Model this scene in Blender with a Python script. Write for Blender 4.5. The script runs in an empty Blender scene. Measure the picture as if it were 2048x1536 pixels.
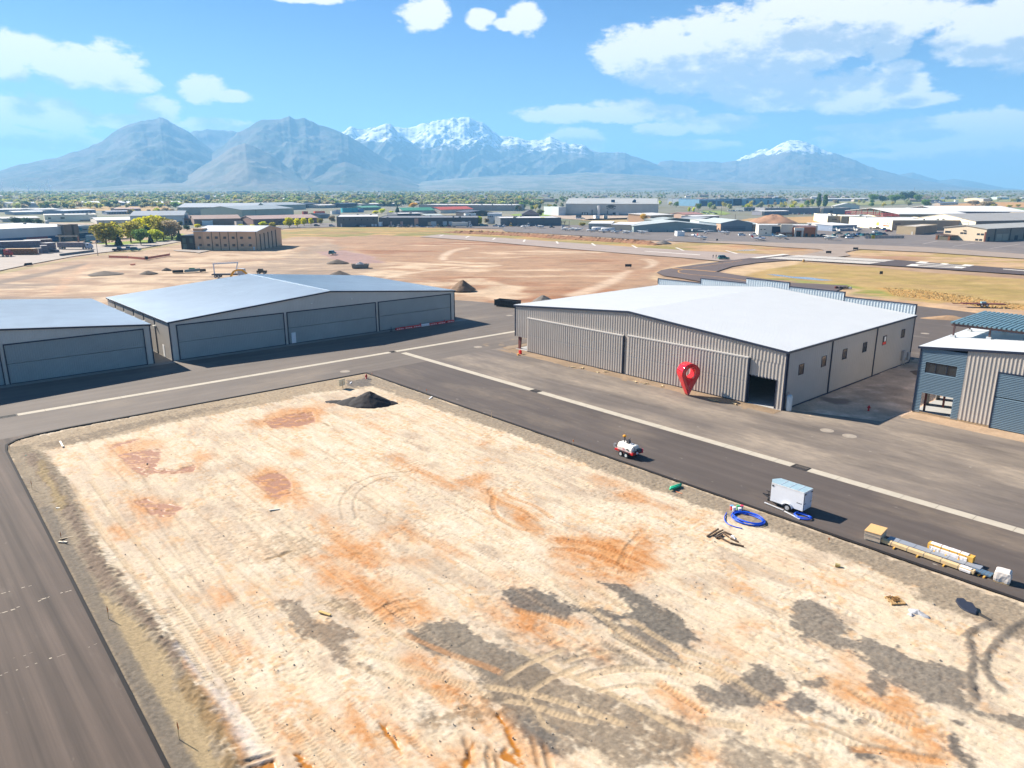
import bpy,math,random
import numpy as np
from mathutils import Vector,Matrix,noise as mnoise
random.seed(7)
SC=bpy.context.scene
COL=SC.collection
R=math.radians
# ---- camera survey
# The airfield grid is the world grid: X runs along the near taxi lane, Y across it, Z up.
FPX,HORY,CX,CY,CAMH=1459.0,380.0,1024.0,768.0,28.0
PITCH=math.atan((CY-HORY)/FPX)
YAW=R(48.3)
FW=np.array([-math.sin(YAW)*math.cos(PITCH),math.cos(YAW)*math.cos(PITCH),-math.sin(PITCH)])
RT=np.array([math.cos(YAW),math.sin(YAW),0.0])
UP=np.cross(RT,FW)
def gz(d):
 """height of the valley floor at d metres from the airfield"""
 if d<1300:return 0.0
 return 0.0042*(d-1300)
def at(px,py,z=0.0):
 """survey: ground point for a photo position"""
 d=FW*FPX+RT*(px-CX)+UP*(CY-py)
 t=(z-CAMH)/d[2]
 return(float(d[0]*t),float(d[1]*t),z)
def far_at(px,py):
 d=FW*FPX+RT*(px-CX)+UP*(CY-py)
 h=math.hypot(d[0],d[1]);s=d[2]/h
 D=300.0
 for _ in range(80):
  D2=(gz(D)-CAMH)/s if s<0 else 9000
  D2=min(max(D2,100),9000)
  D=0.5*D+0.5*D2
 return(float(d[0]/h*D),float(d[1]/h*D),gz(D))
def dist_at(px,D):
 d=FW*FPX+RT*(px-CX)+UP*(CY-380.0)
 h=math.hypot(d[0],d[1])
 return(float(d[0]/h*D),float(d[1]/h*D),gz(D))
def top_z(x,y,py):
 """height above (x,y) of a point seen on photo row py"""
 # tan of elevation for that azimuth
 lo,hi=-40.0,300.0
 for _ in range(50):
  m=(lo+hi)/2
  d=np.array([x,y,m-CAMH])
  v=CY-FPX*(d@UP)/(d@FW)
  if v>py:lo=m
  else:hi=m
 return lo
def lin(c):
 c=c/255.0
 return c/12.92 if c<=0.04045 else((c+0.055)/1.055)**2.4
def rgb(r,g,b,k=1.0):
 return(lin(r)*k,lin(g)*k,lin(b)*k)
 # ---- numpy noise
def _hash(ix,iy,seed):
 n=(ix.astype(np.int64)*374761393+iy.astype(np.int64)*668265263+seed*974634777)&0xffffffff
 n=((n^(n>>13))*1274126177)&0xffffffff
 n=n^(n>>16)
 return(n&0xffff)/65535.0
def vn(x,y,seed=0):
 ix=np.floor(x);iy=np.floor(y)
 fx=x-ix;fy=y-iy
 fx=fx*fx*(3-2*fx);fy=fy*fy*(3-2*fy)
 a=_hash(ix,iy,seed);b=_hash(ix+1,iy,seed)
 c=_hash(ix,iy+1,seed);d=_hash(ix+1,iy+1,seed)
 return(a*(1-fx)+b*fx)*(1-fy)+(c*(1-fx)+d*fx)*fy
def fbm(x,y,seed=0,o=4,g=0.5):
 s=0;a=1;t=0
 for i in range(o):
  s=s+a*vn(x*2**i+17.3*i,y*2**i-9.1*i,seed+i);t+=a;a*=g
 return s/t
def sstep(a,b,x):
 t=np.clip((x-a)/(b-a),0,1)
 return t*t*(3-2*t)
def poly_sd(X,Y,P):
 """signed distance to a polygon, positive inside"""
 P=np.asarray(P,float)
 d=np.full(X.shape,1e18);ins=np.zeros(X.shape,bool)
 n=len(P)
 for i in range(n):
  ax,ay=P[i];bx,by=P[(i+1)%n]
  ex,ey=bx-ax,by-ay
  wx,wy=X-ax,Y-ay
  t=np.clip((wx*ex+wy*ey)/(ex*ex+ey*ey+1e-12),0,1)
  d=np.minimum(d,(wx-ex*t)**2+(wy-ey*t)**2)
  c=((ay>Y)!=(by>Y))&(X<(bx-ax)*(Y-ay)/((by-ay)if by!=ay else 1e-12)+ax)
  ins^=c
 d=np.sqrt(d)
 return np.where(ins,d,-d)
def line_sd(X,Y,P):
 """distance to a polyline, arc length at the foot point, signed side"""
 P=np.asarray(P,float)
 d=np.full(X.shape,1e18);s=np.zeros(X.shape);sg=np.zeros(X.shape)
 acc=0.0
 for i in range(len(P)-1):
  ax,ay=P[i];bx,by=P[i+1]
  ex,ey=bx-ax,by-ay;L=math.hypot(ex,ey)+1e-9
  wx,wy=X-ax,Y-ay
  t=np.clip((wx*ex+wy*ey)/(L*L),0,1)
  q=(wx-ex*t)**2+(wy-ey*t)**2
  m=q<d
  d=np.where(m,q,d);s=np.where(m,acc+t*L,s)
  sg=np.where(m,np.sign(ex*wy-ey*wx),sg)
  acc+=L
 return np.sqrt(d),s,sg,acc
def smooth_line(P,n=6):
 """Catmull-Rom through the points"""
 P=[np.asarray(p,float)for p in P]
 Q=[2*P[0]-P[1]]+P+[2*P[-1]-P[-2]]
 out=[]
 for i in range(1,len(Q)-2):
  for k in range(n):
   t=k/n
   a,b,c,d=Q[i-1],Q[i],Q[i+1],Q[i+2]
   out.append(0.5*(2*b+(c-a)*t+(2*a-5*b+4*c-d)*t*t+(3*b-3*c+d-a)*t**3))
 out.append(P[-1])
 return out
 # ---- materials
MATS={}
def nt(m):
 m.use_nodes=True
 t=m.node_tree
 return t,t.nodes,t.links
def new_mat(name):
 m=bpy.data.materials.new(name);m.use_nodes=True
 t=m.node_tree
 b=t.nodes['Principled BSDF']
 return m,t,t.nodes,t.links,b
def M(name,c=(0.5,0.5,0.5),rough=0.7,metal=0.0,var=0.12,scale=3.0,bump=0.0,bscale=40.0,spec=0.4,stretch=None,var2=0.0,scale2=0.3):
 """painted / plain surface with two procedural tone variations and an optional grain"""
 if name in MATS:return MATS[name]
 m,t,N,L,b=new_mat(name)
 b.inputs['Roughness'].default_value=rough
 b.inputs['Metallic'].default_value=metal
 b.inputs['Specular IOR Level'].default_value=spec
 g=N.new('ShaderNodeNewGeometry')
 src=g.outputs['Position']
 if stretch:
  mp=N.new('ShaderNodeMapping');mp.inputs['Scale'].default_value=stretch
  L.new(src,mp.inputs['Vector']);src=mp.outputs[0]
 n=N.new('ShaderNodeTexNoise');n.inputs['Scale'].default_value=scale;n.inputs['Detail'].default_value=6
 n.inputs['Roughness'].default_value=0.6
 L.new(src,n.inputs['Vector'])
 r=N.new('ShaderNodeMapRange');r.inputs[1].default_value=0.25;r.inputs[2].default_value=0.75
 r.inputs[3].default_value=1-var;r.inputs[4].default_value=1+var
 L.new(n.outputs['Fac'],r.inputs[0])
 fac=r.outputs[0]
 if var2:
  n2=N.new('ShaderNodeTexNoise');n2.inputs['Scale'].default_value=scale2;n2.inputs['Detail'].default_value=3
  L.new(src,n2.inputs['Vector'])
  r2=N.new('ShaderNodeMapRange');r2.inputs[1].default_value=0.3;r2.inputs[2].default_value=0.7
  r2.inputs[3].default_value=1-var2;r2.inputs[4].default_value=1+var2
  L.new(n2.outputs['Fac'],r2.inputs[0])
  mu=N.new('ShaderNodeMath');mu.operation='MULTIPLY'
  L.new(fac,mu.inputs[0]);L.new(r2.outputs[0],mu.inputs[1]);fac=mu.outputs[0]
 v=N.new('ShaderNodeVectorMath');v.operation='SCALE'
 v.inputs[0].default_value=c
 L.new(fac,v.inputs['Scale'])
 L.new(v.outputs[0],b.inputs['Base Color'])
 if bump:
  nb=N.new('ShaderNodeTexNoise');nb.inputs['Scale'].default_value=bscale;nb.inputs['Detail'].default_value=3
  L.new(g.outputs['Position'],nb.inputs['Vector'])
  bp=N.new('ShaderNodeBump');bp.inputs['Strength'].default_value=bump;bp.inputs['Distance'].default_value=0.05
  L.new(nb.outputs['Fac'],bp.inputs['Height']);L.new(bp.outputs[0],b.inputs['Normal'])
 MATS[name]=m
 return m
def attr_mat(name,grain=0.18,gscale=9.0,bump=0.25,attr='col',base_rough=0.9,gscale2=60.0):
 """ground whose soil colour is stored per vertex (RGB) with its roughness (A)"""
 if name in MATS:return MATS[name]
 m,t,N,L,b=new_mat(name)
 a=N.new('ShaderNodeAttribute');a.attribute_name=attr
 g=N.new('ShaderNodeNewGeometry')
 n=N.new('ShaderNodeTexNoise');n.inputs['Scale'].default_value=gscale;n.inputs['Detail'].default_value=8
 n.inputs['Roughness'].default_value=0.75
 L.new(g.outputs['Position'],n.inputs['Vector'])
 r=N.new('ShaderNodeMapRange');r.inputs[1].default_value=0.3;r.inputs[2].default_value=0.7
 r.inputs[3].default_value=1-grain;r.inputs[4].default_value=1+grain
 L.new(n.outputs['Fac'],r.inputs[0])
 v=N.new('ShaderNodeVectorMath');v.operation='SCALE'
 L.new(a.outputs['Color'],v.inputs[0]);L.new(r.outputs[0],v.inputs['Scale'])
 L.new(v.outputs[0],b.inputs['Base Color'])
 L.new(a.outputs['Alpha'],b.inputs['Roughness'])
 b.inputs['Specular IOR Level'].default_value=0.3
 n2=N.new('ShaderNodeTexNoise');n2.inputs['Scale'].default_value=gscale2/6;n2.inputs['Detail'].default_value=6
 L.new(g.outputs['Position'],n2.inputs['Vector'])
 # wet ground stays smooth
 st=N.new('ShaderNodeMapRange');st.inputs[1].default_value=0.4;st.inputs[2].default_value=0.8
 st.inputs[3].default_value=0.0;st.inputs[4].default_value=bump
 L.new(a.outputs['Alpha'],st.inputs[0])
 bp=N.new('ShaderNodeBump');bp.inputs['Distance'].default_value=0.08
 L.new(st.outputs[0],bp.inputs['Strength'])
 L.new(n2.outputs['Fac'],bp.inputs['Height']);L.new(bp.outputs[0],b.inputs['Normal'])
 MATS[name]=m
 return m
 # ---- mesh building
class MB:
 def __init__(s):s.v=[];s.f=[]
 def face(s,pts):
  i=len(s.v);s.v+=[tuple(p)for p in pts];s.f.append(tuple(range(i,i+len(pts))));return s
 def box(s,x0,y0,z0,x1,y1,z1):
  if x0>x1:x0,x1=x1,x0
  if y0>y1:y0,y1=y1,y0
  if z0>z1:z0,z1=z1,z0
  i=len(s.v)
  s.v+=[(x0,y0,z0),(x1,y0,z0),(x1,y1,z0),(x0,y1,z0),(x0,y0,z1),(x1,y0,z1),(x1,y1,z1),(x0,y1,z1)]
  s.f+=[tuple(i+k for k in q)for q in((0,3,2,1),(4,5,6,7),(0,1,5,4),(1,2,6,5),(2,3,7,6),(3,0,4,7))]
  return s
 def prism(s,pts,vec):
  """extrude a planar polygon (3D points) along vec"""
  i=len(s.v);n=len(pts)
  s.v+=[tuple(p)for p in pts]+[tuple(p[k]+vec[k]for k in range(3))for p in pts]
  s.f.append(tuple(i+k for k in range(n))[::-1]);s.f.append(tuple(i+n+k for k in range(n)))
  for k in range(n):
   j=(k+1)%n
   s.f.append((i+k,i+j,i+n+j,i+n+k))
  return s
 def bar(s,a,b,w,h=None):
  """square bar between two points"""
  h=h or w
  a=Vector(a);b=Vector(b);d=(b-a).normalized()
  u=d.cross(Vector((0,0,1)))
  if u.length<1e-4:u=Vector((1,0,0))
  u.normalize();w2=d.cross(u).normalized()
  i=len(s.v)
  for p in(a,b):
   for su,sv in((-1,-1),(1,-1),(1,1),(-1,1)):
    s.v.append(tuple(p+u*(su*w/2)+w2*(sv*h/2)))
  s.f+=[tuple(i+k for k in q)for q in((0,1,2,3),(7,6,5,4),(0,4,5,1),(1,5,6,2),(2,6,7,3),(3,7,4,0))]
  return s
 def tube(s,path,r,n=8,cap=True,rs=None):
  path=[Vector(p)for p in path]
  i0=len(s.v);m=len(path)
  up=Vector((0,0,1))
  for k,p in enumerate(path):
   d=(path[min(k+1,m-1)]-path[max(k-1,0)]).normalized()
   u=d.cross(up)
   if u.length<1e-3:u=d.cross(Vector((1,0,0)))
   u.normalize();w=u.cross(d)
   rr=rs[k]if rs else r
   for a in range(n):
    t=2*math.pi*a/n
    s.v.append(tuple(p+(u*math.cos(t)+w*math.sin(t))*rr))
  for k in range(m-1):
   for a in range(n):
    b=(a+1)%n
    s.f.append((i0+k*n+a,i0+k*n+b,i0+(k+1)*n+b,i0+(k+1)*n+a))
  if cap:
   s.f.append(tuple(i0+a for a in range(n))[::-1]);s.f.append(tuple(i0+(m-1)*n+a for a in range(n)))
  return s
 def cyl(s,a,b,r0,r1=None,n=16):
  return s.tube([a,b],r0,n,True,[r0,r0 if r1 is None else r1])
 def lathe(s,prof,c=(0,0,0),n=16):
  i0=len(s.v);m=len(prof)
  for r,z in prof:
   for a in range(n):
    t=2*math.pi*a/n
    s.v.append((c[0]+r*math.cos(t),c[1]+r*math.sin(t),c[2]+z))
  for k in range(m-1):
   for a in range(n):
    b=(a+1)%n
    s.f.append((i0+k*n+a,i0+k*n+b,i0+(k+1)*n+b,i0+(k+1)*n+a))
  s.f.append(tuple(i0+a for a in range(n))[::-1]);s.f.append(tuple(i0+(m-1)*n+a for a in range(n)))
  return s
 def loft(s,rings,cap=True):
  i0=len(s.v);n=len(rings[0])
  for r in rings:s.v+=[tuple(p)for p in r]
  for k in range(len(rings)-1):
   for a in range(n):
    b=(a+1)%n
    s.f.append((i0+k*n+a,i0+k*n+b,i0+(k+1)*n+b,i0+(k+1)*n+a))
  if cap:
   s.f.append(tuple(i0+a for a in range(n))[::-1]);s.f.append(tuple(i0+(len(rings)-1)*n+a for a in range(n)))
  return s
 def mound(s,rx,ry,h,n=26,m=9,seed=0,c=(0,0,0),jag=0.18,sharp=1.25):
  """heap of loose material with an uneven outline"""
  i0=len(s.v)
  s.v.append((c[0],c[1],c[2]+h))
  for k in range(1,m+1):
   q=k/m
   for a in range(n):
    t=2*math.pi*a/n
    e=1+jag*(mnoise.noise(Vector((math.cos(t)*1.3+seed*7.1,math.sin(t)*1.3,q*0.7))))
    zz=h*max(0,(1-q**sharp))*(1+0.35*jag*mnoise.noise(Vector((math.cos(t)*4+seed,math.sin(t)*4,q*5))))
    zz+=0.05*h*mnoise.noise(Vector((q*math.cos(t)*6+seed,q*math.sin(t)*6,3.3)))
    if k==m:zz=-0.1
    s.v.append((c[0]+rx*q*e*math.cos(t),c[1]+ry*q*e*math.sin(t),c[2]+zz))
  for a in range(n):
   b=(a+1)%n
   s.f.append((i0,i0+1+a,i0+1+b))
   for k in range(m-1):
    s.f.append((i0+1+k*n+a,i0+1+(k+1)*n+a,i0+1+(k+1)*n+b,i0+1+k*n+b))
  return s
 def ribs(s,o,u,L,zb,zt,out,pitch=0.3,depth=0.035,rib=0.4):
  """trapezoid-ribbed metal sheet: from point o along unit u for L; zb/zt bottom and top height functions of the run; out = outward normal"""
  o=Vector(o);u=Vector(u);out=Vector(out)
  xs=[]
  n=max(1,int(round(L/pitch)));p=L/n
  for k in range(n):
   b=k*p
   xs+=[(b,0),(b+p*(1-rib),0),(b+p*(1-rib*0.78),depth),(b+p*(1-rib*0.22),depth)]
  xs.append((L,0))
  i0=len(s.v)
  for x,d in xs:
   q=o+u*x+out*d
   s.v.append((q.x,q.y,o.z+zb(x)));s.v.append((q.x,q.y,o.z+zt(x)))
  flip=u.cross(Vector((0,0,1))).dot(out)<0
  for k in range(len(xs)-1):
   a=i0+2*k
   q=(a,a+2,a+3,a+1)
   s.f.append(q[::-1]if flip else q)
  return s
 def hribs(s,o,u,L,z0,z1,out,pitch=0.2,depth=0.05):
  """sheet with horizontal corrugations"""
  o=Vector(o);u=Vector(u);out=Vector(out)
  n=max(1,int(round((z1-z0)/pitch)));p=(z1-z0)/n
  zs=[]
  for k in range(n):
   b=z0+k*p
   zs+=[(b,0),(b+0.15*p,depth),(b+0.5*p,depth),(b+0.65*p,0)]
  zs.append((z1,0))
  i0=len(s.v)
  for z,d in zs:
   for x in(0,L):
    q=o+u*x+out*d
    s.v.append((q.x,q.y,o.z+z))
  flip=u.cross(Vector((0,0,1))).dot(out)<0
  for k in range(len(zs)-1):
   a=i0+2*k
   q=(a,a+1,a+3,a+2)
   s.f.append(q[::-1]if flip else q)
  return s
 def build(s,name,mat,parent=None,smooth=False,loc=None):
  me=bpy.data.meshes.new(name)
  me.from_pydata(s.v,[],s.f);me.update()
  if mat is not None:me.materials.append(mat)
  if smooth:
   me.polygons.foreach_set('use_smooth',[True]*len(me.polygons))
  o=bpy.data.objects.new(name,me);COL.objects.link(o)
  if parent is not None:o.parent=parent
  if loc is not None:o.location=loc
  return o
def np_mesh(name,V,F,mats,parent=None,col=None,smooth=True,tint=None):
 """mesh from numpy arrays, quads"""
 me=bpy.data.meshes.new(name)
 V=np.ascontiguousarray(V,np.float32);F=np.ascontiguousarray(F,np.int32)
 me.vertices.add(len(V));me.vertices.foreach_set('co',V.ravel())
 k=F.shape[1]
 me.loops.add(F.size);me.loops.foreach_set('vertex_index',F.ravel())
 me.polygons.add(len(F))
 me.polygons.foreach_set('loop_start',np.arange(0,F.size,k,dtype=np.int32))
 me.polygons.foreach_set('loop_total',np.full(len(F),k,np.int32))
 me.polygons.foreach_set('use_smooth',np.full(len(F),smooth))
 me.update(calc_edges=True)
 if col is not None:
  a=me.attributes.new('col','FLOAT_COLOR','POINT')
  a.data.foreach_set('color',np.ascontiguousarray(col,np.float32).ravel())
 for m in(mats if isinstance(mats,list)else[mats]):me.materials.append(m)
 o=bpy.data.objects.new(name,me);COL.objects.link(o)
 if parent is not None:o.parent=parent
 return o
def tag(o,label=None,cat=None,group=None,kind=None):
 if label:o['label']=label
 if cat:o['category']=cat
 if group:o['group']=group
 if kind:o['kind']=kind
 return o
def thing(name,label,cat,loc=(0,0,0),rz=0.0,group=None):
 o=bpy.data.objects.new(name,None);COL.objects.link(o)
 o.empty_display_size=0.5
 o.location=loc;o.rotation_euler=(0,0,rz)
 return tag(o,label,cat,group)
def dup(root,loc,rz=0.0,label=None,group=None,scale=None):
 r=root.copy();COL.objects.link(r);r.location=loc;r.rotation_euler=(0,0,rz)
 if label:r['label']=label
 if group:r['group']=group
 if scale:r.scale=(scale,)*3 if not isinstance(scale,tuple)else scale
 for ch in list(root.children):
  c=ch.copy();COL.objects.link(c);c.parent=r
  for g in list(ch.children):
   d=g.copy();COL.objects.link(d);d.parent=c
 return r
def sheet(name,pts,z,mat,kind='structure',thick=0.0,label=None,cat=None):
 """flat ground sheet from world polygon points; thick > 0 gives it a real edge"""
 mb=MB()
 area=sum(pts[i][0]*pts[(i+1)%len(pts)][1]-pts[(i+1)%len(pts)][0]*pts[i][1]for i in range(len(pts)))
 if area<0:pts=pts[::-1]
 if thick:mb.prism([(p[0],p[1],z-thick)for p in pts],(0,0,thick))
 else:mb.face([(p[0],p[1],z)for p in pts])
 o=mb.build(name,mat)
 return tag(o,label,cat,None,kind)
def ppx(pts,z=0.0):return[at(x,y,z)[:2]for x,y in pts]
def child_at(parent,o):
 """keep world-space mesh coordinates under a moved parent"""
 o.parent=parent
 o.matrix_parent_inverse=Matrix.Identity(4)
 return o
# ---- camera, light, sky
cam=bpy.data.cameras.new('camera');camo=bpy.data.objects.new('camera',cam);COL.objects.link(camo)
cam.sensor_fit='HORIZONTAL';cam.sensor_width=36.0;cam.lens=36.0*FPX/2048.0
cam.clip_start=0.5;cam.clip_end=120000
camo.location=(0,0,CAMH)
camo.matrix_world=Matrix(((RT[0],UP[0],-FW[0],0),(RT[1],UP[1],-FW[1],0),(RT[2],UP[2],-FW[2],CAMH),(0,0,0,1)))
SC.camera=camo
SUN_EL=R(35.2)
SUND=np.array([-0.958*math.cos(SUN_EL),-0.286*math.cos(SUN_EL),math.sin(SUN_EL)])
SUND/=np.linalg.norm(SUND)
sl=bpy.data.lights.new('sun','SUN');sl.energy=4.6;sl.angle=R(0.53);sl.color=(1.0,0.93,0.83)
so=bpy.data.objects.new('sun',sl);COL.objects.link(so)
so.rotation_euler=Vector(SUND).to_track_quat('Z','Y').to_euler()
SC.view_settings.view_transform='Standard';SC.view_settings.look='None'
SC.view_settings.exposure=1.5;SC.view_settings.gamma=1.0
SC.view_settings.use_curve_mapping=False
try:
 SC.cycles.use_denoising=True
 SC.cycles.volume_bounces=1
 SC.cycles.max_bounces=6
 SC.cycles.transparent_max_bounces=8
except Exception:
 pass
W=bpy.data.worlds.new('World');SC.world=W;W.use_nodes=True
try:
 W.cycles.sampling_method='MANUAL';W.cycles.sample_map_resolution=2048
except Exception:
 pass
wt,N,L=W.node_tree,W.node_tree.nodes,W.node_tree.links
bg=N['Background'];bg.inputs['Strength'].default_value=0.05
sky=N.new('ShaderNodeTexSky');sky.sky_type='NISHITA';sky.sun_disc=False
sky.sun_elevation=SUN_EL
sky.sun_rotation=math.atan2(SUND[0],SUND[1])
sky.altitude=1400;sky.air_density=1.0;sky.dust_density=0.6;sky.ozone_density=2.0
def wmath(op,a,b=None,c=None,clamp=False):
 n=N.new('ShaderNodeMath');n.operation=op;n.use_clamp=clamp
 for i,q in enumerate((a,b,c)):
  if q is None:continue
  if isinstance(q,(int,float)):n.inputs[i].default_value=q
  else:L.new(q,n.inputs[i])
 return n.outputs[0]
 # cumulus field: each cloud is a set of soft lobes at a bearing and an elevation, broken up by noise
CLOUDS=[(45,105,60,30),(95,118,50,26),(170,130,75,32),(225,135,50,38),(265,165,40,18),(20,115,40,35),(405,178,40,22),(445,192,50,11),(320,222,36,22),(20,222,70,24),(90,228,60,28),(140,240,45,22),(20,272,60,18),(95,282,80,16),(170,290,25,12),(260,243,75,11),(430,252,70,14),(610,-4,70,9),(850,30,50,26),(868,15,30,20),(960,38,28,16),(1050,38,38,26),(1012,48,26,10),(1260,105,70,40),(1330,100,80,45),(1440,95,110,60),(1530,85,90,50),(1620,85,80,42),(1690,85,70,26),(1400,135,130,45),(1350,145,100,30),(1580,120,80,35),(1560,185,130,32),(1700,185,120,34),(1790,175,60,28),(1800,200,80,14),(1500,185,90,22),(1660,10,120,30),(1560,15,60,25),(1790,35,100,32),(1850,30,50,22),(1780,90,32,26),(1800,135,36,12),(1960,75,75,32),(2030,75,70,45),(1950,28,40,14),(2035,20,40,22),(1990,110,70,16),(1140,228,100,16),(1250,222,90,20),(1330,228,60,14),(1430,248,85,17),(1330,258,60,12),(1380,290,90,9),(1150,285,60,26),(1900,255,110,22),(1990,245,80,22),(1830,275,170,18),(1950,290,140,22),(2060,270,80,40),(1760,268,90,12),(1840,310,120,8),(1700,255,60,6),]
YAWD=math.atan2(FW[1],FW[0])
def sky_ang(px,py):
 d=FW*FPX+RT*(px-CX)+UP*(CY-py);d/=np.linalg.norm(d)
 az=-(math.atan2(d[1],d[0])-YAWD)
 return az,math.asin(d[2])
grp=bpy.data.node_groups.new('cloud_lobes','ShaderNodeTree')
grp.interface.new_socket('Vector',in_out='INPUT',socket_type='NodeSocketVector')
grp.interface.new_socket('Value',in_out='OUTPUT',socket_type='NodeSocketFloat')
gi=grp.nodes.new('NodeGroupInput');go=grp.nodes.new('NodeGroupOutput')
acc=None
for(px,py,rx,ry)in CLOUDS:
 a0,e0=sky_ang(px,py)
 sx,sy=1.0/(rx*1.08/1480.0),1.0/(ry*1.15/1480.0)
 ma=grp.nodes.new('ShaderNodeVectorMath');ma.operation='MULTIPLY_ADD'
 grp.links.new(gi.outputs[0],ma.inputs[0]);ma.inputs[1].default_value=(sx,sy,0);ma.inputs[2].default_value=(-a0*sx,-e0*sy,0)
 le=grp.nodes.new('ShaderNodeVectorMath');le.operation='DOT_PRODUCT'
 grp.links.new(ma.outputs[0],le.inputs[0]);grp.links.new(ma.outputs[0],le.inputs[1])
 if acc is None:acc=le.outputs['Value']
 else:
  mi=grp.nodes.new('ShaderNodeMath');mi.operation='SMOOTH_MIN';mi.inputs[2].default_value=0.2
  grp.links.new(acc,mi.inputs[0]);grp.links.new(le.outputs['Value'],mi.inputs[1]);acc=mi.outputs[0]
grp.links.new(acc,go.inputs[0])
tc=N.new('ShaderNodeTexCoord')
sep=N.new('ShaderNodeSeparateXYZ');L.new(tc.outputs['Generated'],sep.inputs[0])
rot=N.new('ShaderNodeVectorRotate');rot.rotation_type='Z_AXIS';rot.inputs['Angle'].default_value=-YAWD
L.new(tc.outputs['Generated'],rot.inputs['Vector'])
sp2=N.new('ShaderNodeSeparateXYZ');L.new(rot.outputs[0],sp2.inputs[0])
az=wmath('MULTIPLY',wmath('ARCTAN2',sp2.outputs['Y'],sp2.outputs['X']),-1.0)
el=wmath('ARCSINE',sp2.outputs['Z'])
cmb=N.new('ShaderNodeCombineXYZ');L.new(az,cmb.inputs[0]);L.new(el,cmb.inputs[1])
def cloud_density(shift):
 """lobes plus billow noise at the sky position moved by shift"""
 v=N.new('ShaderNodeVectorMath');v.operation='ADD';v.inputs[1].default_value=shift
 L.new(cmb.outputs[0],v.inputs[0])
 # noise is stretched sideways like the flat cloud decks
 mp=N.new('ShaderNodeMapping');mp.inputs['Scale'].default_value=(1.0,1.9,1.0);L.new(v.outputs[0],mp.inputs['Vector'])
 n1=N.new('ShaderNodeTexNoise');n1.inputs['Scale'].default_value=34;n1.inputs['Detail'].default_value=9;n1.inputs['Roughness'].default_value=0.58
 L.new(mp.outputs[0],n1.inputs['Vector'])
 g=N.new('ShaderNodeGroup');g.node_tree=grp;L.new(v.outputs[0],g.inputs[0])
 d=wmath('SUBTRACT',1.0,g.outputs[0])
 n2=N.new('ShaderNodeTexNoise');n2.inputs['Scale'].default_value=120;n2.inputs['Detail'].default_value=6;n2.inputs['Roughness'].default_value=0.6
 L.new(mp.outputs[0],n2.inputs['Vector'])
 nz=wmath('ADD',wmath('MULTIPLY',wmath('SUBTRACT',n1.outputs['Fac'],0.49),2.3),wmath('MULTIPLY',wmath('SUBTRACT',n2.outputs['Fac'],0.54),0.75))
 return wmath('ADD',d,nz)
d0=cloud_density((0,0,0))
d1=cloud_density((-0.012,0.038,0))
cov=N.new('ShaderNodeMapRange');cov.interpolation_type='SMOOTHSTEP'
cov.inputs[1].default_value=-0.14;cov.inputs[2].default_value=0.55;L.new(d0,cov.inputs[0])
shd=N.new('ShaderNodeMapRange');shd.interpolation_type='SMOOTHSTEP'
shd.inputs[1].default_value=0.0;shd.inputs[2].default_value=0.95;L.new(d1,shd.inputs[0])
cc=N.new('ShaderNodeMix');cc.data_type='RGBA'
cc.inputs['A'].default_value=(10.0,9.0,8.1,1);cc.inputs['B'].default_value=(4.3,4.6,5.1,1)
L.new(shd.outputs[0],cc.inputs['Factor'])
tint=N.new('ShaderNodeMix');tint.data_type='RGBA';tint.blend_type='MULTIPLY';tint.inputs['Factor'].default_value=1.0
L.new(sky.outputs[0],tint.inputs['A'])
air=N.new('ShaderNodeMix');air.data_type='RGBA';air.inputs['A'].default_value=(0.66,0.76,0.86,1);air.inputs['B'].default_value=(0.24,0.46,0.80,1)
elr=N.new('ShaderNodeMapRange');elr.inputs[1].default_value=0.03;elr.inputs[2].default_value=0.27;L.new(el,elr.inputs[0]);L.new(elr.outputs[0],air.inputs['Factor'])
L.new(air.outputs['Result'],tint.inputs['B'])
mx=N.new('ShaderNodeMix');mx.data_type='RGBA'
L.new(wmath('MULTIPLY',cov.outputs[0],0.93),mx.inputs['Factor'])
L.new(tint.outputs['Result'],mx.inputs['A']);L.new(cc.outputs['Result'],mx.inputs['B'])
L.new(mx.outputs['Result'],bg.inputs['Color'])
# the valley air: one closed box of thin even haze round everything
HZ=MB().box(-20000,-20000,-12,20000,20000,1180).build('haze',None)
HZ.data.materials.clear()
hm=bpy.data.materials.new('air');hm.use_nodes=True
hn=hm.node_tree.nodes;hn.clear()
ho=hn.new('ShaderNodeOutputMaterial');hv=hn.new('ShaderNodeVolumePrincipled')
hv.inputs['Color'].default_value=(0.26,0.58,0.92,1);hv.inputs['Density'].default_value=1.12e-4;hv.inputs['Anisotropy'].default_value=0.1
hm.node_tree.links.new(hv.outputs[0],ho.inputs['Volume'])
HZ.data.materials.append(hm)
tag(HZ,None,None,None,'stuff')
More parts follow.
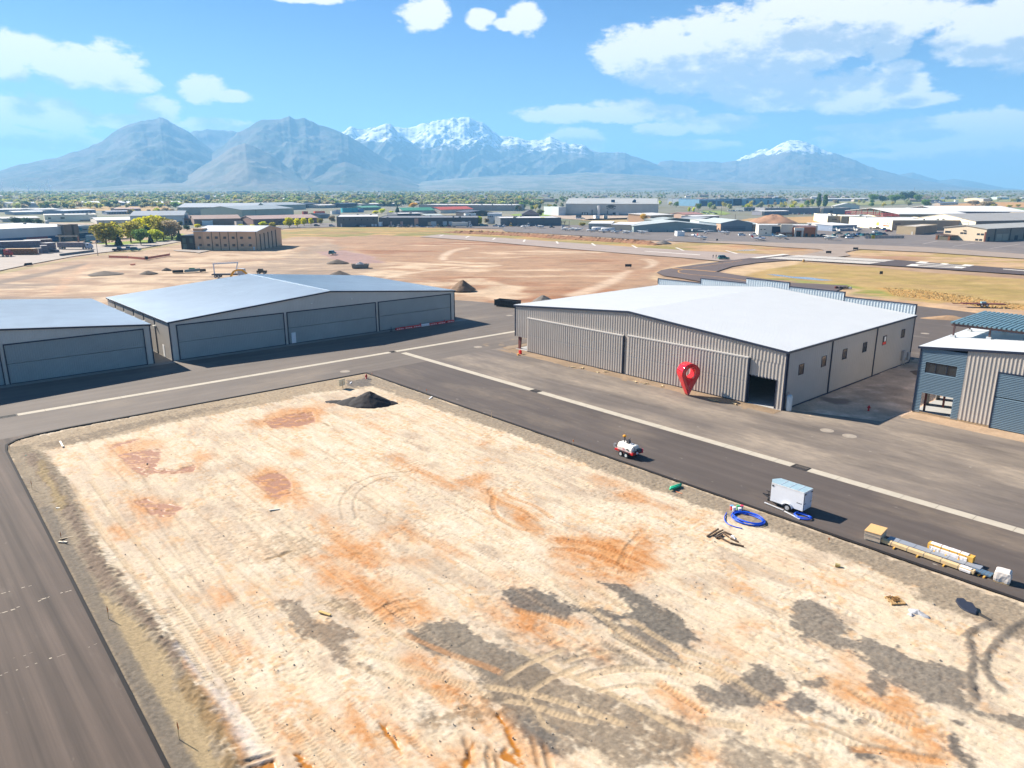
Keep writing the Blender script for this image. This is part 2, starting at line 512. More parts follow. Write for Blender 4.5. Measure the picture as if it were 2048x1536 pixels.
# ---- ground sheets
KE=1.72
def pc(r,g,b):return np.array([lin(r)/KE,lin(g)/KE*.97,lin(b)/KE*.94])
def ground_floor():
 """the valley floor, rising gently toward the mountains"""
 ds=[0,40,80,150,300,500,700,900,1100,1300,1600,2000,2500,3200,4000,5000,6500,8500,11000,15000,19500]
 n=96
 V=[(0,0,-0.6)]
 for d in ds[1:]:
  for a in range(n):
   t=2*math.pi*a/n
   V.append((d*math.cos(t),d*math.sin(t),gz(min(d,9000))-0.6))
 o=MB();o.v=V
 for a in range(n):o.f.append((0,1+a,1+(a+1)%n))
 for k in range(len(ds)-2):
  for a in range(n):
   b=(a+1)%n
   o.f.append((1+k*n+a,1+(k+1)*n+a,1+(k+1)*n+b,1+k*n+b))
 m,t,N,L,b=new_mat('valley_floor')
 g=N.new('ShaderNodeNewGeometry')
 n1=N.new('ShaderNodeTexNoise');n1.inputs['Scale'].default_value=0.006;n1.inputs['Detail'].default_value=6
 vo=N.new('ShaderNodeTexVoronoi');vo.inputs['Scale'].default_value=0.0045
 n2=N.new('ShaderNodeTexNoise');n2.inputs['Scale'].default_value=0.05;n2.inputs['Detail'].default_value=5
 for q in(n1,vo,n2):L.new(g.outputs['Position'],q.inputs['Vector'])
 cr=N.new('ShaderNodeValToRGB')
 e=cr.color_ramp.elements
 e[0].position=0.30;e[0].color=(0.10,0.115,0.045,1);e[1].position=0.72;e[1].color=(0.24,0.205,0.13,1)
 for p_,c_ in((0.42,(0.14,0.13,0.065,1)),(0.5,(0.17,0.16,0.115,1)),(0.6,(0.155,0.15,0.11,1))):
  q=e.new(p_);q.color=c_
 ad=N.new('ShaderNodeMath');ad.operation='MULTIPLY_ADD';ad.inputs[1].default_value=0.35
 sv=N.new('ShaderNodeSeparateColor');L.new(vo.outputs['Color'],sv.inputs[0])
 L.new(sv.outputs[0],ad.inputs[0])
 m2=N.new('ShaderNodeMath');m2.operation='MULTIPLY_ADD';m2.inputs[1].default_value=0.6
 L.new(n1.outputs['Fac'],m2.inputs[0])
 m3=N.new('ShaderNodeMath');m3.operation='MULTIPLY_ADD';m3.inputs[1].default_value=0.3;m3.inputs[2].default_value=-0.12
 L.new(n2.outputs['Fac'],m3.inputs[0]);L.new(m3.outputs[0],m2.inputs[2]);L.new(m2.outputs[0],ad.inputs[2])
 L.new(ad.outputs[0],cr.inputs[0]);L.new(cr.outputs[0],b.inputs['Base Color'])
 b.inputs['Roughness'].default_value=0.95
 ob=o.build('ground',m,smooth=True);tag(ob,None,None,None,'structure')
ground_floor()
# ---- the graded building lot in front (soil, gravel, puddles, wheel ruts)
xs=[]
x=-101.2
while x<-2.0:
 xs.append(x);x+=0.085+0.085*sstep(-45.0,-95.0,np.array(x)).item()
ys=np.arange(5.6,60.5,0.105)
xs=np.array(xs)
LX,LY=np.meshgrid(xs,ys)
nxl,nyl=len(xs),len(ys)
def px_poly(pts):return np.array([at(a,b)[:2]for a,b in pts])
class Field:
 """paints soil classes into the lot grid inside polygons or along lines with broken edges"""
 def __init__(s,X,Y):
  s.X,s.Y=X,Y
  s.x0,s.y0=X.min(),Y.min()
  s.shape=X.shape
  s.n1=fbm(X*0.9,Y*0.9,11,4)-0.5
  s.n2=fbm(X*4.0,Y*4.0,23,3)-0.5
  s.nx=fbm(X*0.35,Y*2.2,37,4)-0.5
 def win(s,P,pad):
  ix=np.where((s.X[0]>P[:,0].min()-pad)&(s.X[0]<P[:,0].max()+pad))[0]
  iy=np.where((s.Y[:,0]>P[:,1].min()-pad)&(s.Y[:,0]<P[:,1].max()+pad))[0]
  if len(ix)==0 or len(iy)==0:return None
  return(slice(iy[0],iy[-1]+1),slice(ix[0],ix[-1]+1))
 def poly(s,P,soft=0.25,rag=1.2,fine=0.6,pad=2.5):
  P=np.asarray(P);w=s.win(P,pad)
  out=np.zeros(s.shape)
  if w is None:return out
  sd=poly_sd(s.X[w],s.Y[w],P)+rag*(s.n1[w]+.8*s.nx[w])+fine*s.n2[w]
  out[w]=sstep(-soft,soft,sd)
  return out
 def ell(s,cx,cy,rx,ry,ang=0,soft=0.5,rag=0.9,fine=0.5):
  """soft ellipse given in survey pixels"""
  P=[]
  for k in range(14):
   t=2*math.pi*k/14
   ex,ey=rx*math.cos(t),ry*math.sin(t);a=R(ang)
   P.append(at(cx+ex*math.cos(a)-ey*math.sin(a),cy+ex*math.sin(a)+ey*math.cos(a))[:2])
  return s.poly(np.array(P),soft,rag,fine,2.0)
 def line(s,P,width,soft=0.15,rag=0.1):
  P=np.asarray(P);w=s.win(P,width+1.5)
  out=np.zeros(s.shape);S=np.zeros(s.shape);D=np.full(s.shape,9.0);G=np.zeros(s.shape)
  if w is None:return out,S,D,G
  d,ss,sg,T=line_sd(s.X[w],s.Y[w],P)
  out[w]=sstep(width/2+soft,width/2-soft,d+rag*s.n2[w])*sstep(0,0.6,ss)*sstep(0,0.6,T-ss+0.01)
  S[w]=ss;D[w]=d;G[w]=sg
  return out,S,D,G
FL=Field(LX,LY)
SAND=pc(246,226,194);SAND2=pc(226,205,178);CREAM=pc(254,238,212);ORANGE=pc(228,160,92);ORANGE2=pc(205,132,68)
GRAV=pc(112,106,98);GRAV2=pc(140,128,112);MUD=pc(203,150,116);TANS=pc(190,168,128);DKG=pc(118,104,92);AMBER=pc(208,132,18);WHITE=pc(246,238,232)
col=np.zeros(LX.shape+(3,));rough=np.full(LX.shape,0.92);H=np.zeros(LX.shape)
nA=fbm(LX*0.11,LY*0.14,3,4);nB=fbm(LX*0.55,LY*1.6,5,5);nC=fbm(LX*3.1,LY*3.3,8,4);nD=fbm(LX*7.0,LY*7.0,81,3)
def mixc(mask,c,k=1.0):
 global col
 m=(mask*k)[...,None]
 col=col*(1-m)+np.asarray(c)*m
col[:]=SAND
mixc(sstep(0.42,0.68,nB),CREAM,0.75)
mixc(sstep(0.50,0.30,nA)*sstep(0.3,0.6,nB),SAND2,0.85)
mixc(sstep(0.60,0.78,fbm(LX*0.22,LY*0.5,91,4)),pc(214,192,166),0.8)
mixc(sstep(0.56,0.7,fbm(LX*0.3,LY*0.75,55,5))*sstep(0.4,0.6,nC),pc(240,196,146),0.7)
mixc(sstep(0.64,0.74,fbm(LX*1.3,LY*1.7,56,4)),pc(222,176,128),0.35)
H+=0.16*(fbm(LX*0.12,LY*0.12,71,3)-0.5)+0.10*(nB-0.5)+0.055*(nC-0.5)+0.022*(nD-0.5)
# scraper/dozer cleat pits, in patches
pit=sstep(0.60,0.74,fbm(LX*3.6,LY*4.6,141,2))*sstep(0.44,0.58,fbm(LX*0.35,LY*0.4,142,3))
H-=0.035*pit
mixc(pit,pc(196,172,142),0.28)
# faint long scrape lines along the lot
sc_=sstep(0.66,0.72,fbm(LX*0.12+3,LY*2.6,151,3))
H-=0.03*sc_;mixc(sc_,pc(205,180,150),0.3)
# rusty stains
nS=fbm(LX*.5,LY*1.5,163,5)
for(cx,cy,rx,ry,an,k)in[(582,834,66,20,-6,.9),(520,845,30,10,0,.6),(640,812,40,8,-8,.5),(275,890,60,14,-8,.7),(240,915,50,16,30,.5),(545,968,52,34,20,.9),(590,992,48,18,30,.7),(592,905,22,9,5,.8),(395,908,22,9,-10,.7),(408,915,14,6,0,.8),(300,1012,52,22,10,.8),(310,1045,40,8,-10,.6),(245,1062,18,11,0,.9),(230,1062,10,10,0,.6),(345,1048,20,6,-10,.5),(230,936,18,9,40,.8),(660,1055,34,14,40,.9),(690,1080,40,18,30,.9),(725,1108,54,26,15,1.0),(760,1075,44,10,-28,.8),(815,1062,30,12,35,1.0),(640,1112,44,12,-6,.9),(655,1140,26,16,35,.9),(700,1165,60,22,20,.9),(770,1180,70,26,15,.8),(760,1215,60,26,30,.95),(800,1215,56,26,10,.9),(850,1215,40,16,25,.8),(830,1120,40,10,0,.6),(880,1085,24,6,25,.7),(905,1105,34,8,20,.7),(800,918,26,10,25,.8),(830,935,36,8,28,.9),(870,955,40,10,20,.9),(940,962,40,12,-14,.7),(960,955,24,10,-10,.7),(975,990,34,18,20,.8),(745,848,14,4,20,.8),(765,860,20,4,25,.8),(765,832,12,4,0,.7),(970,885,18,6,-5,.9),(842,836,10,5,0,.6),(690,825,14,4,10,.5),(1030,1015,16,30,-55,.9),(1050,1040,24,16,20,.9),(1084,1064,14,6,0,.9),(1110,1080,22,6,20,.9),(1190,1098,76,30,10,.95),(1245,1112,70,34,20,.95),(1285,1080,30,34,-40,.8),(1300,1120,30,20,20,.8),(1150,1120,60,14,25,.8),(1220,1150,50,16,20,.9),(1160,1160,60,10,30,.7),(1265,990,34,12,10,.9),(1215,960,36,9,12,.7),(1330,1015,24,6,15,.7),(1395,1035,12,6,0,.5),(990,1220,26,18,10,.7),(1060,1205,34,8,8,.9),(1045,1238,34,16,20,1.),(1080,1262,60,20,28,1.),(1120,1235,40,10,15,.9),(1180,1300,48,9,33,.95),(1200,1290,16,6,30,.7),(1490,1252,14,7,15,1.),(1400,1270,10,4,20,.7),(1442,1288,12,5,20,.8),(1483,1308,8,4,20,.7),(1560,1395,14,6,10,1.),(1550,1412,24,12,-20,.7),(1700,1310,34,16,20,.6),(1720,1342,30,14,15,.8),(1690,1378,40,18,20,1.),(1740,1398,50,16,25,.95),(1800,1402,34,18,20,1.),(1830,1430,40,14,25,.8),(1800,1445,50,10,20,.9),(1790,1488,60,12,18,.9),(1860,1505,70,14,10,.9),(1884,1478,12,7,0,1.),(1800,1520,60,12,0,.8),(1625,1280,20,6,10,.5),(1410,1508,40,16,20,.95),(1790,1370,30,14,20,.6),(1350,1395,60,12,25,.75),(1390,1428,40,10,10,.7),(900,1385,60,16,25,.9),(935,1408,50,18,30,1.),(965,1440,36,22,45,1.),(870,1360,50,12,22,.8),(800,1375,22,18,40,.6),(845,1312,40,16,10,.9),(840,1330,30,10,0,.6),(705,1420,30,20,60,.8),(725,1460,34,22,60,.8),(745,1495,40,12,60,.95),(790,1450,40,14,55,.8),(830,1500,40,16,50,.8),(870,1525,40,12,20,.7),(570,1468,30,14,40,1.),(585,1478,12,6,40,1.),(548,1398,22,7,45,1.),(560,1408,20,6,45,.8),(640,1440,26,10,60,.7),(620,1400,10,20,-30,.4),(435,1190,22,9,15,.9),(455,1203,14,5,20,.9),(420,1275,20,6,60,.9),(440,1300,22,6,50,.8),(455,1278,14,6,30,.8),(490,1285,14,5,30,.7),(480,1295,10,4,20,.8),(500,1175,40,12,30,.4),(910,1500,26,14,-30,.9),(930,1520,24,10,-30,.8),(1010,1450,10,40,-20,.9),(1060,1500,20,20,0,.8),(1100,1520,10,20,-10,.8),(600,1090,20,6,0,.3),(540,1105,40,8,-10,.3),(500,1080,30,8,0,.25),(985,830,8,4,0,.4),(1090,880,10,4,0,.3),(1560,1120,40,10,15,.35),(1690,1170,50,14,15,.35),(1640,1150,30,10,0,.3),(1780,1180,30,10,0,.3),(680,955,16,4,10,.6),(640,950,14,4,20,.5),(1130,1085,20,6,10,.7),(1000,1150,30,8,15,.5),(1040,1180,30,8,20,.6),(1480,1170,26,8,15,.5)]:
 e=FL.ell(cx,cy,rx*1.02,ry*1.02,an,1.5,1.1,.5)
 e=e*sstep(.22,.62,.45*nS+.3*nC+.25*e)
 mixc(e,ORANGE,min(1,0.82*k));mixc(e*e*sstep(0.48,0.7,nC)*sstep(.35,.6,nB),ORANGE2,0.7*k)
 rough-=0.08*e*k
 # spread gravel
GR=np.zeros(LX.shape)
def gravel(pts,k,c=None,soft=0.24,rag=1.2):
 global GR
 m=FL.poly(px_poly(pts),soft,rag,0.9)
 m=m*(1 if k>=0.9 else sstep(0.62-0.5*k,0.80-0.4*k,0.5*fbm(LX*0.9,LY*2.6,61,5)+0.5*nC+0.05))
 mixc(m,np.asarray(c if c is not None else GRAV)*1.2,min(1,0.35+0.7*k)if k<.9 else 0.90)
 GR=np.maximum(GR,m*k)
 return m
gravel([(1001,1184),(1018,1177),(1053,1177),(1108,1189),(1141,1203),(1164,1209),(1205,1214),(1240,1230),(1223,1233),(1164,1219),(1132,1230),(1103,1227),(1059,1218),(1032,1215),(1015,1198)],1.0,pc(104,100,94))
gravel([(1186,1159),(1234,1167),(1275,1186),(1308,1206),(1346,1224),(1372,1244),(1384,1259),(1391,1280),(1378,1298),(1340,1280),(1299,1250),(1243,1230),(1275,1206),(1229,1180)],1.0,pc(106,102,95))
gravel([(1188,1233),(1293,1247),(1352,1300),(1352,1321),(1316,1323),(1305,1300),(1284,1297),(1243,1265)],.75)
gravel([(1381,1367),(1439,1370),(1480,1347),(1513,1329),(1551,1335),(1574,1364),(1565,1388),(1521,1403),(1469,1405),(1472,1414),(1454,1432),(1422,1420),(1393,1388)],.95,pc(118,111,102))
gravel([(808,1265),(852,1244),(890,1236),(939,1253),(983,1282),(1057,1312),(1100,1335),(1100,1429),(1057,1417),(998,1400),(939,1326),(866,1303),(822,1288)],.9,pc(126,117,104))
gravel([(1000,1330),(1073,1341),(1176,1370),(1205,1376),(1360,1432),(1396,1458),(1381,1517),(1352,1529),(1264,1529),(1205,1514),(1176,1488),(1123,1502),(1073,1458),(1000,1429),(985,1380)],.72,pc(136,122,104))
gravel([(553,1198),(597,1203),(623,1236),(664,1247),(729,1265),(740,1274),(682,1282),(705,1312),(764,1347),(743,1347),(690,1315),(632,1274),(582,1241)],.7,pc(128,114,98))
gravel([(654,1195),(700,1200),(740,1225),(700,1235),(672,1215)],.6,pc(150,128,100))
gravel([(1592,1203),(1612,1199),(1647,1214),(1665,1227),(1691,1239),(1709,1265),(1691,1274),(1741,1282),(1767,1288),(1794,1296),(1820,1312),(1858,1318),(1905,1329),(1931,1341),(1943,1400),(1958,1414),(2048,1429),(2090,1470),(2005,1447),(1943,1429),(1887,1406),(1852,1404),(1826,1379),(1770,1356),(1764,1391),(1747,1370),(1732,1359),(1726,1329),(1703,1300),(1668,1294),(1612,1277),(1574,1256),(1577,1239)],.93,pc(128,120,109))
gravel([(1565,1414),(1583,1385),(1600,1376),(1621,1388),(1638,1406),(1612,1426),(1589,1420)],.9,pc(116,110,103))
gravel([(1620,1405),(1700,1425),(1760,1440),(1720,1450),(1640,1425)],.6)
gravel([(1448,1473),(1507,1482),(1565,1502),(1630,1517),(1650,1560),(1420,1560)],.6,GRAV2)
gravel([(1899,1452),(1917,1438),(1914,1488),(1952,1517),(1968,1550),(1929,1546),(1896,1488)],.85)
gravel([(1690,1487),(1747,1496),(1760,1514),(1710,1511)],.8)
gravel([(1580,1350),(1640,1358),(1650,1368),(1600,1370)],.7)
gravel([(1620,1316),(1645,1318),(1640,1328),(1622,1326)],.7)
gravel([(830,1445),(900,1420),(960,1400),(1010,1425),(960,1440),(880,1445)],.5,pc(150,126,96))
gravel([(1040,1430),(1090,1440),(1120,1470),(1090,1500),(1060,1470)],.8)
gravel([(980,1255),(1200,1290),(1330,1330),(1250,1340),(1100,1320),(1000,1290)],.42,GRAV2)
gravel([(780,1390),(870,1400),(850,1440),(800,1430)],.4,GRAV2)
gravel([(560,1060),(640,1080),(600,1110),(530,1115),(500,1095)],.5,pc(190,168,138))
gravel([(380,1010),(500,1050),(560,1110),(480,1130),(400,1080)],.42,pc(205,182,154))
# verge along the near taxi lane and the cross lane
gravel([(735,748),(1024,846),(1180,900),(1400,980),(1700,1084),(2060,1212),(2060,1290),(2000,1258),(1950,1235),(1900,1215),(1860,1203),(1835,1195),(1830,1170),(1795,1160),(1700,1118),(1600,1080),(1480,1036),(1400,1010),(1290,972),(1180,930),(1024,868),(900,826),(800,790),(745,770),(700,772)],.95,pc(152,138,118),0.3,0.9)
gravel([(742,742),(512,782),(250,835),(30,880),(8,893),(60,905),(120,892),(250,866),(350,842),(450,822),(540,806),(620,785),(720,775)],.92,pc(168,150,124),0.4,1.2)
gravel([(60,893),(250,846),(430,812),(520,800),(400,826),(260,858),(120,892)],.55,pc(128,114,96))
gravel([(690,762),(735,755),(745,768),(700,775)],.95,pc(112,106,100))
# left verge
gravel([(8,893),(60,888),(95,910),(135,960),(165,1030),(215,1120),(285,1200),(320,1250),(375,1320),(392,1360),(440,1440),(500,1560),(300,1560)],.95,pc(140,126,104),0.3,0.7)
gravel([(45,905),(70,908),(110,950),(140,1010),(180,1080),(240,1160),(292,1225),(345,1290),(374,1335),(385,1370),(360,1350),(310,1270),(270,1225),(215,1180),(170,1140),(160,1080),(110,1000),(75,950)],.95,pc(128,110,94),0.25,0.8)
mixc(FL.poly(px_poly([(80,920),(100,950),(130,1000),(120,1020),(95,970),(70,935)]),.3,.9),pc(176,154,108),.8)
gravel([(20,912),(60,960),(110,1050),(160,1140),(190,1190),(330,1450),(385,1560),(345,1560),(300,1450),(170,1200),(90,1040)],.6,pc(138,124,106))
ts=FL.poly(px_poly([(172,1188),(205,1190),(255,1228),(300,1272),(335,1318),(355,1372),(395,1410),(420,1460),(450,1560),(400,1560),(335,1440),(262,1330),(205,1235)]),.25,.7)
mixc(ts,TANS,.95)
gs=FL.line(np.array([(-75,9.1),(-50,8.45),(-20,7.7)]),.9,.15,.3)[0];mixc(gs,pc(132,122,108),.9);H+=gs*.05*(nD-.3)
bs=FL.poly(px_poly([(362,1318),(385,1335),(430,1390),(470,1450),(500,1515),(480,1530),(445,1470),(405,1400)]),.25,.8)
mixc(bs,pc(196,146,92),.9)
bs2=FL.poly(px_poly([(355,1372),(372,1340),(420,1400),(455,1470),(480,1540),(450,1545),(420,1450)]),.25,.6)
mixc(bs2,pc(158,132,92),.85)
bs3=FL.poly(px_poly([(360,1292),(372,1300),(420,1360),(470,1430),(520,1500),(600,1560),(520,1560),(495,1500),(450,1420),(390,1345)]),.5,.9)
mixc(bs3,WHITE,.6)
H+=0.16*FL.line(np.array([at(a,b)[:2]for a,b in smooth_line([(60,900),(120,985),(190,1110),(280,1215),(360,1320),(430,1440),(480,1540)],4)]),1.5,.6)[0]*(0.6+0.8*nC)
GR=np.clip(GR,0,1)
H+=GR*(0.04+0.05*(fbm(LX*6.2,LY*6.2,44,3)-0.5)+0.03*(nC-.5))
sm_=np.clip(ts*1.2,0,1);H=H*(1-.8*sm_)
col*=(1+(GR*0.34*(fbm(LX*8.0,LY*8.0,45,2)-0.5)*2)[...,None])
# curved windrows of gravel at the right
for pts in([(1952,1408),(1944,1380),(1940,1350),(1946,1320),(1940,1285),(1934,1268),(1950,1255),(1975,1246),(1996,1243)],[(2060,1236),(2030,1250),(2010,1266),(1985,1290),(1970,1315),(1972,1340),(1985,1362),(2005,1380),(2020,1388)]):
 m,_,_,_=FL.line(np.array([at(a,b)[:2]for a,b in smooth_line(pts,5)]),0.5,.2,.4)
 mixc(m,pc(122,114,104),.85);H+=m*0.09*(0.7+nC*.6);GR=np.maximum(GR,m)
 # wheel tracks
def track(pts,w=0.45,gauge=0.0,depth=0.05,tread=0.3,c=None,k=0.6,lug=0.5,smooth=5):
 global H
 base=[np.array(at(a,b)[:2])for a,b in pts]
 base=smooth_line(base,smooth)if len(base)>2 else[base[0]+(base[1]-base[0])*t/8 for t in range(9)]
 lines=[base]
 if gauge:
  lines=[]
  for sgn in(-1,1):
   q=[]
   for i,p in enumerate(base):
    t=base[min(i+1,len(base)-1)]-base[max(i-1,0)];t=t/(np.linalg.norm(t)+1e-9)
    q.append(p+np.array([-t[1],t[0]])*gauge/2*sgn)
   lines.append(q)
 for q in lines:
  m,S,D,G=FL.line(np.array(q),w,0.08,0.05)
  edge=FL.line(np.array(q),w*1.7,0.12,0.05)[0]-m
  H-=m*depth*.7;H+=np.clip(edge,0,1)*depth*0.35
  if tread:
   pat=np.sin(2*math.pi*(S+G*D*0.55+(G>0)*tread*lug)/tread)
   H+=m*0.024*pat
   if c is not None:mixc(m*sstep(-0.2,.5,pat),np.asarray(c)*0.8,0.35)
  if c is not None:mixc(m,c,k)
LS=pc(222,196,158)
track([(1030,1290),(1100,1328),(1200,1374),(1300,1425),(1380,1470)],.5,0,.04,0,LS,.8)
track([(1028,1372),(1065,1346),(1105,1326),(1150,1308)],.4,1.9,.04,0,LS,.8)
track([(960,1366),(1030,1379),(1100,1394),(1200,1428),(1260,1452)],.5,0,.04,.3,LS,.8)
track([(1000,1395),(1060,1405),(1130,1430),(1200,1445)],.45,0,.05,.28,LS,.75)
track([(1030,1365),(1060,1400),(1085,1440),(1110,1465)],.35,0,.04,0,LS,.7)
track([(1130,1338),(1170,1325),(1220,1316),(1280,1312)],.35,1.6,.05,.3,LS,.5)
track([(1170,1368),(1230,1355),(1300,1352),(1380,1364)],.35,1.4,.05,.3,LS,.5)
track([(1395,1318),(1454,1347),(1513,1385),(1550,1402)],.5,0,.05,.26,LS,.55)
track([(1240,1240),(1300,1280),(1360,1310),(1440,1335),(1480,1352)],.5,1.5,.05,.26,LS,.6)
track([(1308,1353),(1352,1385),(1395,1412),(1425,1430)],.55,0,.06,.3,ORANGE,.4)
track([(1395,1440),(1450,1446),(1510,1452)],.6,0,.05,.3,LS,.6)
track([(1560,1436),(1650,1450),(1750,1490),(1905,1515)],.3,0,.05,0,pc(150,128,104),.5)
track([(1570,1460),(1650,1468),(1740,1500)],.5,0,.05,.28,LS,.3)
track([(1680,1380),(1745,1422),(1820,1458),(1870,1472)],.55,1.4,.06,.3,LS,.3)
track([(1650,1410),(1760,1435),(1850,1460)],.45,0,.05,.3,None)
track([(1690,1495),(1760,1500),(1850,1516),(1910,1525)],.55,0,.06,.28,ORANGE,.5)
track([(800,1262),(840,1280),(900,1305),(960,1325),(1010,1345)],.5,0,.05,0,ORANGE,.45)
track([(740,1225),(780,1262),(850,1300)],.4,0,.04,.3,LS,.5)
track([(690,1310),(770,1330),(830,1352),(960,1388)],.5,1.4,.05,.26,LS,.3)
track([(820,1268),(870,1285),(780,1215),(790,1200)],.5,0,.05,.3,None)
track([(740,1245),(770,1225),(800,1210),(840,1205)],.5,1.1,.05,.3,None)
track([(800,1340),(850,1348),(930,1370),(990,1392)],.45,0,.07,.26,LS,.4)
track([(745,1450),(775,1480),(810,1530)],.5,0,.05,.25,None)
track([(800,1440),(830,1478),(860,1520)],.5,0,.05,.25,None)
track([(600,1430),(650,1480),(710,1545)],.5,1.2,.05,.28,LS,.2)
track([(525,1400),(580,1460),(640,1540)],.45,0,.05,.28,LS,.2)
track([(330,1190),(400,1275),(480,1390),(540,1480)],.5,0,.05,.4,LS,.4)
track([(160,960),(230,1060),(300,1150),(390,1270),(450,1350)],.45,1.7,.05,.3,LS,.4)
track([(250,930),(340,1040),(430,1170),(520,1300)],.4,1.6,.04,.3,SAND2,.25)
track([(620,1190),(700,1222),(790,1250)],.45,0,.04,.3,LS,.3)
track([(1095,1040),(1060,1015),(1020,1000),(995,985),(1000,972)],.5,1.4,.04,.3,ORANGE,.4)
track([(990,985),(985,1010),(1000,1035),(1040,1055),(1070,1060)],.5,0,.05,.3,ORANGE,.4)
track([(930,1000),(970,1010),(1000,1020)],.5,0,.04,.3,None)
track([(860,1000),(920,998),(960,1004)],.5,0,.04,.3,None)
track([(700,1040),(695,1000),(720,970),(770,950),(830,945)],.3,1.2,.04,0,pc(205,180,150),.4)
track([(700,1010),(730,1040),(770,1045),(775,1005)],.25,0,.03,0,pc(205,180,150),.4)
track([(690,1105),(740,1108),(800,1120)],.6,0,.05,.28,None)
track([(700,1130),(760,1135),(830,1150)],.6,0,.05,.28,None)
track([(1100,1085),(1180,1095),(1290,1135)],.6,1.6,.05,.28,ORANGE2,.4)
track([(1290,1060),(1260,1090),(1240,1130)],.6,0,.05,.3,None)
track([(1150,1130),(1220,1140),(1300,1160)],.6,0,.05,.28,None)
track([(1020,1215),(1090,1232),(1150,1250)],.6,0,.07,.25,ORANGE,.5)
track([(1110,1165),(1180,1215),(1250,1265),(1310,1300)],.55,0,.06,.25,LS,.4)
track([(1160,1170),(1200,1180),(1260,1220)],.5,0,.05,.25,LS,.3)
track([(1210,1270),(1270,1300),(1310,1322)],.6,1.2,.05,.25,GRAV2,.5)
for k_ in range(16):
 y0=14+41*random.random();x0=-95+50*random.random();ln=14+26*random.random()
 P_=[np.array((x0,y0)),np.array((x0+ln*.5,y0+random.uniform(-.8,.8))),np.array((x0+ln,y0+random.uniform(-2,2)))]
 for off in(-.9,.9):
  m,S,D,G=FL.line(np.array(smooth_line([p+np.array((0,off))for p in P_],5)),.34,.08,.06)
  H-=m*.025;H+=m*.018*np.sin(2*math.pi*(S+G*D*.5)/.3);mixc(m,pc(212,186,154),.22)
  # standing water and wet mud
WATER=-0.075
def puddle(pts,c,ro,halo=1.0,rag=.5,ridges=True,lvl=WATER):
 global H,rough
 P=px_poly(pts)
 if halo:mixc(FL.poly(P,1.1,1.8,.6,4.0),ORANGE,.62*halo)
 m=FL.poly(P,.1,rag,.3)
 if ridges:
  rg=sstep(.60,.66,fbm(LX*1.1+LY*.7,(LY-LX)*3.0,77,2));m=m*(1-rg*.9)
 mixc(m,c,.95);rough=rough*(1-m)+ro*m;H=H*(1-m)+lvl*m
for pts in([(234,906),(255,904),(293,898),(325,895),(325,906),(318,920),(311,932),(331,939),(352,938),(387,927),(393,932),(387,941),(343,947),(316,943),(293,952),(275,944),(255,929)],[(220,894),(237,884),(278,875),(272,881),(243,888),(223,895)],[(268,1001),(293,996),(311,1002),(371,1011),(352,1026),(322,1036),(313,1026),(296,1029),(293,1014)],[(505,957),(536,945),(565,944),(579,953),(583,985),(557,995),(536,988),(519,970)],[(526,841),(579,826),(626,822),(630,835),(629,844),(597,851),(544,855)]):
 puddle(pts,MUD,.42)
for pts in([(758,1442),(772,1447),(806,1488),(805,1508),(787,1493),(770,1467)],[(585,1499),(603,1502),(626,1523),(640,1550),(600,1529)],[(995,1499),(1010,1482),(1027,1502),(1060,1550),(1027,1526),(998,1514)],[(915,1545),(939,1488),(948,1479),(941,1511),(930,1545)],[(998,1426),(1027,1473),(1054,1536),(1044,1530),(1013,1467)],[(500,1530),(545,1518),(560,1530),(510,1550)]):
 puddle(pts,AMBER,.36,.7,.35,False,-0.13)
for pts in([(640,845),(650,845),(660,852)],[(548,1110),(590,1098)],[(520,1120),(575,1105)]):
 track(pts,.35,0,.05,0,pc(170,140,100),.7)
for pts in([(560,1500),(470,1530)],[(950,1536),(935,1490),(925,1460)],[(985,1545),(975,1510),(980,1480)],[(1080,1536),(1070,1490),(1060,1460)],[(1105,1550),(1095,1510),(1085,1475)],[(965,1470),(990,1500),(1000,1545)]):
 track(pts,.3,0,.10,0,pc(170,124,76),.55)
 # corners of the lot meet the paving a little lower than its edge
H+=-0.10
edge=np.minimum(np.minimum(LY-7.7+.0258*(LX+34.2),57.4-LY),LX+99.3)
H=np.where(edge<0.5,np.minimum(H,-0.09),H)
dark=sstep(.74,.80,fbm(LX*5.5,LY*5.5,131,2));mixc(dark,pc(168,146,120),.38)
cl=np.concatenate([col.clip(0.01,.8),rough.clip(.1,1)[...,None]],-1).reshape(-1,4)
V=np.stack([LX,LY,H],-1).reshape(-1,3)
ii=(np.arange(nyl-1)[:,None]*nxl+np.arange(nxl-1)[None]).ravel()
Fq=np.stack([ii,ii+1,ii+1+nxl,ii+nxl],1)
# drop what lies behind the camera's footprint and far outside
cxq=LX[:-1,:-1].ravel();cyq=LY[:-1,:-1].ravel()
keep=((cxq+34)*.75-(cyq-7)*.66<9)
lot=np_mesh('dirt_lot',V,Fq[keep],attr_mat('lot_soil',.16,5.0,.35,gscale2=90),col=cl)
tag(lot,None,None,None,'structure')
del LX,LY,nA,nB,nC,nD,col,V,Fq,FL,GR
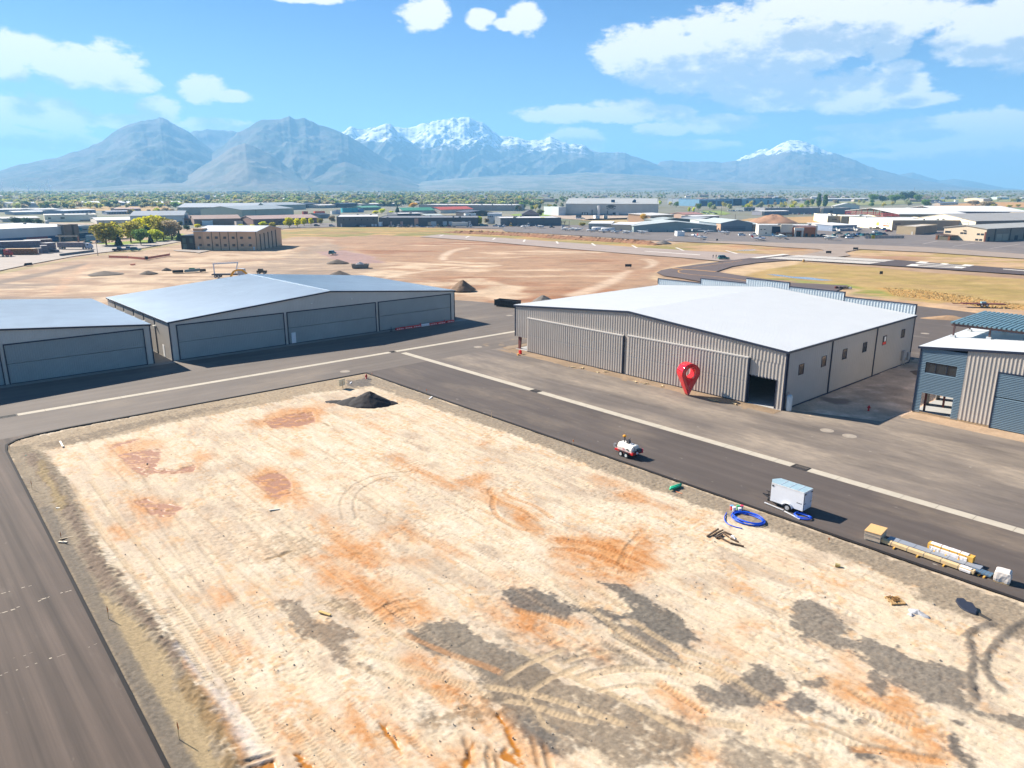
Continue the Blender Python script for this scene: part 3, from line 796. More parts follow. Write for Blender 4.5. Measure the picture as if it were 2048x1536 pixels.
# ---- paving
def asphalt(name,c,along='x',streak=0.18,dust=0.0,dustc=(0.30,0.25,0.19),spots=0.0,rough=0.85,dscale=0.10):
 m,t,N,L,b=new_mat(name)
 g=N.new('ShaderNodeNewGeometry')
 def noi(scale,sx,sy,det=5,ro=0.6):
  mp=N.new('ShaderNodeMapping');mp.inputs['Scale'].default_value=(sx,sy,1);L.new(g.outputs['Position'],mp.inputs['Vector'])
  n=N.new('ShaderNodeTexNoise');n.inputs['Scale'].default_value=scale;n.inputs['Detail'].default_value=det;n.inputs['Roughness'].default_value=ro
  L.new(mp.outputs[0],n.inputs['Vector']);return n.outputs['Fac']
 def rng(v,a,b_,lo,hi):
  r=N.new('ShaderNodeMapRange');r.inputs[1].default_value=a;r.inputs[2].default_value=b_;r.inputs[3].default_value=lo;r.inputs[4].default_value=hi
  L.new(v,r.inputs[0]);return r.outputs[0]
 def mul(a,b_):
  q=N.new('ShaderNodeMath');q.operation='MULTIPLY';L.new(a,q.inputs[0]);L.new(b_,q.inputs[1]);return q.outputs[0]
 sx,sy=(0.02,1.0)if along=='x' else(1.0,0.02)
 st=rng(noi(0.75,sx,sy,4,.65),.3,.7,1-streak,1+streak)
 big=rng(noi(0.12,1,1,4),.3,.7,.9,1.1)
 fine=rng(noi(14,1,1,6,.8),.3,.7,.84,1.16)
 f=mul(mul(st,big),fine)
 v=N.new('ShaderNodeVectorMath');v.operation='SCALE';v.inputs[0].default_value=c;L.new(f,v.inputs['Scale'])
 out=v.outputs[0]
 if dust:
  sx2,sy2=(0.35,1.0)if along=='x' else(1.0,.35)
  d1=rng(noi(dscale,sx2,sy2,7,.62),.62-.3*dust,.80-.25*dust,0,.85)
  d2=rng(noi(1.3,sx2,sy2,6,.7),.35,.75,.35,1)
  mx_=N.new('ShaderNodeMix');mx_.data_type='RGBA';L.new(mul(d1,d2),mx_.inputs['Factor'])
  L.new(out,mx_.inputs['A']);mx_.inputs['B'].default_value=(*dustc,1);out=mx_.outputs['Result']
 if spots:
  s1=rng(noi(1.6,.6,1.0,3,.5),.70,.76,0,spots)
  mx2=N.new('ShaderNodeMix');mx2.data_type='RGBA';L.new(s1,mx2.inputs['Factor'])
  L.new(out,mx2.inputs['A']);mx2.inputs['B'].default_value=(.36,.32,.27,1);out=mx2.outputs['Result']
 L.new(out,b.inputs['Base Color'])
 b.inputs['Roughness'].default_value=rough;b.inputs['Specular IOR Level'].default_value=.35
 nb=N.new('ShaderNodeTexNoise');nb.inputs['Scale'].default_value=30;nb.inputs['Detail'].default_value=4
 L.new(g.outputs['Position'],nb.inputs['Vector'])
 bp=N.new('ShaderNodeBump');bp.inputs['Strength'].default_value=.25;bp.inputs['Distance'].default_value=.02
 L.new(nb.outputs['Fac'],bp.inputs['Height']);L.new(bp.outputs[0],b.inputs['Normal'])
 return m
A_new=asphalt('asphalt_fresh',tuple(pc(108,98,92)),'x',.16,.32,tuple(pc(178,160,138)),spots=.6)
A_cross=asphalt('asphalt_cross',tuple(pc(132,122,113)),'y',.14,.32,tuple(pc(176,160,140)),spots=.15)
A_left=asphalt('asphalt_left',tuple(pc(104,90,80)),'x',.55,.05,spots=.1)
A_old=asphalt('asphalt_dusty',tuple(pc(130,120,112)),'x',.20,.72,tuple(pc(216,198,174)),spots=.6,dscale=.11)
A_rear=asphalt('asphalt_rear',tuple(pc(116,106,99)),'x',.10,.08,spots=.1)
A_edge=M('asphalt_cut_edge',tuple(pc(34,29,28)),.9,var=.3,scale=3)
CONC=M('gutter_concrete',tuple(pc(226,216,196)),.9,var=.10,scale=1.2,bump=.1,var2=.06,scale2=.2)
CONC2=M('apron_concrete',tuple(pc(176,170,160)),.9,var=.12,scale=.8,bump=.1)
sheet('cross_lane',[(-130.6,-70),(-99.4,-70),(-99.4,98),(-130.6,98)],0,A_cross,thick=.22)
sheet('cross_lane',[(-172,98),(-99.4,98),(-99.4,142),(-122,128),(-134.5,121.5),(-140,120.5),(-147,118.6),(-153,116),(-160,114),(-172,112)],0,A_cross,thick=.22)
sheet('near_lane',[(-99.4,57.5),(20,57.5),(20,70),(-99.4,70)],0,A_new,thick=.22)
sheet('hangar_lane',[(-99.4,70),(20,70),(20,96.6),(-33.9,96.6),(-34.2,92.5),(-44.8,88.4),(-44.8,85.2),(-60,84.9),(-80,84.6),(-94,84.4),(-99.4,86)],0,A_old,thick=.22)
sheet('west_lane',[(-99.4,-40),(4,-40),(4,6.3),(-34.2,7.3),(-94.6,8.85),(-96.9,9.2),(-98.2,10.3),(-99.0,12.5),(-99.4,16)],0,A_left,thick=.22)
sheet('rear_lane',[(-88,132),(16,132),(16,182),(-30,187),(-43,188.6),(-50.6,194.5),(-60,195.8),(-68.6,196.5),(-88,200)],0,A_rear,thick=.2)
for pts in([(-99.4,57.3),(20,57.3),(20,57.6),(-99.4,57.6)],[(-99.52,16),(-99.2,16),(-99.2,57.3),(-99.52,57.3)],[(4,6.22),(4,6.44),(-34.2,7.44),(-34.2,7.22)],[(-34.2,7.22),(-34.2,7.44),(-94.6,9.0),(-94.6,8.78)],[(-94.6,8.78),(-94.6,9.0),(-96.8,9.36),(-96.9,9.1)],[(-96.9,9.1),(-96.8,9.36),(-98.05,10.45),(-98.3,10.25)],[(-98.3,10.25),(-98.05,10.45),(-98.82,12.6),(-99.12,12.5)],[(-99.12,12.5),(-98.82,12.6),(-99.2,16),(-99.52,16)]):
 sheet('lane_edge',pts,.005,A_edge,thick=.16)
gut=MB()
segs=[(-107.8,-76.0),(-72.9,-34.0),(-32.4,20)]
def gutter(axis,c,w,runs,name):
 mb=MB()
 for a,b_ in runs:
  q=a
  while q<b_-.05:
   e=min(q+3.05,b_)
   if axis=='x':mb.box(q,c-w/2,-.1,e-.035,c+w/2,.012)
   else:mb.box(c-w/2,q,-.1,c+w/2,e-.035,.012)
   q=e
 return tag(mb.build(name,CONC),None,None,None,'structure')
gutter('x',70.0,1.15,[(-107.6,-74.2),(-72.6,-34.1),(-32.3,20)],'gutter')
gutter('y',-109.5,1.1,[(-70,9.9),(12.2,68.4),(69.6,126)],'gutter')
DARKM=M('grate_iron',(.035,.032,.03),.6,.4,var=.3)
for i,(x0,y0,dx,dy,lb)in enumerate([(-73.4,70,1.4,1.1,'dark iron storm drain in the concrete gutter opposite the ribbed hangar doors'),(-33.2,70,1.6,1.1,'dark iron storm drain in the concrete gutter beyond the white trailer'),(-109.5,11.05,1.05,2.0,'storm drain in the gutter in front of the left grey hangar'),(-109.5,69.0,.9,.9,'small drain where the two concrete gutters meet')]):
 t=thing('storm_drain',lb,'storm drain',(x0,y0,0),0,'storm drains in the gutters')
 fr=MB()
 for s_ in(-1,1):
  fr.box(-dx/2,s_*dy/2-.05,-.05,dx/2,s_*dy/2+.05,.016);fr.box(s_*dx/2-.05,-dy/2+.05,-.05,s_*dx/2+.05,dy/2-.05,.016)
 fr.build('frame',DARKM,t)
 br=MB();n_=9
 for k in range(n_):br.box(-dx/2+.05+(dx-.1)*(k+.3)/n_,-dy/2+.05,-.05,-dx/2+.05+(dx-.1)*(k+.8)/n_,dy/2-.05,.010)
 br.build('grate',DARKM,t)
MHW=M('manhole_concrete',tuple(pc(190,178,162)),.9,var=.15,scale=2)
MHC=M('manhole_lid',tuple(pc(196,184,168)),.8,var=.2,scale=3)
for(px,py,lb)in[(690,743,'pale manhole collar in the cross lane near the red hydrant'),(956,694,'pale manhole collar in the lane before the left end of the ribbed hangar'),(1019,631,'pale manhole collar in the lane below the black dumpster'),(1654,861,'pale manhole collar in the dusty lane right of the hangar corner, the farther of two'),(1699,872,'pale manhole collar in the dusty lane right of the hangar corner, the nearer of two'),(1850,667,'pale manhole collar in the dark lane behind the two right hangars')]:
 x,y,_=at(px,py)
 t=thing('manhole',lb,'manhole',(x,y,0),0,'manholes in the lanes')
 MB().lathe([(.8,-.05),(.8,.012),(.42,.014)],n=22).build('collar',MHW,t)
 MB().lathe([(.40,-.05),(.40,.020),(.1,.024)],n=22).build('lid',MHC,t)
 # chalk marks across the west lane
chalk=M('chalk',tuple(pc(235,222,200)),.95,var=.3,scale=4)
mk=MB()
for(xa,ya,xb,yb,n_,s_)in[(-56.2,1.0,-56.5,7.6,26,1.0),(-59.4,.0,-59.2,5.6,18,.7),(-48.6,.5,-48.0,7.4,14,.55),(-50.0,1.0,-49.6,5,8,.5)]:
 for k in range(n_):
  if random.random()<.25:continue
  f=(k+random.random())/n_;x=xa+(xb-xa)*f+random.uniform(-.08,.08);y=ya+(yb-ya)*f
  w=random.uniform(.02,.07)*s_;l=random.uniform(.08,.26)*s_
  if random.random()<.12:w*=2.2
  mk.face([(x-w,y-l,.004),(x+w,y-l*.6,.004),(x+w*.7,y+l,.004),(x-w,y+l*.7,.004)])
tag(mk.build('chalk_marks',chalk),None,None,None,'structure')
# concrete strips along the left hangars and the earth strip before the big hangar
sheet('hangar_apron',[(-128.3,-30),(-126.5,-30),(-126.5,100.2),(-128.3,100.2)],.012,CONC2,thick=.1)
sheet('passage_paving',[(-168,34.4),(-128.3,34.4),(-128.3,37.3),(-168,37.3)],.01,CONC2,thick=.1)
# ---- the big hangars
def wallm(name,c,**k):return M(name,c,.55,0,var=k.get('var',.05),scale=.5,var2=.05,scale2=.12)
TAN_W=wallm('ribbed_tan_sheet',tuple(pc(188,180,170)*1.65))
TAN_S=wallm('side_tan_sheet',tuple(pc(182,178,172)*1.55))
GREY_D=wallm('grey_door_sheet',tuple(pc(166,174,172)*1.5))
GREY_W=wallm('ribbed_grey_sheet',tuple(pc(204,200,190)*1.75))
NAVY=M('navy_trim',(.018,.026,.050),.45,0,var=.1)
WHITE_R=M('white_roof_sheet',(.56,.57,.57),.45,0,var=.03,scale=.3)
GALV=M('galvalume_roof',(.66,.72,.74),.38,.6,var=.06,scale=.25,var2=.05,scale2=.06)
DARKI=M('dark_interior',(.05,.05,.05),.9)
INT=M('interior_liner',(.16,.15,.14),.9)
GLASS=M('dark_glass',(.02,.025,.03),.08,0,var=.05,spec=.8)
WHITEP=M('white_paint',(.78,.78,.76),.5,var=.05)
STEEL_R=M('red_oxide_steel',(.15,.04,.03),.7,var=.2)
CONC_F=M('floor_concrete',(.42,.41,.39),.8,var=.12,scale=.8)
GREYM=M('grey_metal',(.33,.34,.35),.5,.3,var=.1)
def roof_slab(mb,x0,x1,y0,y1,z0,z1,t=.12):
 """sloped slab from edge (x0) at z0 to (x1) at z1, spanning y"""
 mb.prism([(x0,y0,z0),(x1,y0,z1),(x1,y1,z1),(x0,y1,z0)],(0,0,t))
 # --- ribbed tan hangar on the right (front faces -Y)
X0,X1,Y0,Y1=-97.3,-44.9,87.5,129.5
XR,ZE,ZR=-71.1,7.92,10.0
mh=thing('hangar','large tan hangar with vertical ribbed front, two bifold doors and a white roof','hangar',(XR,Y0,0))
def lb_(o):return o
def MHp(mb,name,mat,smooth=False):
 o=mb.build(name,mat,mh,smooth)
 o.location=(-XR,-Y0,0)
 return o
def zroof(x):return ZE+(ZR-ZE)*(1-abs(x-XR)/((X1-X0)/2))
w=MB()
U=(1,0,0);OUT=(0,-1,0)
w.ribs((X0,Y0,0),U,X1-X0,lambda s:6.15 if s>3.3 else 2.3,lambda s:zroof(X0+s)-.05,OUT,.5,.065)
w.ribs((-71.72,Y0,0),U,.68,lambda s:0,lambda s:6.15,OUT,.5,.065)
w.ribs((-50.0,Y0,0),U,4.0,lambda s:3.9,lambda s:6.15,OUT,.5,.065)
w.ribs((-46.0,Y0,0),U,1.1,lambda s:0,lambda s:6.15,OUT,.5,.065)
MHp(w,'front_wall',TAN_W)
s_=MB()
s_.ribs((X1,Y0,0),(0,1,0),Y1-Y0,lambda s:0,lambda s:ZE-.05,(1,0,0),.61,.02)
MHp(s_,'side_wall',TAN_S)
b_=MB();b_.ribs((X0,Y0,0),(0,1,0),Y1-Y0,lambda s:0 if s>9 else 2.3,lambda s:ZE-.05,(-1,0,0),.61,.02)
MHp(b_,'far_side_wall',TAN_S)
b2=MB();b2.prism([(X0,Y1,0),(X1,Y1,0),(X1,Y1,ZE),(XR,Y1,ZR),(X0,Y1,ZE)],(0,.12,0));MHp(b2,'back_wall',TAN_S)
il=MB();il.box(-60,Y0+16,0,-45.1,Y0+16.1,ZE);il.box(-60.1,Y0+.3,0,-60,Y0+16.1,ZE);MHp(il,'partition',DARKI)
r=MB()
for xa,xb,za,zb in((X0-.25,XR,ZE-.02,ZR),(XR,X1+.25,ZR,ZE-.02)):
 roof_slab(r,xa,xb,Y0-.2,Y1-.02,za,zb,.1)
ro=MHp(r,'roof',WHITE_R)
rs=MB();q=Y0+.3
while q<Y1-.2:
 rs.prism([(X0-.2,q,ZE+.08),(XR,q,ZR+.10),(XR,q+.045,ZR+.10),(X0-.2,q+.045,ZE+.08)],(0,0,.05))
 rs.prism([(XR,q,ZR+.10),(X1+.2,q,ZE+.08),(X1+.2,q+.045,ZE+.08),(XR,q+.045,ZR+.10)],(0,0,.05));q+=.61
sm=rs.build('seam',WHITE_R,ro)
tr=MB()
for xa,xb,za,zb in((X0-.28,XR,ZE,ZR),(XR,X1+.28,ZR,ZE)):
 tr.prism([(xa,Y0-.24,za-.26),(xb,Y0-.24,zb-.26),(xb,Y0-.24,zb+.03),(xa,Y0-.24,za+.03)],(0,.035,0))
tr.box(X1+.25,Y0-.2,ZE-.24,X1+.30,Y1,ZE+.02)
tr.box(X0-.30,Y0-.2,ZE-.24,X0-.25,Y1,ZE+.02)
MHp(tr,'eave_trim',NAVY)
for nm,xa,xb,ya,yb in(('corner_trim',X1-.12,X1+.09,Y0-.08,Y0+.12),('corner_trim',X1,X1+.09,Y1-.2,Y1+.08),('downspout',X1+.02,X1+.14,100.0,100.2),('downspout',X1+.02,X1+.14,114.7,114.9),('corner_trim',X0-.08,X0+.1,Y0-.08,Y0+.1),('downspout',X1+.09,X1+.22,Y0+.12,Y0+.26)):
 MHp(MB().box(xa,ya,0 if xa>X0+5 else 2.3,xb,yb,ZE-.2),nm,NAVY)
MHp(MB().box(X1+.021,Y0+.3,-.1,X1+.08,Y1,.14),'base_trim',NAVY)
def bifold(xa,xb,zt,lbl):
 d=MB()
 d.ribs((xa,Y0-.34,0),U,xb-xa,lambda s:.12,lambda s:2.98,OUT,.5,.065)
 d.ribs((xa,Y0-.34,0),U,xb-xa,lambda s:3.08,lambda s:zt,OUT,.5,.065)
 d.box(xa,Y0-.33,.1,xa+.05,Y0-.02,zt)
 o=MHp(d,'bifold_door',TAN_W)
 h=MB().box(xa,Y0-.345,2.97,xb,Y0-.3,3.09)
 h.build('hinge_rail',TAN_S,o)
 h2=MB().box(xa-.02,Y0-.42,zt,xb+.02,Y0-.05,zt+.16);h2.build('top_rail',M('door_rail',(.5,.47,.43),.6),o)
 h3=MB().box(xb,Y0-.40,.1,xb+.14,Y0-.02,zt).box(xa,Y0-.36,.02,xb,Y0-.05,.11);h3.build('edge_seal',NAVY,o)
bifold(-93.8,-71.85,6.0,'');bifold(-71.0,-50.15,6.2,'')
fr=MB().box(-50.0,Y0-.06,3.86,-46.0,Y0+.1,3.98).box(-50.05,Y0-.06,0,-49.93,Y0+.1,3.9).box(-46.06,Y0-.06,0,-45.94,Y0+.1,3.9)
MHp(fr,'doorway_frame',NAVY)
MHp(MB().box(X0+.2,Y0-.1,-.1,X1-.1,Y1,.03),'floor_slab',CONC_F)
c_=MB()
c_.prism([(-96.75,Y0+.25,0),(-96.25,Y0+.25,0),(-95.75,Y0+.25,5.5),(-96.75,Y0+.25,5.5)],(0,.25,0)).box(-97.0,Y0+.1,0,-96.0,Y0+.7,.06)
MHp(c_,'steel_column',STEEL_R)
for y,z0,z1 in((91.6,4.25,5.6),(97.95,4.32,5.72),(104.3,4.42,5.83),(110.95,4.5,5.88),(118.0,4.62,5.95),(125.1,4.8,6.1)):
 f=MB();wv=.62
 for q0,q1,a,b in((y-wv,y+wv,z0-.06,z0),(y-wv,y+wv,z1,z1+.06),(y-wv-.06,y-wv,z0-.06,z1+.06),(y+wv,y+wv+.06,z0-.06,z1+.06)):
  f.box(X1,q0,a,X1+.07,q1,b)
 o=MHp(f,'window',NAVY)
 MB().box(X1-.02,y-wv,z0,X1+.03,y+wv,z1).build('pane',GLASS,o)
 if abs(y-118)<.1:
  MB().box(X1+.031,y-wv,z0,X1+.04,y+wv,z0+.42).build('warning_sheet',M('red_orange_sheet',(.75,.06,.03),.6),o)
  MB().box(X1+.031,y-.1,z0+.5,X1+.04,y+wv-.1,z1-.1).build('paper',WHITEP,o)
  # stepped parapet at the back
PW=wallm('parapet_back_sheet',tuple(pc(214,226,232)*1.35))
for xa,xb,zt in((-97.6,-86.8,9.35),(-86.8,-76.4,10.3),(-76.4,-67.4,11.22),(-67.4,-57.0,10.48),(-57.0,-45.0,9.65)):
 p_=MB();p_.ribs((xa,Y1,0),U,xb-xa,lambda s:ZE-.3,lambda s,z=zt:z,OUT,.5,.06);p_.box(xa,Y1+.05,ZE-.3,xb,Y1+.12,zt)
 o=MHp(p_,'parapet',PW)
 MB().box(xa-.03,Y1-.1,zt,xb+.03,Y1+.2,zt+.14).build('cap',NAVY,o)
 if xb>-60:MB().box(xb-.02,Y1-.1,ZE-.1,xb+.08,Y1+.3,zt+.14).build('end_trim',NAVY,o)
 else:
  for(xx,za)in(((xa,0),)if xa<-76.5 else((xb,0),)):MB().box(xx-.05,Y1-.1,zt-1.0,xx+.05,Y1+.2,zt).build('end_trim',NAVY,o)
  # services on the side wall
mt=MB().box(X1+.03,125.6,.9,X1+.4,126.6,2.5).box(X1+.03,126.8,1.2,X1+.3,127.3,2.2).tube([(X1+.2,126.1,.9),(X1+.2,126.1,0)],.08).tube([(X1+.2,127.0,1.2),(X1+.2,127.0,0)],.06).box(X1+.03,127.6,.7,X1+.45,128.4,1.9)
MHp(mt,'meter_cabinet',GREYM)
gt=thing('propane_tank','tall pale grey gas tank standing at the hangar corner','tank',(X1+.62,Y0+.55,0))
MB().lathe([(.02,0),(.36,.02),(.38,.15),(.38,1.85),(.30,2.1),(.12,2.2),(.02,2.21)],n=18).build('vessel',M('pale_tank',(.55,.60,.60),.45),gt,True)
MB().tube([(0,0,2.2),(0,0,2.35),(-.3,.1,2.45),(-.5,.1,2.3)],.035).build('pipe',GREYM,gt)
# --- grey hangars on the left (front faces +X)
def grey_hangar(nm,lbl,ya,yb,doors,right_end=True,seams=True):
 xf,xbk,ze,zr=-128.3,-167.0,6.58,9.15
 ym=(ya+yb)/2
 t=thing('hangar',lbl,'hangar',(xf,ym,0),0,'grey hangars along the cross lane')
 def P(mb,name,mat,par=None):
  o=mb.build(name,mat,par or t)
  if par is None:o.location=(-xf,-ym,0)
  return o
 zr_=lambda y:ze+(zr-ze)*(1-abs(y-ym)/((yb-ya)/2))
 w=MB()
 w.ribs((xf,ya,0),(0,1,0),yb-ya,lambda s:6.06,lambda s:zr_(ya+s)-.05,(1,0,0),.305,.03)
 cuts=[ya]+[v for d in doors for v in d]+[yb]
 for a,b in zip(cuts[::2],cuts[1::2]):
  if b-a>.1:w.ribs((xf,a,0),(0,1,0),b-a,lambda s:0,lambda s:6.06,(1,0,0),.305,.03)
 P(w,'front_wall',GREY_W)
 s=MB();s.ribs((xf,ya,0),(-1,0,0),xf-xbk,lambda s:0,lambda s:ze-.05,(0,-1,0),.61,.02);P(s,'side_wall',TAN_S)
 s=MB();s.ribs((xf,yb,0),(-1,0,0),xf-xbk,lambda s:0,lambda s:ze-.05,(0,1,0),.61,.02);P(s,'far_side_wall',TAN_S)
 P(MB().prism([(xbk,ya,0),(xbk,yb,0),(xbk,yb,ze),(xbk,ym,zr),(xbk,ya,ze)],(-.1,0,0)),'back_wall',TAN_S)
 r=MB()
 for a,b,za,zb in((ya-.2,ym,ze,zr),(ym,yb+.2,zr,ze)):
  r.prism([(xbk-.2,a,za),(xf+.2,a,za),(xf+.2,b,zb),(xbk-.2,b,zb)],(0,0,.1))
 ro=P(r,'roof',GALV)
 sm=MB();q=xbk+.2
 while q<xf:
  sm.prism([(q,ya-.15,ze+.09),(q+.05,ya-.15,ze+.09),(q+.05,ym,zr+.10),(q,ym,zr+.10)],(0,0,.045))
  sm.prism([(q,ym,zr+.10),(q+.05,ym,zr+.10),(q+.05,yb+.15,ze+.09),(q,yb+.15,ze+.09)],(0,0,.045));q+=.61
 sm.build('seam',GALV,ro)
 MB().box(xbk-.2,ym-.22,zr+.10,xf+.2,ym+.22,zr+.15).build('ridge_cap',GALV,ro)
 e=MB()
 for a,b,za,zb in((ya-.24,ym,ze,zr),(ym,yb+.24,zr,ze)):
  e.prism([(xf+.2,a,za-.18),(xf+.2,b,zb-.18),(xf+.2,b,zb+.06),(xf+.2,a,za+.06)],(.04,0,0))
 e.box(xbk,ya-.26,ze-.16,xf+.2,ya-.2,ze+.05).box(xbk,yb+.2,ze-.16,xf+.2,yb+.26,ze+.05)
 P(e,'eave_trim',NAVY)
 for y in(ya,yb):
  P(MB().box(xf-.06,y-.1,0,xf+.08,y+.1,ze-.1),'corner_trim',NAVY)
 for a,b in doors:
  d=MB();d.ribs((xf+.06,a+.12,0),(0,1,0),b-a-.24,lambda s:.1,lambda s:3.0,(1,0,0),.305,.03)
  d.ribs((xf+.06,a+.12,0),(0,1,0),b-a-.24,lambda s:3.06,lambda s:5.9,(1,0,0),.305,.03)
  o=P(d,'bifold_door',GREY_D)
  f=MB().box(xf+.05,a,5.9,xf+.2,b,6.06).box(xf+.05,a,0,xf+.2,a+.13,5.9).box(xf+.05,b-.13,0,xf+.2,b,5.9).box(xf+.05,a,.0,xf+.14,b,.09)
  f.build('door_frame',NAVY,o)
 xx=xf-6
 lampm=M('lamp_white',(.8,.78,.7),.4)
 for k,x in enumerate((-161.3,-155.3,-148.7,-142.4,-136.1)):
  P(MB().box(x-.1,ya-.1,.0,x+.1,ya+.02,ze-.1),'downspout',NAVY)
  o=P(MB().box(x+.25,ya-.3,4.9,x+.75,ya-.02,5.15).box(x+.25,ya-.5,5.05,x+.75,ya-.3,5.12),'wall_lamp',lampm)
 P(MB().box(-133.0,ya-.06,0,-132.1,ya+.02,2.1),'side_door',WHITEP)
 P(MB().box(xbk+.2,ya+.2,-.1,xf-.02,yb-.2,.04),'floor_slab',CONC_F)
 return t,P
g1,P1=grey_hangar('h','grey metal hangar with three bifold doors under a pale and a bluer roof slope',37.3,97.2,[(38.4,57.55),(58.1,77.2),(77.75,96.2)])
P1(MB().box(-128.2,58.72,.1,-128.12,59.55,2.1),'walk_door',WHITEP)
for y in(63.2,71.8):
 P1(MB().box(-128.27,y-.15,7.15,-128.02,y+.15,7.3),'wall_lamp',M('lamp_white',(.8,.78,.7),.4))
g2,P2=grey_hangar('h','grey metal hangar cut off by the left edge of the photo',-25.6,34.3,[(-24.5,-6.0),(-5.4,13.5),(14.0,33.3)])
# --- blue and tan hangar at the right edge
BLUE=M('slate_blue_sheet',(.15,.215,.26),.45,0,var=.05)
rb=thing('hangar','unfinished hangar at the right edge with slate blue corrugated corner and rooftop steel canopy','hangar',(-33.35,99.8,0))
def RP(mb,name,mat,par=None):
 o=mb.build(name,mat,par or rb)
 if par is None:o.location=(33.35,-99.8,0)
 return o
xa,xb,yf,ybk=-33.35,4.0,99.8,128.0
zt=lambda x:8.62+.094*(x+33.35)if x<-14 else 8.62+.094*19.35-.094*(x+14)
bl=MB()
bx0,bx1=xa,-28.05
for a,b,z0,z1 in((bx0,bx1,6.8,8.9),(bx0,bx1,2.78,5.45),(bx0,-32.55,5.45,6.8),(-28.95,bx1,5.45,6.8),(bx0,-32.5,.1,2.78),(-28.85,bx1,.1,2.78)):
 bl.hribs((a,yf,0),(1,0,0),b-a,z0,min(z1,8.6),(0,-1,0),.21,.05)
RP(bl,'corrugated_corner',BLUE)
w=MB()
w.ribs((bx1,yf-.02,0),(1,0,0),3.55,lambda s:.25,lambda s:zt(bx1+s)-.1,(0,-1,0),.42,.05)
w.ribs((-24.5,yf-.02,0),(1,0,0),28.4,lambda s:7.0 if s<20 else .2,lambda s:zt(-24.5+s)-.1,(0,-1,0),.42,.05)
RP(w,'front_wall',TAN_W)
d=MB();d.hribs((-24.4,yf-.12,0),(1,0,0),19.8,.1,3.9,(0,-1,0),.21,.05);d.hribs((-24.4,yf-.12,0),(1,0,0),19.8,4.0,6.9,(0,-1,0),.21,.05)
o=RP(d,'bifold_door',BLUE)
MB().box(-24.52,yf-.2,0,-24.4,yf,7.02).box(-24.4,yf-.2,6.9,-4.5,yf,7.02).build('door_frame',NAVY,o)
e=MB()
e.prism([(xa-.3,yf-.25,zt(xa)-.2),(-14,yf-.25,zt(-14)-.2),(-14,yf-.25,zt(-14)+.12),(xa-.3,yf-.25,zt(xa)+.1)],(0,.05,0))
e.prism([(-14,yf-.25,zt(-14)-.2),(xb,yf-.25,zt(xb)-.2),(xb,yf-.25,zt(xb)+.12),(-14,yf-.25,zt(-14)+.12)],(0,.05,0))
e.box(xa-.34,yf-.2,zt(xa)-.22,xa-.28,ybk,zt(xa)+.08)
RP(e,'eave_trim',NAVY)
RP(MB().box(xa-.05,yf-.1,.1,xa+.12,yf+.06,8.5),'corner_trim',NAVY)
r=MB()
r.prism([(xa-.3,yf-.2,zt(xa)),(-14,yf-.2,zt(-14)),(-14,ybk,zt(-14)),(xa-.3,ybk,zt(xa))],(0,0,.1))
r.prism([(-14,yf-.2,zt(-14)),(xb,yf-.2,zt(xb)),(xb,ybk,zt(xb)),(-14,ybk,zt(-14))],(0,0,.1))
RP(r,'roof',WHITE_R)
s=MB()
for a,b,z0,z1 in((yf,ybk,2.9,8.6),(yf,yf+1.2,0,2.9),(yf+4,yf+5.5,0,2.9),(yf+8,yf+9.5,0,2.9),(yf+12,ybk,0,2.9)):s.box(xa,a+.05,z0,xa+.1,b,z1)
RP(s,'west_wall',TAN_S)
RP(MB().box(xa,ybk-.1,0,xb,ybk,8.5),'back_wall',TAN_S)
RP(MB().box(xa+.05,yf+.02,-.1,xb,ybk-.1,.05),'floor_slab',CONC_F)
i_=MB().box(-27.9,yf+.1,0,-27.8,yf+14,8.3).box(xa+.1,yf+14,0,-27.8,yf+14.1,8.3).box(xa+.1,yf+.1,4.2,-27.9,yf+14,4.3)
RP(i_,'partition',INT)
for x,y in((-32.5,101.0),(-31.4,104.5)):RP(MB().box(x,y,0,x+.22,y+.22,4.2),'steel_column',STEEL_R)
mull=MB().box(-32.6,yf+.02,5.45,-28.9,yf+.08,5.5).box(-32.6,yf+.02,6.76,-28.9,yf+.08,6.82)
for x in(-32.6,-31.4,-30.1,-28.95):mull.box(x,yf+.02,5.5,x+.07,yf+.08,6.76)
o=RP(mull,'strip_window',NAVY);MB().box(-32.55,yf+.1,5.47,-28.95,yf+.12,6.78).build('pane',GLASS,o)
RP(MB().box(xa+.02,yf-.03,-.1,-24.5,yf+.01,.24),'footing',M('footing_sand',tuple(pc(206,180,144)),.9))
# canopy of galvanised purlins on steel posts over the roof
cy0,cy1,cz=108.6,121.5,10.55
cx0,cx1=-33.0,-13.5
can=MB()
can.bar((cx0,cy0,cz),(cx1,cy0,cz+.1),.22,.34).bar((cx0,cy1,cz),(cx1,cy1,cz+.1),.22,.34)
for fy in(.36,.68):can.bar((cx0,cy0+(cy1-cy0)*fy,cz-.02),(cx1,cy0+(cy1-cy0)*fy,cz+.08),.2,.3)
co=RP(can,'canopy_beam',M('oxide_brown_steel',(.10,.055,.05),.7))
pu=MB();q=cx0
while q<cx1:
 for ya_,yb_ in((cy0-.5,cy0+4.35),(cy0+4.75,cy0+8.5),(cy0+8.95,cy1+.4)):pu.box(q,ya_,cz+.2,q+.30,yb_,cz+.42)
 q+=.55
RP(pu,'canopy_purlins',M('blue_galvanised',(.16,.27,.31),.4,.3,var=.08))
for x in(-32.6,-28.4,-22.6,-16.5):
 for y in(cy0,cy0+6.4,cy1):
  z0=zt(x)+.1
  o=RP(MB().box(x-.1,y-.1,z0,x+.1,y+.1,cz-.1),'canopy_post',M('oxide_brown_steel',(.10,.055,.05),.7))
  MB().box(x-.28,y-.28,z0,x+.28,y+.28,z0+.32).build('curb',M('post_curb',(.55,.56,.55),.7),o)
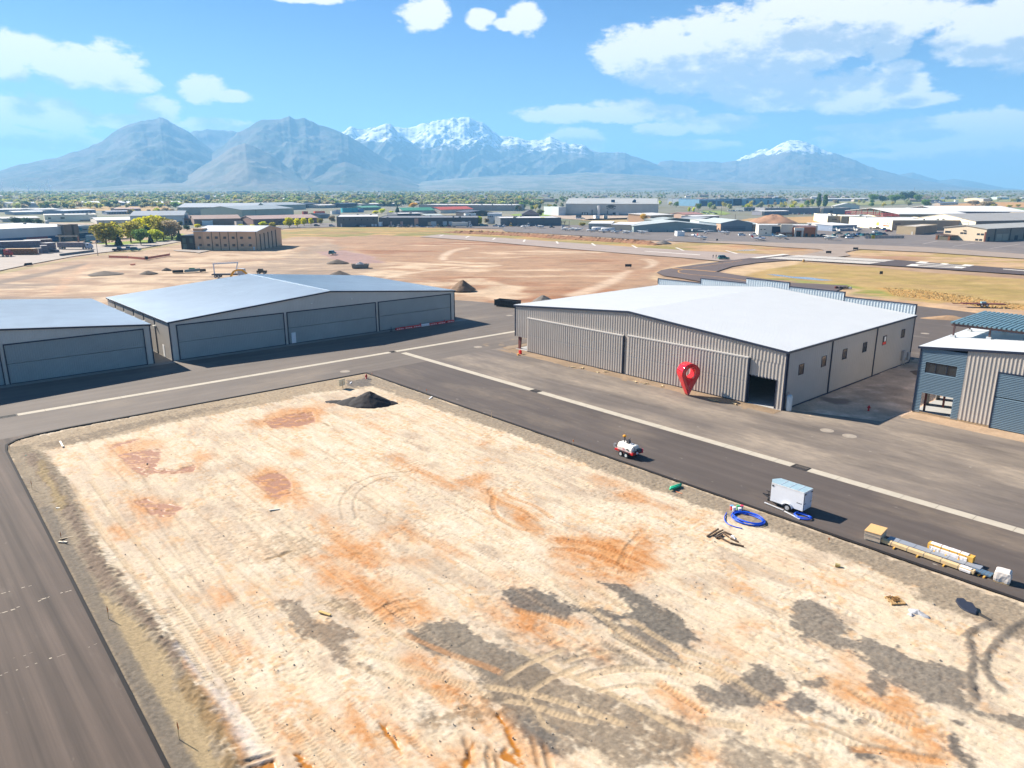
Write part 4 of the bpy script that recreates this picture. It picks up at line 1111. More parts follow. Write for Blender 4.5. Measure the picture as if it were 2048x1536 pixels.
  # ground between and in front of the hangars
GAP=M('gap_soil',tuple(pc(186,160,138)),.95,var=.22,scale=.7,bump=.4,bscale=4,var2=.12,scale2=.15)
gp=[]
nx,ny=60,150
gx,gy=np.meshgrid(np.linspace(-44.9,-33.3,nx),np.linspace(84.6,132.5,ny))
h_=-.10+.22*(fbm(gx*.5,gy*.5,4,4)-.3)+.05*(fbm(gx*3,gy*3,6,3)-.5)
h_+=.35*sstep(114,122,gy)*(fbm(gx*.4,gy*.4,17,3)-.2)
h_=np.where(gy<89,np.minimum(h_,-.06+.02*(gy-84.6)),h_)
cgap=np.ones(gx.shape+(4,));base=pc(214,186,160)*1.5
nn=fbm(gx*.6,gy*.6,9,5)[...,None];n2_=fbm(gx*.25,gy*.3,10,4)[...,None]
cgap[...,:3]=base*(.75+.5*nn)*(1-.25*sstep(.45,.65,n2_))+sstep(.6,.75,nn)*.06
cgap[...,3]=.92
pd=FieldGap=np.zeros(gx.shape)
wetm=sstep(.4,-.4,np.hypot((gx+42.6)/1.9,(gy-97.5)/1.4)-1+.9*(nn[...,0]-.5))[...,None]
cgap[...,:3]=cgap[...,:3]*(1-wetm)+pc(140,118,108)*wetm;cgap[...,3:]=cgap[...,3:]*(1-wetm)+.3*wetm
h_=np.where(wetm[...,0]>.5,-.06,h_)
V=np.stack([gx,gy,h_],-1).reshape(-1,3);ii=(np.arange(ny-1)[:,None]*nx+np.arange(nx-1)[None]).ravel()
o=np_mesh('passage_ground',V,np.stack([ii,ii+1,ii+1+nx,ii+nx],1),attr_mat('gap_ground',.2,3.0,.4),col=cgap.reshape(-1,4));tag(o,None,None,None,'structure')
def earth_strip(name,x0,x1,y0,y1,c,seed,n=2.5,amp=.12,z=-.02):
 mx_,my_=max(4,int((x1-x0)*n)),max(4,int((y1-y0)*n))
 ex,ey=np.meshgrid(np.linspace(x0,x1,mx_),np.linspace(y0,y1,my_))
 hh=z+amp*(fbm(ex*.8,ey*.8,seed,4)-.45)
 cc_=np.ones(ex.shape+(4,));k=fbm(ex*.7,ey*.9,seed+5,5)[...,None]
 cc_[...,:3]=c*(.72+.56*k);cc_[...,3]=.93
 ii_=(np.arange(my_-1)[:,None]*mx_+np.arange(mx_-1)[None]).ravel()
 o_=np_mesh(name,np.stack([ex,ey,hh],-1).reshape(-1,3),np.stack([ii_,ii_+1,ii_+1+mx_,ii_+mx_],1),attr_mat('strip_soil',.2,3.0,.4),col=cc_.reshape(-1,4))
 return tag(o_,None,None,None,'structure')
earth_strip('earth_strip',-99.4,-44.9,84.0,87.6,pc(176,152,124),21)
earth_strip('earth_strip',-33.4,12,96.0,99.9,pc(214,184,152),22)
earth_strip('earth_strip',-104,-97.3,84.4,131,pc(170,150,126),23)
earth_strip('earth_strip',-98,16,129.6,132.2,pc(190,162,132),24)
# ---- the open ground round the airfield
gxm=np.arange(-640,60,1.5);gym=np.arange(-110,640,1.5)
MX,MY=np.meshgrid(gxm,gym)
lat=MX*RT[0]+MY*RT[1];fwd=-MX*math.sin(YAW)+MY*math.cos(YAW)
cm=np.zeros(MX.shape+(3,));rm=np.full(MX.shape,.93)
nb1=fbm(lat/40,fwd/14,201,5);nb2=fbm(lat/14,fwd/6,202,5);nb3=fbm(MX/3.0,MY/3.0,203,4);nb4=fbm(lat/90,fwd/22,204,4)
nmid=fbm(MX/9,MY/9,205,4)-.5
def mixm(mask,c,k=1.0):
 global cm
 m=(mask*k)[...,None]
 cm=cm*(1-m)+np.asarray(c)*m
def mpoly(pts,soft=2.0,rag=7.0):
 return sstep(-soft,soft,poly_sd(MX,MY,px_poly(pts))+rag*nmid*2)
cm[:]=pc(198,166,134)
mixm(sstep(.45,.7,nb1),pc(226,196,162),.8)
mixm(sstep(.52,.36,nb2),pc(182,150,122),.7)
sand=mpoly([(-60,620),(-60,570),(120,556),(200,535),(330,522),(430,508),(575,498),(640,508),(575,560),(420,562),(220,600)])
mixm(sand*sstep(.35,.6,nb2),pc(232,204,170),.9)
mixm(sand*sstep(.60,.72,nb1),pc(150,130,114),.8)
gv=mpoly([(590,505),(650,482),(690,488),(720,510),(770,562),(640,566),(420,556),(500,530),(560,516)])
mixm(gv,pc(180,158,136),.8);mixm(gv*sstep(.55,.7,nb2),pc(214,186,154),.7)
fld=mpoly([(640,474),(760,470),(900,470),(1100,490),(1290,510),(1410,521),(1400,530),(1310,545),(1305,562),(1160,590),(1000,606),(880,575),(790,545),(750,515),(690,497)])
mixm(fld,pc(196,158,124),.95)
mixm(fld*sstep(.50,.64,nb4)*sstep(.35,.55,nb1),pc(176,122,84),.9)
mixm(fld*sstep(.56,.68,nb1)*sstep(.62,.5,nb4),pc(238,208,174),.85)
mixm(fld*sstep(.60,.7,nb2),pc(188,140,104),.5)
lt=mpoly([(700,548),(760,535),(900,520),(1010,526),(960,545),(1060,585),(1000,602),(880,578),(780,560)])
mixm(lt*sstep(.40,.6,nb2),pc(240,212,178),.85)
mixm(mpoly([(1130,590),(1200,565),(1240,545),(1262,540),(1258,548),(1220,570),(1160,592)],1,2),pc(240,212,182),.8)
mixm(mpoly([(690,566),(900,548),(1000,590),(900,590)],2,5)*sstep(.45,.6,nb1),pc(216,170,124),.7)
pudm=mpoly([(630,503),(690,500),(745,510),(768,524),(705,527),(655,515)],.6,3)
mixm(pudm,pc(194,156,140),.95);rm=rm*(1-pudm)+.6*pudm
pud2=mpoly([(1470,499),(1510,497),(1512,500),(1480,501)],.5,2);mixm(pud2,pc(190,190,196),.9);rm=rm*(1-pud2)+.2*pud2
gry=mpoly([(505,470),(560,460),(680,453),(880,455),(1010,463),(1150,473),(1310,488),(1385,496),(1410,504),(1180,488),(1020,478),(920,471),(840,473),(760,469),(700,473),(600,473),(520,482)],2,4)
mixm(gry,pc(210,172,104),.9);mixm(gry*sstep(.42,.6,nb2),pc(158,154,84),.8);mixm(gry*sstep(.6,.7,nb1),pc(140,112,76),.5)
grn=mpoly([(505,478),(580,468),(700,466),(900,462),(940,470),(700,474),(590,473)],1.5,4);mixm(grn*sstep(.4,.55,nb2),pc(146,144,76),.75)
infA=mpoly([(1310,488),(1390,484),(1500,488),(1600,494),(1620,499),(1560,507),(1480,505),(1390,499)],1.5,4)
mixm(infA,pc(216,178,132),.9);mixm(infA*sstep(.42,.6,nb2),pc(166,156,80),.7);mixm(infA*sstep(.58,.68,nb1),pc(196,140,96),.7)
infB=mpoly([(1440,552),(1475,540),(1520,528),(1600,523),(1740,532),(1850,543),(2100,560),(2100,625),(1990,604),(1920,600),(1850,612),(1690,580),(1620,562),(1540,556)],1.5,3)
mixm(infB,pc(204,172,108),.95);mixm(infB*sstep(.44,.62,nb2),pc(188,164,94),.8);mixm(infB*sstep(.54,.66,nb1),pc(224,190,140),.75)
mixm(mpoly([(1420,560),(1440,546),(1470,536),(1530,524),(1600,521),(1590,528),(1520,540),(1480,552)],1.0,1.5),pc(232,200,158),.9)
mixm(mpoly([(1480,552),(1560,556),(1690,566),(1720,575),(1640,574),(1540,562)],1,2)*sstep(.3,.5,nb2),pc(160,170,70),.9)
mixm(mpoly([(1690,578),(1760,580),(1820,592),(1780,596),(1700,590)],1,2)*sstep(.3,.55,nb2),pc(146,156,66),.85)
mixm(mpoly([(1640,590),(1660,580),(1700,574),(1720,580),(1690,590),(1660,598)],1,2),pc(228,192,150),.9)
infC=mpoly([(1690,508),(1720,499),(1850,503),(2100,516),(2100,540),(1850,524),(1760,517)],1.5,3)
mixm(infC,pc(222,186,142),.95);mixm(infC*sstep(.5,.62,nb2),pc(190,166,92),.8);mixm(infC*sstep(.62,.7,nb1),pc(190,144,112),.8)
mixm(mpoly([(1660,515),(1800,519),(2100,541),(2100,546),(1800,523)],.8,1),pc(176,160,84),.7)
gold=mpoly([(1765,575),(1850,580),(1920,590),(2010,604),(2100,615),(2100,622),(1960,613),(1870,598),(1790,590)],1,2);mixm(gold,pc(222,172,96),.9)
ds=mpoly([(1660,586),(1830,601),(1990,618),(2100,632),(2100,660),(1990,633),(1830,613)],.8,1);mixm(ds,pc(222,186,146),.95);mixm(ds*sstep(.5,.6,nb2),pc(190,152,116),.6)
wat=mpoly([(1530,546),(1550,547),(1580,551),(1620,553),(1660,558),(1668,561),(1630,559),(1580,554),(1545,549)],.3,1.2);mixm(wat,pc(150,160,176),.95);rm=rm*(1-wat)+.12*wat
sh=mpoly([(1300,556),(1316,541),(1340,533),(1440,518),(1520,510),(1530,512),(1350,538),(1312,546),(1320,553),(1400,566),(1500,576),(1480,580),(1370,570)],1,1);mixm(sh,pc(232,202,160),.9)
mixm(mpoly([(-80,560),(0,547),(100,527),(190,511),(280,501),(362,487),(362,485),(200,507),(0,541),(-80,552)],.6,1.5),pc(176,162,108),.85)
mixm(mpoly([(-80,576),(60,548),(130,532),(190,521),(175,528),(110,545),(0,568)],1,2),pc(142,126,112),.85)
mixm(mpoly([(100,590),(125,560),(165,530),(185,520),(180,532),(140,560),(125,585)],1,2),pc(224,182,146),.8)
park=mpoly([(190,497),(200,486),(300,478),(365,466),(372,478),(300,488),(240,493)],1.2,1.5);mixm(park,pc(150,176,30),.95);mixm(park*sstep(.55,.65,nb2),pc(110,140,36),.7)
Hm=-.24+.16*(fbm(MX/16,MY/16,210,4)-.5)+.10*(nb3-.5)
rough_site=np.clip(sand+lt,0,1);Hm+=rough_site*.5*(fbm(MX/5,MY/5,211,4)-.5)
# curving pairs of wheel marks on the brown field
for pts in([(882,519),(883,512),(890,506),(900,501),(915,497),(935,494)],[(889,519),(891,512),(899,506),(908,501),(922,498),(940,495)],[(1290,535),(1300,530),(1302,525),(1296,520),(1280,517)],[(1298,533),(1308,529),(1312,524),(1306,519),(1290,516)],[(745,562),(800,548),(900,535),(1000,530)]):
 d,s_,_,_=line_sd(MX,MY,np.array([at(a,b)[:2]for a,b in smooth_line(pts,4)]));m=sstep(1.1,.3,d);mixm(m,pc(248,222,192),.85);Hm-=.08*m
for(x0,y0,x1,y1)in((-131,-111,-98,99),(-175,97,-98,143),(-100,56,21,132.5),(-171,-30,-126,99),(-89,131,17,201),(-100,-45,5,61)):
 Hm=np.where((MX>x0+1.6)&(MX<x1-1.6)&(MY>y0+1.6)&(MY<y1-1.6),-.5,Hm)
cm=cm*(1+.45*(nb3-.5)+.35*(fbm(lat/7,fwd/3.5,207,4)-.5))[...,None]
azm=np.degrees(np.arctan2(lat,fwd));Dm=np.hypot(lat,fwd)
k_=(np.abs(azm)<44)&(Dm<620)&(Dm>60);k_=k_[:-1,:-1].ravel()
# leave the building lot to its own ground
inlot=((MX>-97)&(MX<3)&(MY>10)&(MY<55))[:-1,:-1].ravel()
n_=MX.shape[1];ii=(np.arange(MX.shape[0]-1)[:,None]*n_+np.arange(n_-1)[None]).ravel()
Fm=np.stack([ii,ii+1,ii+1+n_,ii+n_],1)[k_&~inlot]
o=np_mesh('open_ground',np.stack([MX,MY,Hm],-1).reshape(-1,3),Fm,attr_mat('open_soil',.16,.7,.5,gscale2=8),col=np.concatenate([cm.clip(.01,.8),rm[...,None]],-1).reshape(-1,4))
tag(o,None,None,None,'structure')
del MX,MY,lat,fwd,cm,rm,nb1,nb2,nb3,nb4,nmid,Hm,Fm
A_run=asphalt('runway_asphalt',tuple(pc(104,92,90)),'x',.08,0)
A_taxi=asphalt('taxi_asphalt',tuple(pc(122,108,104)),'x',.10,0)
A_strip=asphalt('old_strip_asphalt',tuple(pc(196,178,166)),'x',.06,.2)
A_apron=asphalt('apron_asphalt',tuple(pc(142,134,130)),'x',.12,.2,tuple(pc(186,172,158)),dscale=.03)
A_par=asphalt('parallel_asphalt',tuple(pc(188,170,154)),'x',.10,.2)
A_str=asphalt('street_asphalt',tuple(pc(196,184,172)),'y',.08,.2)
PAINT=M('runway_paint',tuple(pc(246,240,228)*1.2),.8,var=.1,scale=.4)
PAINT2=M('runway_paint_worn',tuple(pc(218,206,196)),.8,var=.15,scale=.4)
YEL=M('taxi_paint',tuple(pc(226,170,90)),.8,var=.2,scale=.4)
def psheet(name,pts,z,mat):return sheet(name,ppx(pts),z,mat)
psheet('old_strip',[(838,473.5),(880,468.6),(1010,476),(1150,486),(1290,495.5),(1420,503.5),(1500,507.6),(1575,511),(1556,514),(1500,517.4),(1440,522),(1380,516.5),(1260,507.5),(1100,494.5),(960,482)],.03,A_strip)
psheet('taxiway',[(1590,511),(1545,513),(1480,518.6),(1393,529),(1340,537),(1322,540.5),(1313,545.3),(1326.6,551.4),(1360,556),(1400,563),(1480,572),(1560,582),(1650,590),(1668,584),(1697,571),(1582,565.6),(1480,551),(1432,543.4),(1463.5,533),(1512,525.6),(1580,520)],.05,A_taxi)
psheet('runway',[(1480,518.6),(1560,510.5),(1640,512.5),(1791,520),(2048,539),(2240,555),(2240,566),(2048,549.5),(1741,529),(1580,520.2)],.10,A_run)
psheet('apron',[(1004,459),(1010,463),(1090,467),(1160,471),(1280,479),(1400,485),(1500,488),(1620,489),(1720,490.5),(1850,495),(2048,509),(2260,525),(2260,470),(2048,455),(1980,452),(1840,448),(1760,450),(1500,452),(1200,450),(1050,450),(1010,451)],.0,A_apron)
psheet('parallel_taxiway',[(1405,482),(1500,484),(1620,487),(1720,489.5),(1850,494),(2048,508),(2260,524),(2260,535),(2048,517.5),(1850,504.2),(1720,498.5),(1690,504),(1700,511),(1672,514.4),(1600,511),(1648,501),(1640,498.4),(1560,494),(1500,489.5),(1420,485)],.06,A_par)
psheet('street',[(505,470),(570,457),(680,453.2),(860,454),(1010,458),(1010,450),(860,447),(680,446),(630,446),(560,451.5),(505,459)],.04,A_apron)
psheet('street',[(-130,566),(0,541),(60,528.5),(150,512),(200,505.5),(290,495.5),(368,482),(368,477.5),(290,486.5),(240,489.5),(186,488),(0,480),(-130,480)],.04,A_str)
psheet('walkway',[(345,500),(392,498),(420,501.5),(400,505),(352,502)],.06,A_str)
psheet('walkway',[(392,505),(408,501),(414,501.5),(398,506)],.065,A_str)
mk=MB()
for(x,y,dx,dy)in[(883,471,4,1.4),(935,473.6,3.4,1.7),(988,477.6,2.6,1.7),(1048.5,481.4,1.4,2.2),(1114.5,485,-1.6,2.2),(1187,489,-3.4,2.3),(1269,493.3,-5,2.5),(1359.5,498.2,-7.5,2.8),(1463,504.3,-11.5,3.2)]:
 w=1.4+(x-880)/600*1.3
 mk.face([(*at(px_,py_)[:2],.036)for px_,py_ in((x-dx-w,y+dy),(x-dx+w,y+dy),(x+dx+w,y-dy),(x+dx-w,y-dy))])
mk.face([(*at(a,b)[:2],.036)for a,b in((1289,502.0),(1289,502.7),(1400,510.3),(1400,509.4))])
tag(mk.build('strip_markings',PAINT),None,None,None,'structure')
mk=MB()
mk.face([(*at(a,b)[:2],.11)for a,b in((1500,516.4),(1516,516.8),(1579,509.2),(1566,508.2))])
# frame of the runway end: along (left to right), across (near to far)
nL,fL,nR,fR=(np.array(at(*q)[:2])for q in((1530,517),(1597,510.4),(1738,528.4),(1790,520.4)))
def rw(a,c):return tuple((nL*(1-a)+nR*a)*(1-c)+(fL*(1-a)+fR*a)*c)
for k in range(12):
 c0=.03+k*.0395 if k<6 else .555+(k-6)*.075
 cw=.026 if k<6 else .05
 if k<6:c0=.02+k*.074;cw=.05
 mk.face([(*rw(a,c),.108)for a,c in((0,c0),(1,c0),(1,c0+cw),(0,c0+cw))])
tag(mk.build('runway_markings',PAINT),None,None,None,'structure')
# numerals 30: painted to be read by traffic coming from the left
n0,f0,n1,f1=(np.array(at(*q)[:2])for q in((1810,532.6),(1842,522.8),(1922,537.6),(1950,530.3)))
def nu(a,c):return(*((n0*(1-a)+n1*a)*(1-c)+(f0*(1-a)+f1*a)*c),.108)
mk=MB()
def bar(a0,a1,c0,c1):mk.face([nu(a0,c0),nu(a1,c0),nu(a1,c1),nu(a0,c1)])
bar(0,.17,.05,.42);bar(.83,1,.05,.42);bar(.17,.83,.05,.15);bar(.17,.83,.32,.42)
bar(0,.17,.60,.97);bar(.83,1,.60,.97);bar(.17,.83,.60,.70);bar(.44,.56,.70,.90)
mk.face([(*at(a,b)[:2],.108)for a,b in((2006,538.2),(2006,539.2),(2100,546.6),(2100,545.4))])
tag(mk.build('runway_numerals',PAINT),None,None,None,'structure')
mk=MB()
def yline(pts,w,mat_mb):
 P=[np.array(at(a,b)[:2])for a,b in smooth_line(pts,5)]
 for i in range(len(P)-1):
  t=P[i+1]-P[i];t/=np.linalg.norm(t)+1e-9;n=np.array([-t[1],t[0]])*w/2
  mat_mb.face([(*(P[i]-n),.056),(*(P[i+1]-n),.056),(*(P[i+1]+n),.056),(*(P[i]+n),.056)])
yline([(1365,539.5),(1357,541.5),(1357,543.5),(1362,546),(1385,549.5),(1410,551.5),(1450,555.5),(1490,561.5),(1520,566)],.5,mk)
yline([(1385,535.5),(1420,530.3),(1450,526),(1485,521)],.35,mk)
yline([(1344,536.8),(1365,538.5),(1390,540.0),(1432,543.6)],1.4,mk)
tag(mk.build('taxi_markings',YEL),None,None,None,'structure')
mk=MB()
for q in(((1845,488),(1875,482)),((1905,493),(1950,486)),((1980,497),(2040,488)),((1700,480),(1780,474)),((1330,480),(1345,476)),((1050,461),(1075,461.5)),((1130,467),(1180,470)),((1800,489),(1850,492))):
 a,b=(np.array(at(*p)[:2])for p in q);t=(b-a)/np.linalg.norm(b-a);n=np.array([-t[1],t[0]])*.25
 mk.face([(*(a-n),.012),(*(b-n),.012),(*(b+n),.012),(*(a+n),.012)])
tag(mk.build('apron_markings',PAINT2),None,None,None,'structure')
# outlying fields
for nm,pts,c in(('field',[(118,419),(160,414),(240,411.5),(330,411.5),(345,418),(300,423),(230,421),(150,421)],(206,168,98)),('field',[(1395,428),(1405,421),(1440,420.5),(1462,426),(1450,429)],(150,170,80)),('field',[(1850,417),(1875,408),(1990,404),(2100,404),(2100,414),(1990,414)],(222,170,104)),('field',[(1980,423),(2000,415.5),(2100,416.5),(2100,426)],(132,162,84)),('field',[(1860,425),(1890,414),(1985,415),(1975,424)],(176,166,100)),('field',[(1180,437),(1300,434),(1310,442),(1260,446),(1160,440)],(206,180,124)),('field',[(1440,446),(1500,436),(1640,432),(1640,445),(1520,446)],(212,172,112)),('field',[(1460,410),(1900,398),(2100,397),(2100,402),(1900,404),(1640,412)],(168,170,106)),('field',[(1020,428),(1080,424),(1110,422),(1115,428),(1090,432),(1035,433)],(150,178,70)),('field',[(1085,434),(1110,428),(1316,431),(1320,437),(1180,440)],(214,192,170)),('field',[(350,466),(372,458),(470,452),(672,448),(668,455),(560,460),(450,470)],(196,176,110)),('field',[(-60,452),(0,449),(90,444),(200,446),(192,452),(90,451),(0,456)],(200,178,150))):
 P=[far_at(*q)[:2]for q in pts]
 q=sum(P[i][0]*P[(i+1)%len(P)][1]-P[(i+1)%len(P)][0]*P[i][1]for i in range(len(P)))
 if q<0:P=P[::-1]
 mb=MB();mb.face([(*p,gz(math.hypot(*p))-(.30 if pts[0][1]>430 else .38))for p in P])
 tag(mb.build(nm,M('field_%d_%d_%d'%c,tuple(pc(*c)),.95,var=.18,scale=.05,var2=.15,scale2=.4)),None,None,None,'structure')
 # ---- heaps, berm, mound
SOIL=M('spoil_brown',tuple(pc(178,130,96)),.95,var=.22,scale=.6,bump=.6,bscale=2)
GRAVD=M('heap_dark_gravel',tuple(pc(128,116,104)),.95,var=.2,scale=.8,bump=.6,bscale=3)
GRAVB=M('heap_brown_gravel',tuple(pc(166,138,112)),.95,var=.2,scale=.8,bump=.6,bscale=3)
GRAVG=M('heap_grey_gravel',tuple(pc(150,142,134)),.95,var=.2,scale=.8,bump=.6,bscale=3)
BLACKH=M('heap_asphalt_millings',tuple(pc(66,62,62)),.9,var=.2,scale=1.5,bump=.6,bscale=8)
def heap(name,lbl,px,py,w,ypk,mat,seed,ry=None,group='heaps of loose material',sharp=1.2):
 x,y,_=at(px,py)
 D=math.hypot(x,y)
 rx=w/1509.7*math.hypot(D,CAMH)/2
 h=top_z(x,y,ypk)
 mb=MB().mound(rx,ry or rx*.8,h,44,14,seed,sharp=sharp,jag=.5 if sharp>1.5 else .2)
 o=mb.build(name,mat,None,True);o.location=(x,y,-.05);o.rotation_euler=(0,0,YAW)
 return tag(o,lbl,'heap',group)
heap('gravel_heap','dark grey gravel heap beside the reddish puddle on the graded field',675,526,44,518.5,GRAVD,3)
heap('gravel_heap','grey gravel heap rising just over the ridge of the grey hangar roof',679,553,54,541,GRAVD,4)
heap('gravel_heap','brown conical gravel heap right of the grey hangar',925,579,56,559.5,GRAVB,5)
heap('gravel_heap','pale grey gravel heap behind the left end of the white hangar roof',1086,605,56,590,GRAVG,6)
heap('gravel_heap','low dark soil heap on the sandy ground by the orange fence',210,548,62,541.5,GRAVD,7)
heap('gravel_heap','flat grey soil heap between the dark heap and the pipes',296,547,32,541,GRAVD,8)
heap('gravel_heap','small pointed grey soil heap in front of the brown office',333,540,18,535,GRAVD,9)
heap('gravel_heap','grey gravel heap at the end of the brown berm beside the runway strip',1326,487,34,480,GRAVG,10)
heap('soil_heap','large brown earth mound behind the airport office',1548,446,92,429.5,M('mound_tan',tuple(pc(206,160,126)),.95,var=.25,scale=.15),11,None,'heaps of loose material',1.7)
# black heap of millings on the lot, with a lower lobe to the left
x,y,_=at(736,806)
mb=MB().mound(3.3,2.3,1.75,60,20,12,(0.2,0,0),.10,1.15)
mb.mound(2.4,1.7,.85,48,14,13,(-2.0,.6,-.02),.16,1.1);mb.mound(1.6,1.2,.55,40,12,15,(2.4,.2,-.02),.18,1.1);mb.mound(2.2,.9,.28,40,12,18,(-4.2,.9,-.02),.3,1.1)
o=mb.build('asphalt_heap',BLACKH,None,True);o.location=(x,y,-.12);o.rotation_euler=(0,0,YAW)
tag(o,'black heap of asphalt millings on the sandy lot','heap')
# the long berm
P=[at(*q)[:2]for q in smooth_line([(893,464),(930,465.5),(980,468),(1040,471),(1100,475),(1180,480),(1250,484),(1316,489)],26)]
rows=[]
for i,p in enumerate(P):
 t=np.array(P[min(i+1,len(P)-1)])-np.array(P[max(i-1,0)]);t/=np.linalg.norm(t);n=np.array([-t[1],t[0]])
 q=i/len(P)
 hh=(1.5+.9*mnoise.noise(Vector((i*.9,0,1)))+.5*mnoise.noise(Vector((i*.31,5,1))))*min(1,q*12,(1-q)*20)*(0.55+.45*min(1,q*4))
 ring=[]
 for k in range(13):
  f=k/12*2-1
  z=max(0,1-abs(f)**1.3)*hh*(1+.35*mnoise.noise(Vector((i*.8,k*.9,3))))-(.3 if k in(0,12)else 0)
  off=f*3.4*(1+.2*mnoise.noise(Vector((i*.5,k,9))))
  ring.append((p[0]+n[0]*off,p[1]+n[1]*off,z))
 rows.append(ring)
mb=MB()
for i in range(len(rows)-1):
 for k in range(12):
  j=len(mb.v);mb.v+=[rows[i][k],rows[i][k+1],rows[i+1][k+1],rows[i+1][k]];mb.f.append((j,j+1,j+2,j+3))
tag(mb.build('earth_berm',SOIL),'long lumpy brown earth berm beside the grey runway strip','berm')
# ---- things on and around the lot
RUB=M('tyre_rubber',(.018,.018,.019),.85)
RIMG=M('wheel_rim',(.55,.55,.54),.4,.3)
BLK=M('black_metal',(.02,.02,.022),.5)
STEEL=M('galv_steel',(.45,.46,.47),.4,.6)
REDP=M('red_paint',(.50,.012,.012),.35)
def wheel(parent,x,y,r,w,rim=RIMG,name='wheel',axis='y'):
 mb=MB();n=20
 prof=[(r*.62,-w/2),(r*.92,-w/2),(r,-w*.3),(r,w*.3),(r*.92,w/2),(r*.62,w/2)]
 i0=len(mb.v)
 for rr,o in prof:
  for a in range(n):
   t=2*math.pi*a/n
   mb.v.append((x+rr*math.cos(t),y+o,r+rr*math.sin(t))if axis=='y' else(x+o,y+rr*math.cos(t),r+rr*math.sin(t)))
 for k in range(len(prof)-1):
  for a in range(n):
   b=(a+1)%n;mb.f.append((i0+k*n+a,i0+k*n+b,i0+(k+1)*n+b,i0+(k+1)*n+a))
 o=mb.build(name,RUB,parent)
 d=(0,w*.42,0)if axis=='y' else(w*.42,0,0)
 c=Vector((x,y,r))
 m2=MB().cyl(c-Vector(d),c+Vector(d),r*.62,n=18).cyl(c-Vector(d)*1.15,c+Vector(d)*1.15,r*.16,n=10)
 m2.build('rim',rim,o)
 return o
 # --- white enclosed cargo trailer (nose toward -X)
t=thing('cargo_trailer','white enclosed cargo trailer with a pale blue roof parked at the lane edge','trailer',(-29.05,59.75,0),R(-1))
tw=M('trailer_white',(.72,.73,.75),.35,0,var=.03)
L_,W_=3.05,1.52
x0,x1=-1.5,1.65;y0,y1=-W_/2,W_/2;zb,zt_=.42,2.15
mb=MB().prism([(x0,y0,zb),(x1,y0,zb),(x1,y1,zb),(x0,y1,zb),(x0-.38,0,zb)],(0,0,zt_-zb))
mb.build('body',tw,t)
rf=MB().prism([(x0,y0,zt_),(x1,y0,zt_),(x1,y1,zt_),(x0,y1,zt_),(x0-.38,0,zt_)],(0,0,.05))
rm_=rf.build('roof',M('trailer_roof',(.40,.53,.56),.4,.3),t)
ri=MB()
for x in(-.7,.15,.95):ri.box(x,y0+.05,zt_+.05,x+.03,y1-.05,zt_+.075)
ri.build('roof_bow',tw,rm_)
tm=MB()
tm.box(x0,y0-.012,zt_-.06,x1,y0-.001,zt_+.055).box(x1+.001,y0,zt_-.08,x1+.014,y1,zt_+.05).box(x0,y1+.001,zt_-.06,x1,y1+.012,zt_+.05)
tm.build('trim',M('trailer_trim',(.78,.78,.76),.4,.2),t)
MB().box(x1+.002,y0+.06,zb+.05,x1+.03,y1-.06,zt_-.1).build('ramp_door',M('trailer_door',(.60,.64,.70),.35),t)
MB().box(x1+.03,y0+.12,1.05,x1+.06,y0+.38,1.08).box(x1+.03,y1-.38,1.05,x1+.06,y1-.12,1.08).box(x1+.03,y0+.02,zb,x1+.05,y0+.05,zt_-.1).box(x1+.03,y0+.1,zt_-.22,x1+.07,y0+.32,zt_-.14).box(x1+.03,y1-.32,zt_-.22,x1+.07,y1-.1,zt_-.14).build('door_latch',BLK,t)
MB().box(x0+.08,y0-.03,zt_-.28,x0+.24,y0-.001,zt_-.14).build('side_vent',BLK,t)
lt_=MB()
for k in range(9):lt_.box(x1-.62+k*.055,y0-.006,1.02,x1-.62+k*.055+.035,y0-.001,1.02+.05+.02*(k%3))
lt_.build('lettering',BLK,t)
for s_ in(-1,1):
 wheel(t,.25,s_*(W_/2+.08),.34,.2)
 fn=MB();pr=[]
 for k in range(9):
  a=math.pi*(1-k/8);pr.append((.25+.47*math.cos(a),.36+.42*math.sin(a)))
 for k in range(8):
  (xa,za),(xb_,zb_)=pr[k],pr[k+1]
  ya,yb=(s_*(W_/2),s_*(W_/2+.24))
  fn.face([(xa,ya,za),(xb_,ya,zb_),(xb_,yb,zb_),(xa,yb,za)])
 fn.build('mudguard',tw,t)
MB().bar((x0,-.55,.45),(x0-1.0,0,.48),.07,.1).bar((x0,.55,.45),(x0-1.0,0,.48),.07,.1).bar((x0-.6,0,.1),(x0-.6,0,.95),.06).bar((x0-.85,0,.9),(x0-.35,0,.9),.05).cyl((x0-.6,0,.02),(x0-.6,0,.1),.1).bar((x0-.95,0,.5),(x0-1.18,0,.52),.09).build('drawbar',BLK,t)
MB().box(x0+.1,y0+.1,.34,x1-.05,y1-.1,.42).build('chassis',BLK,t)
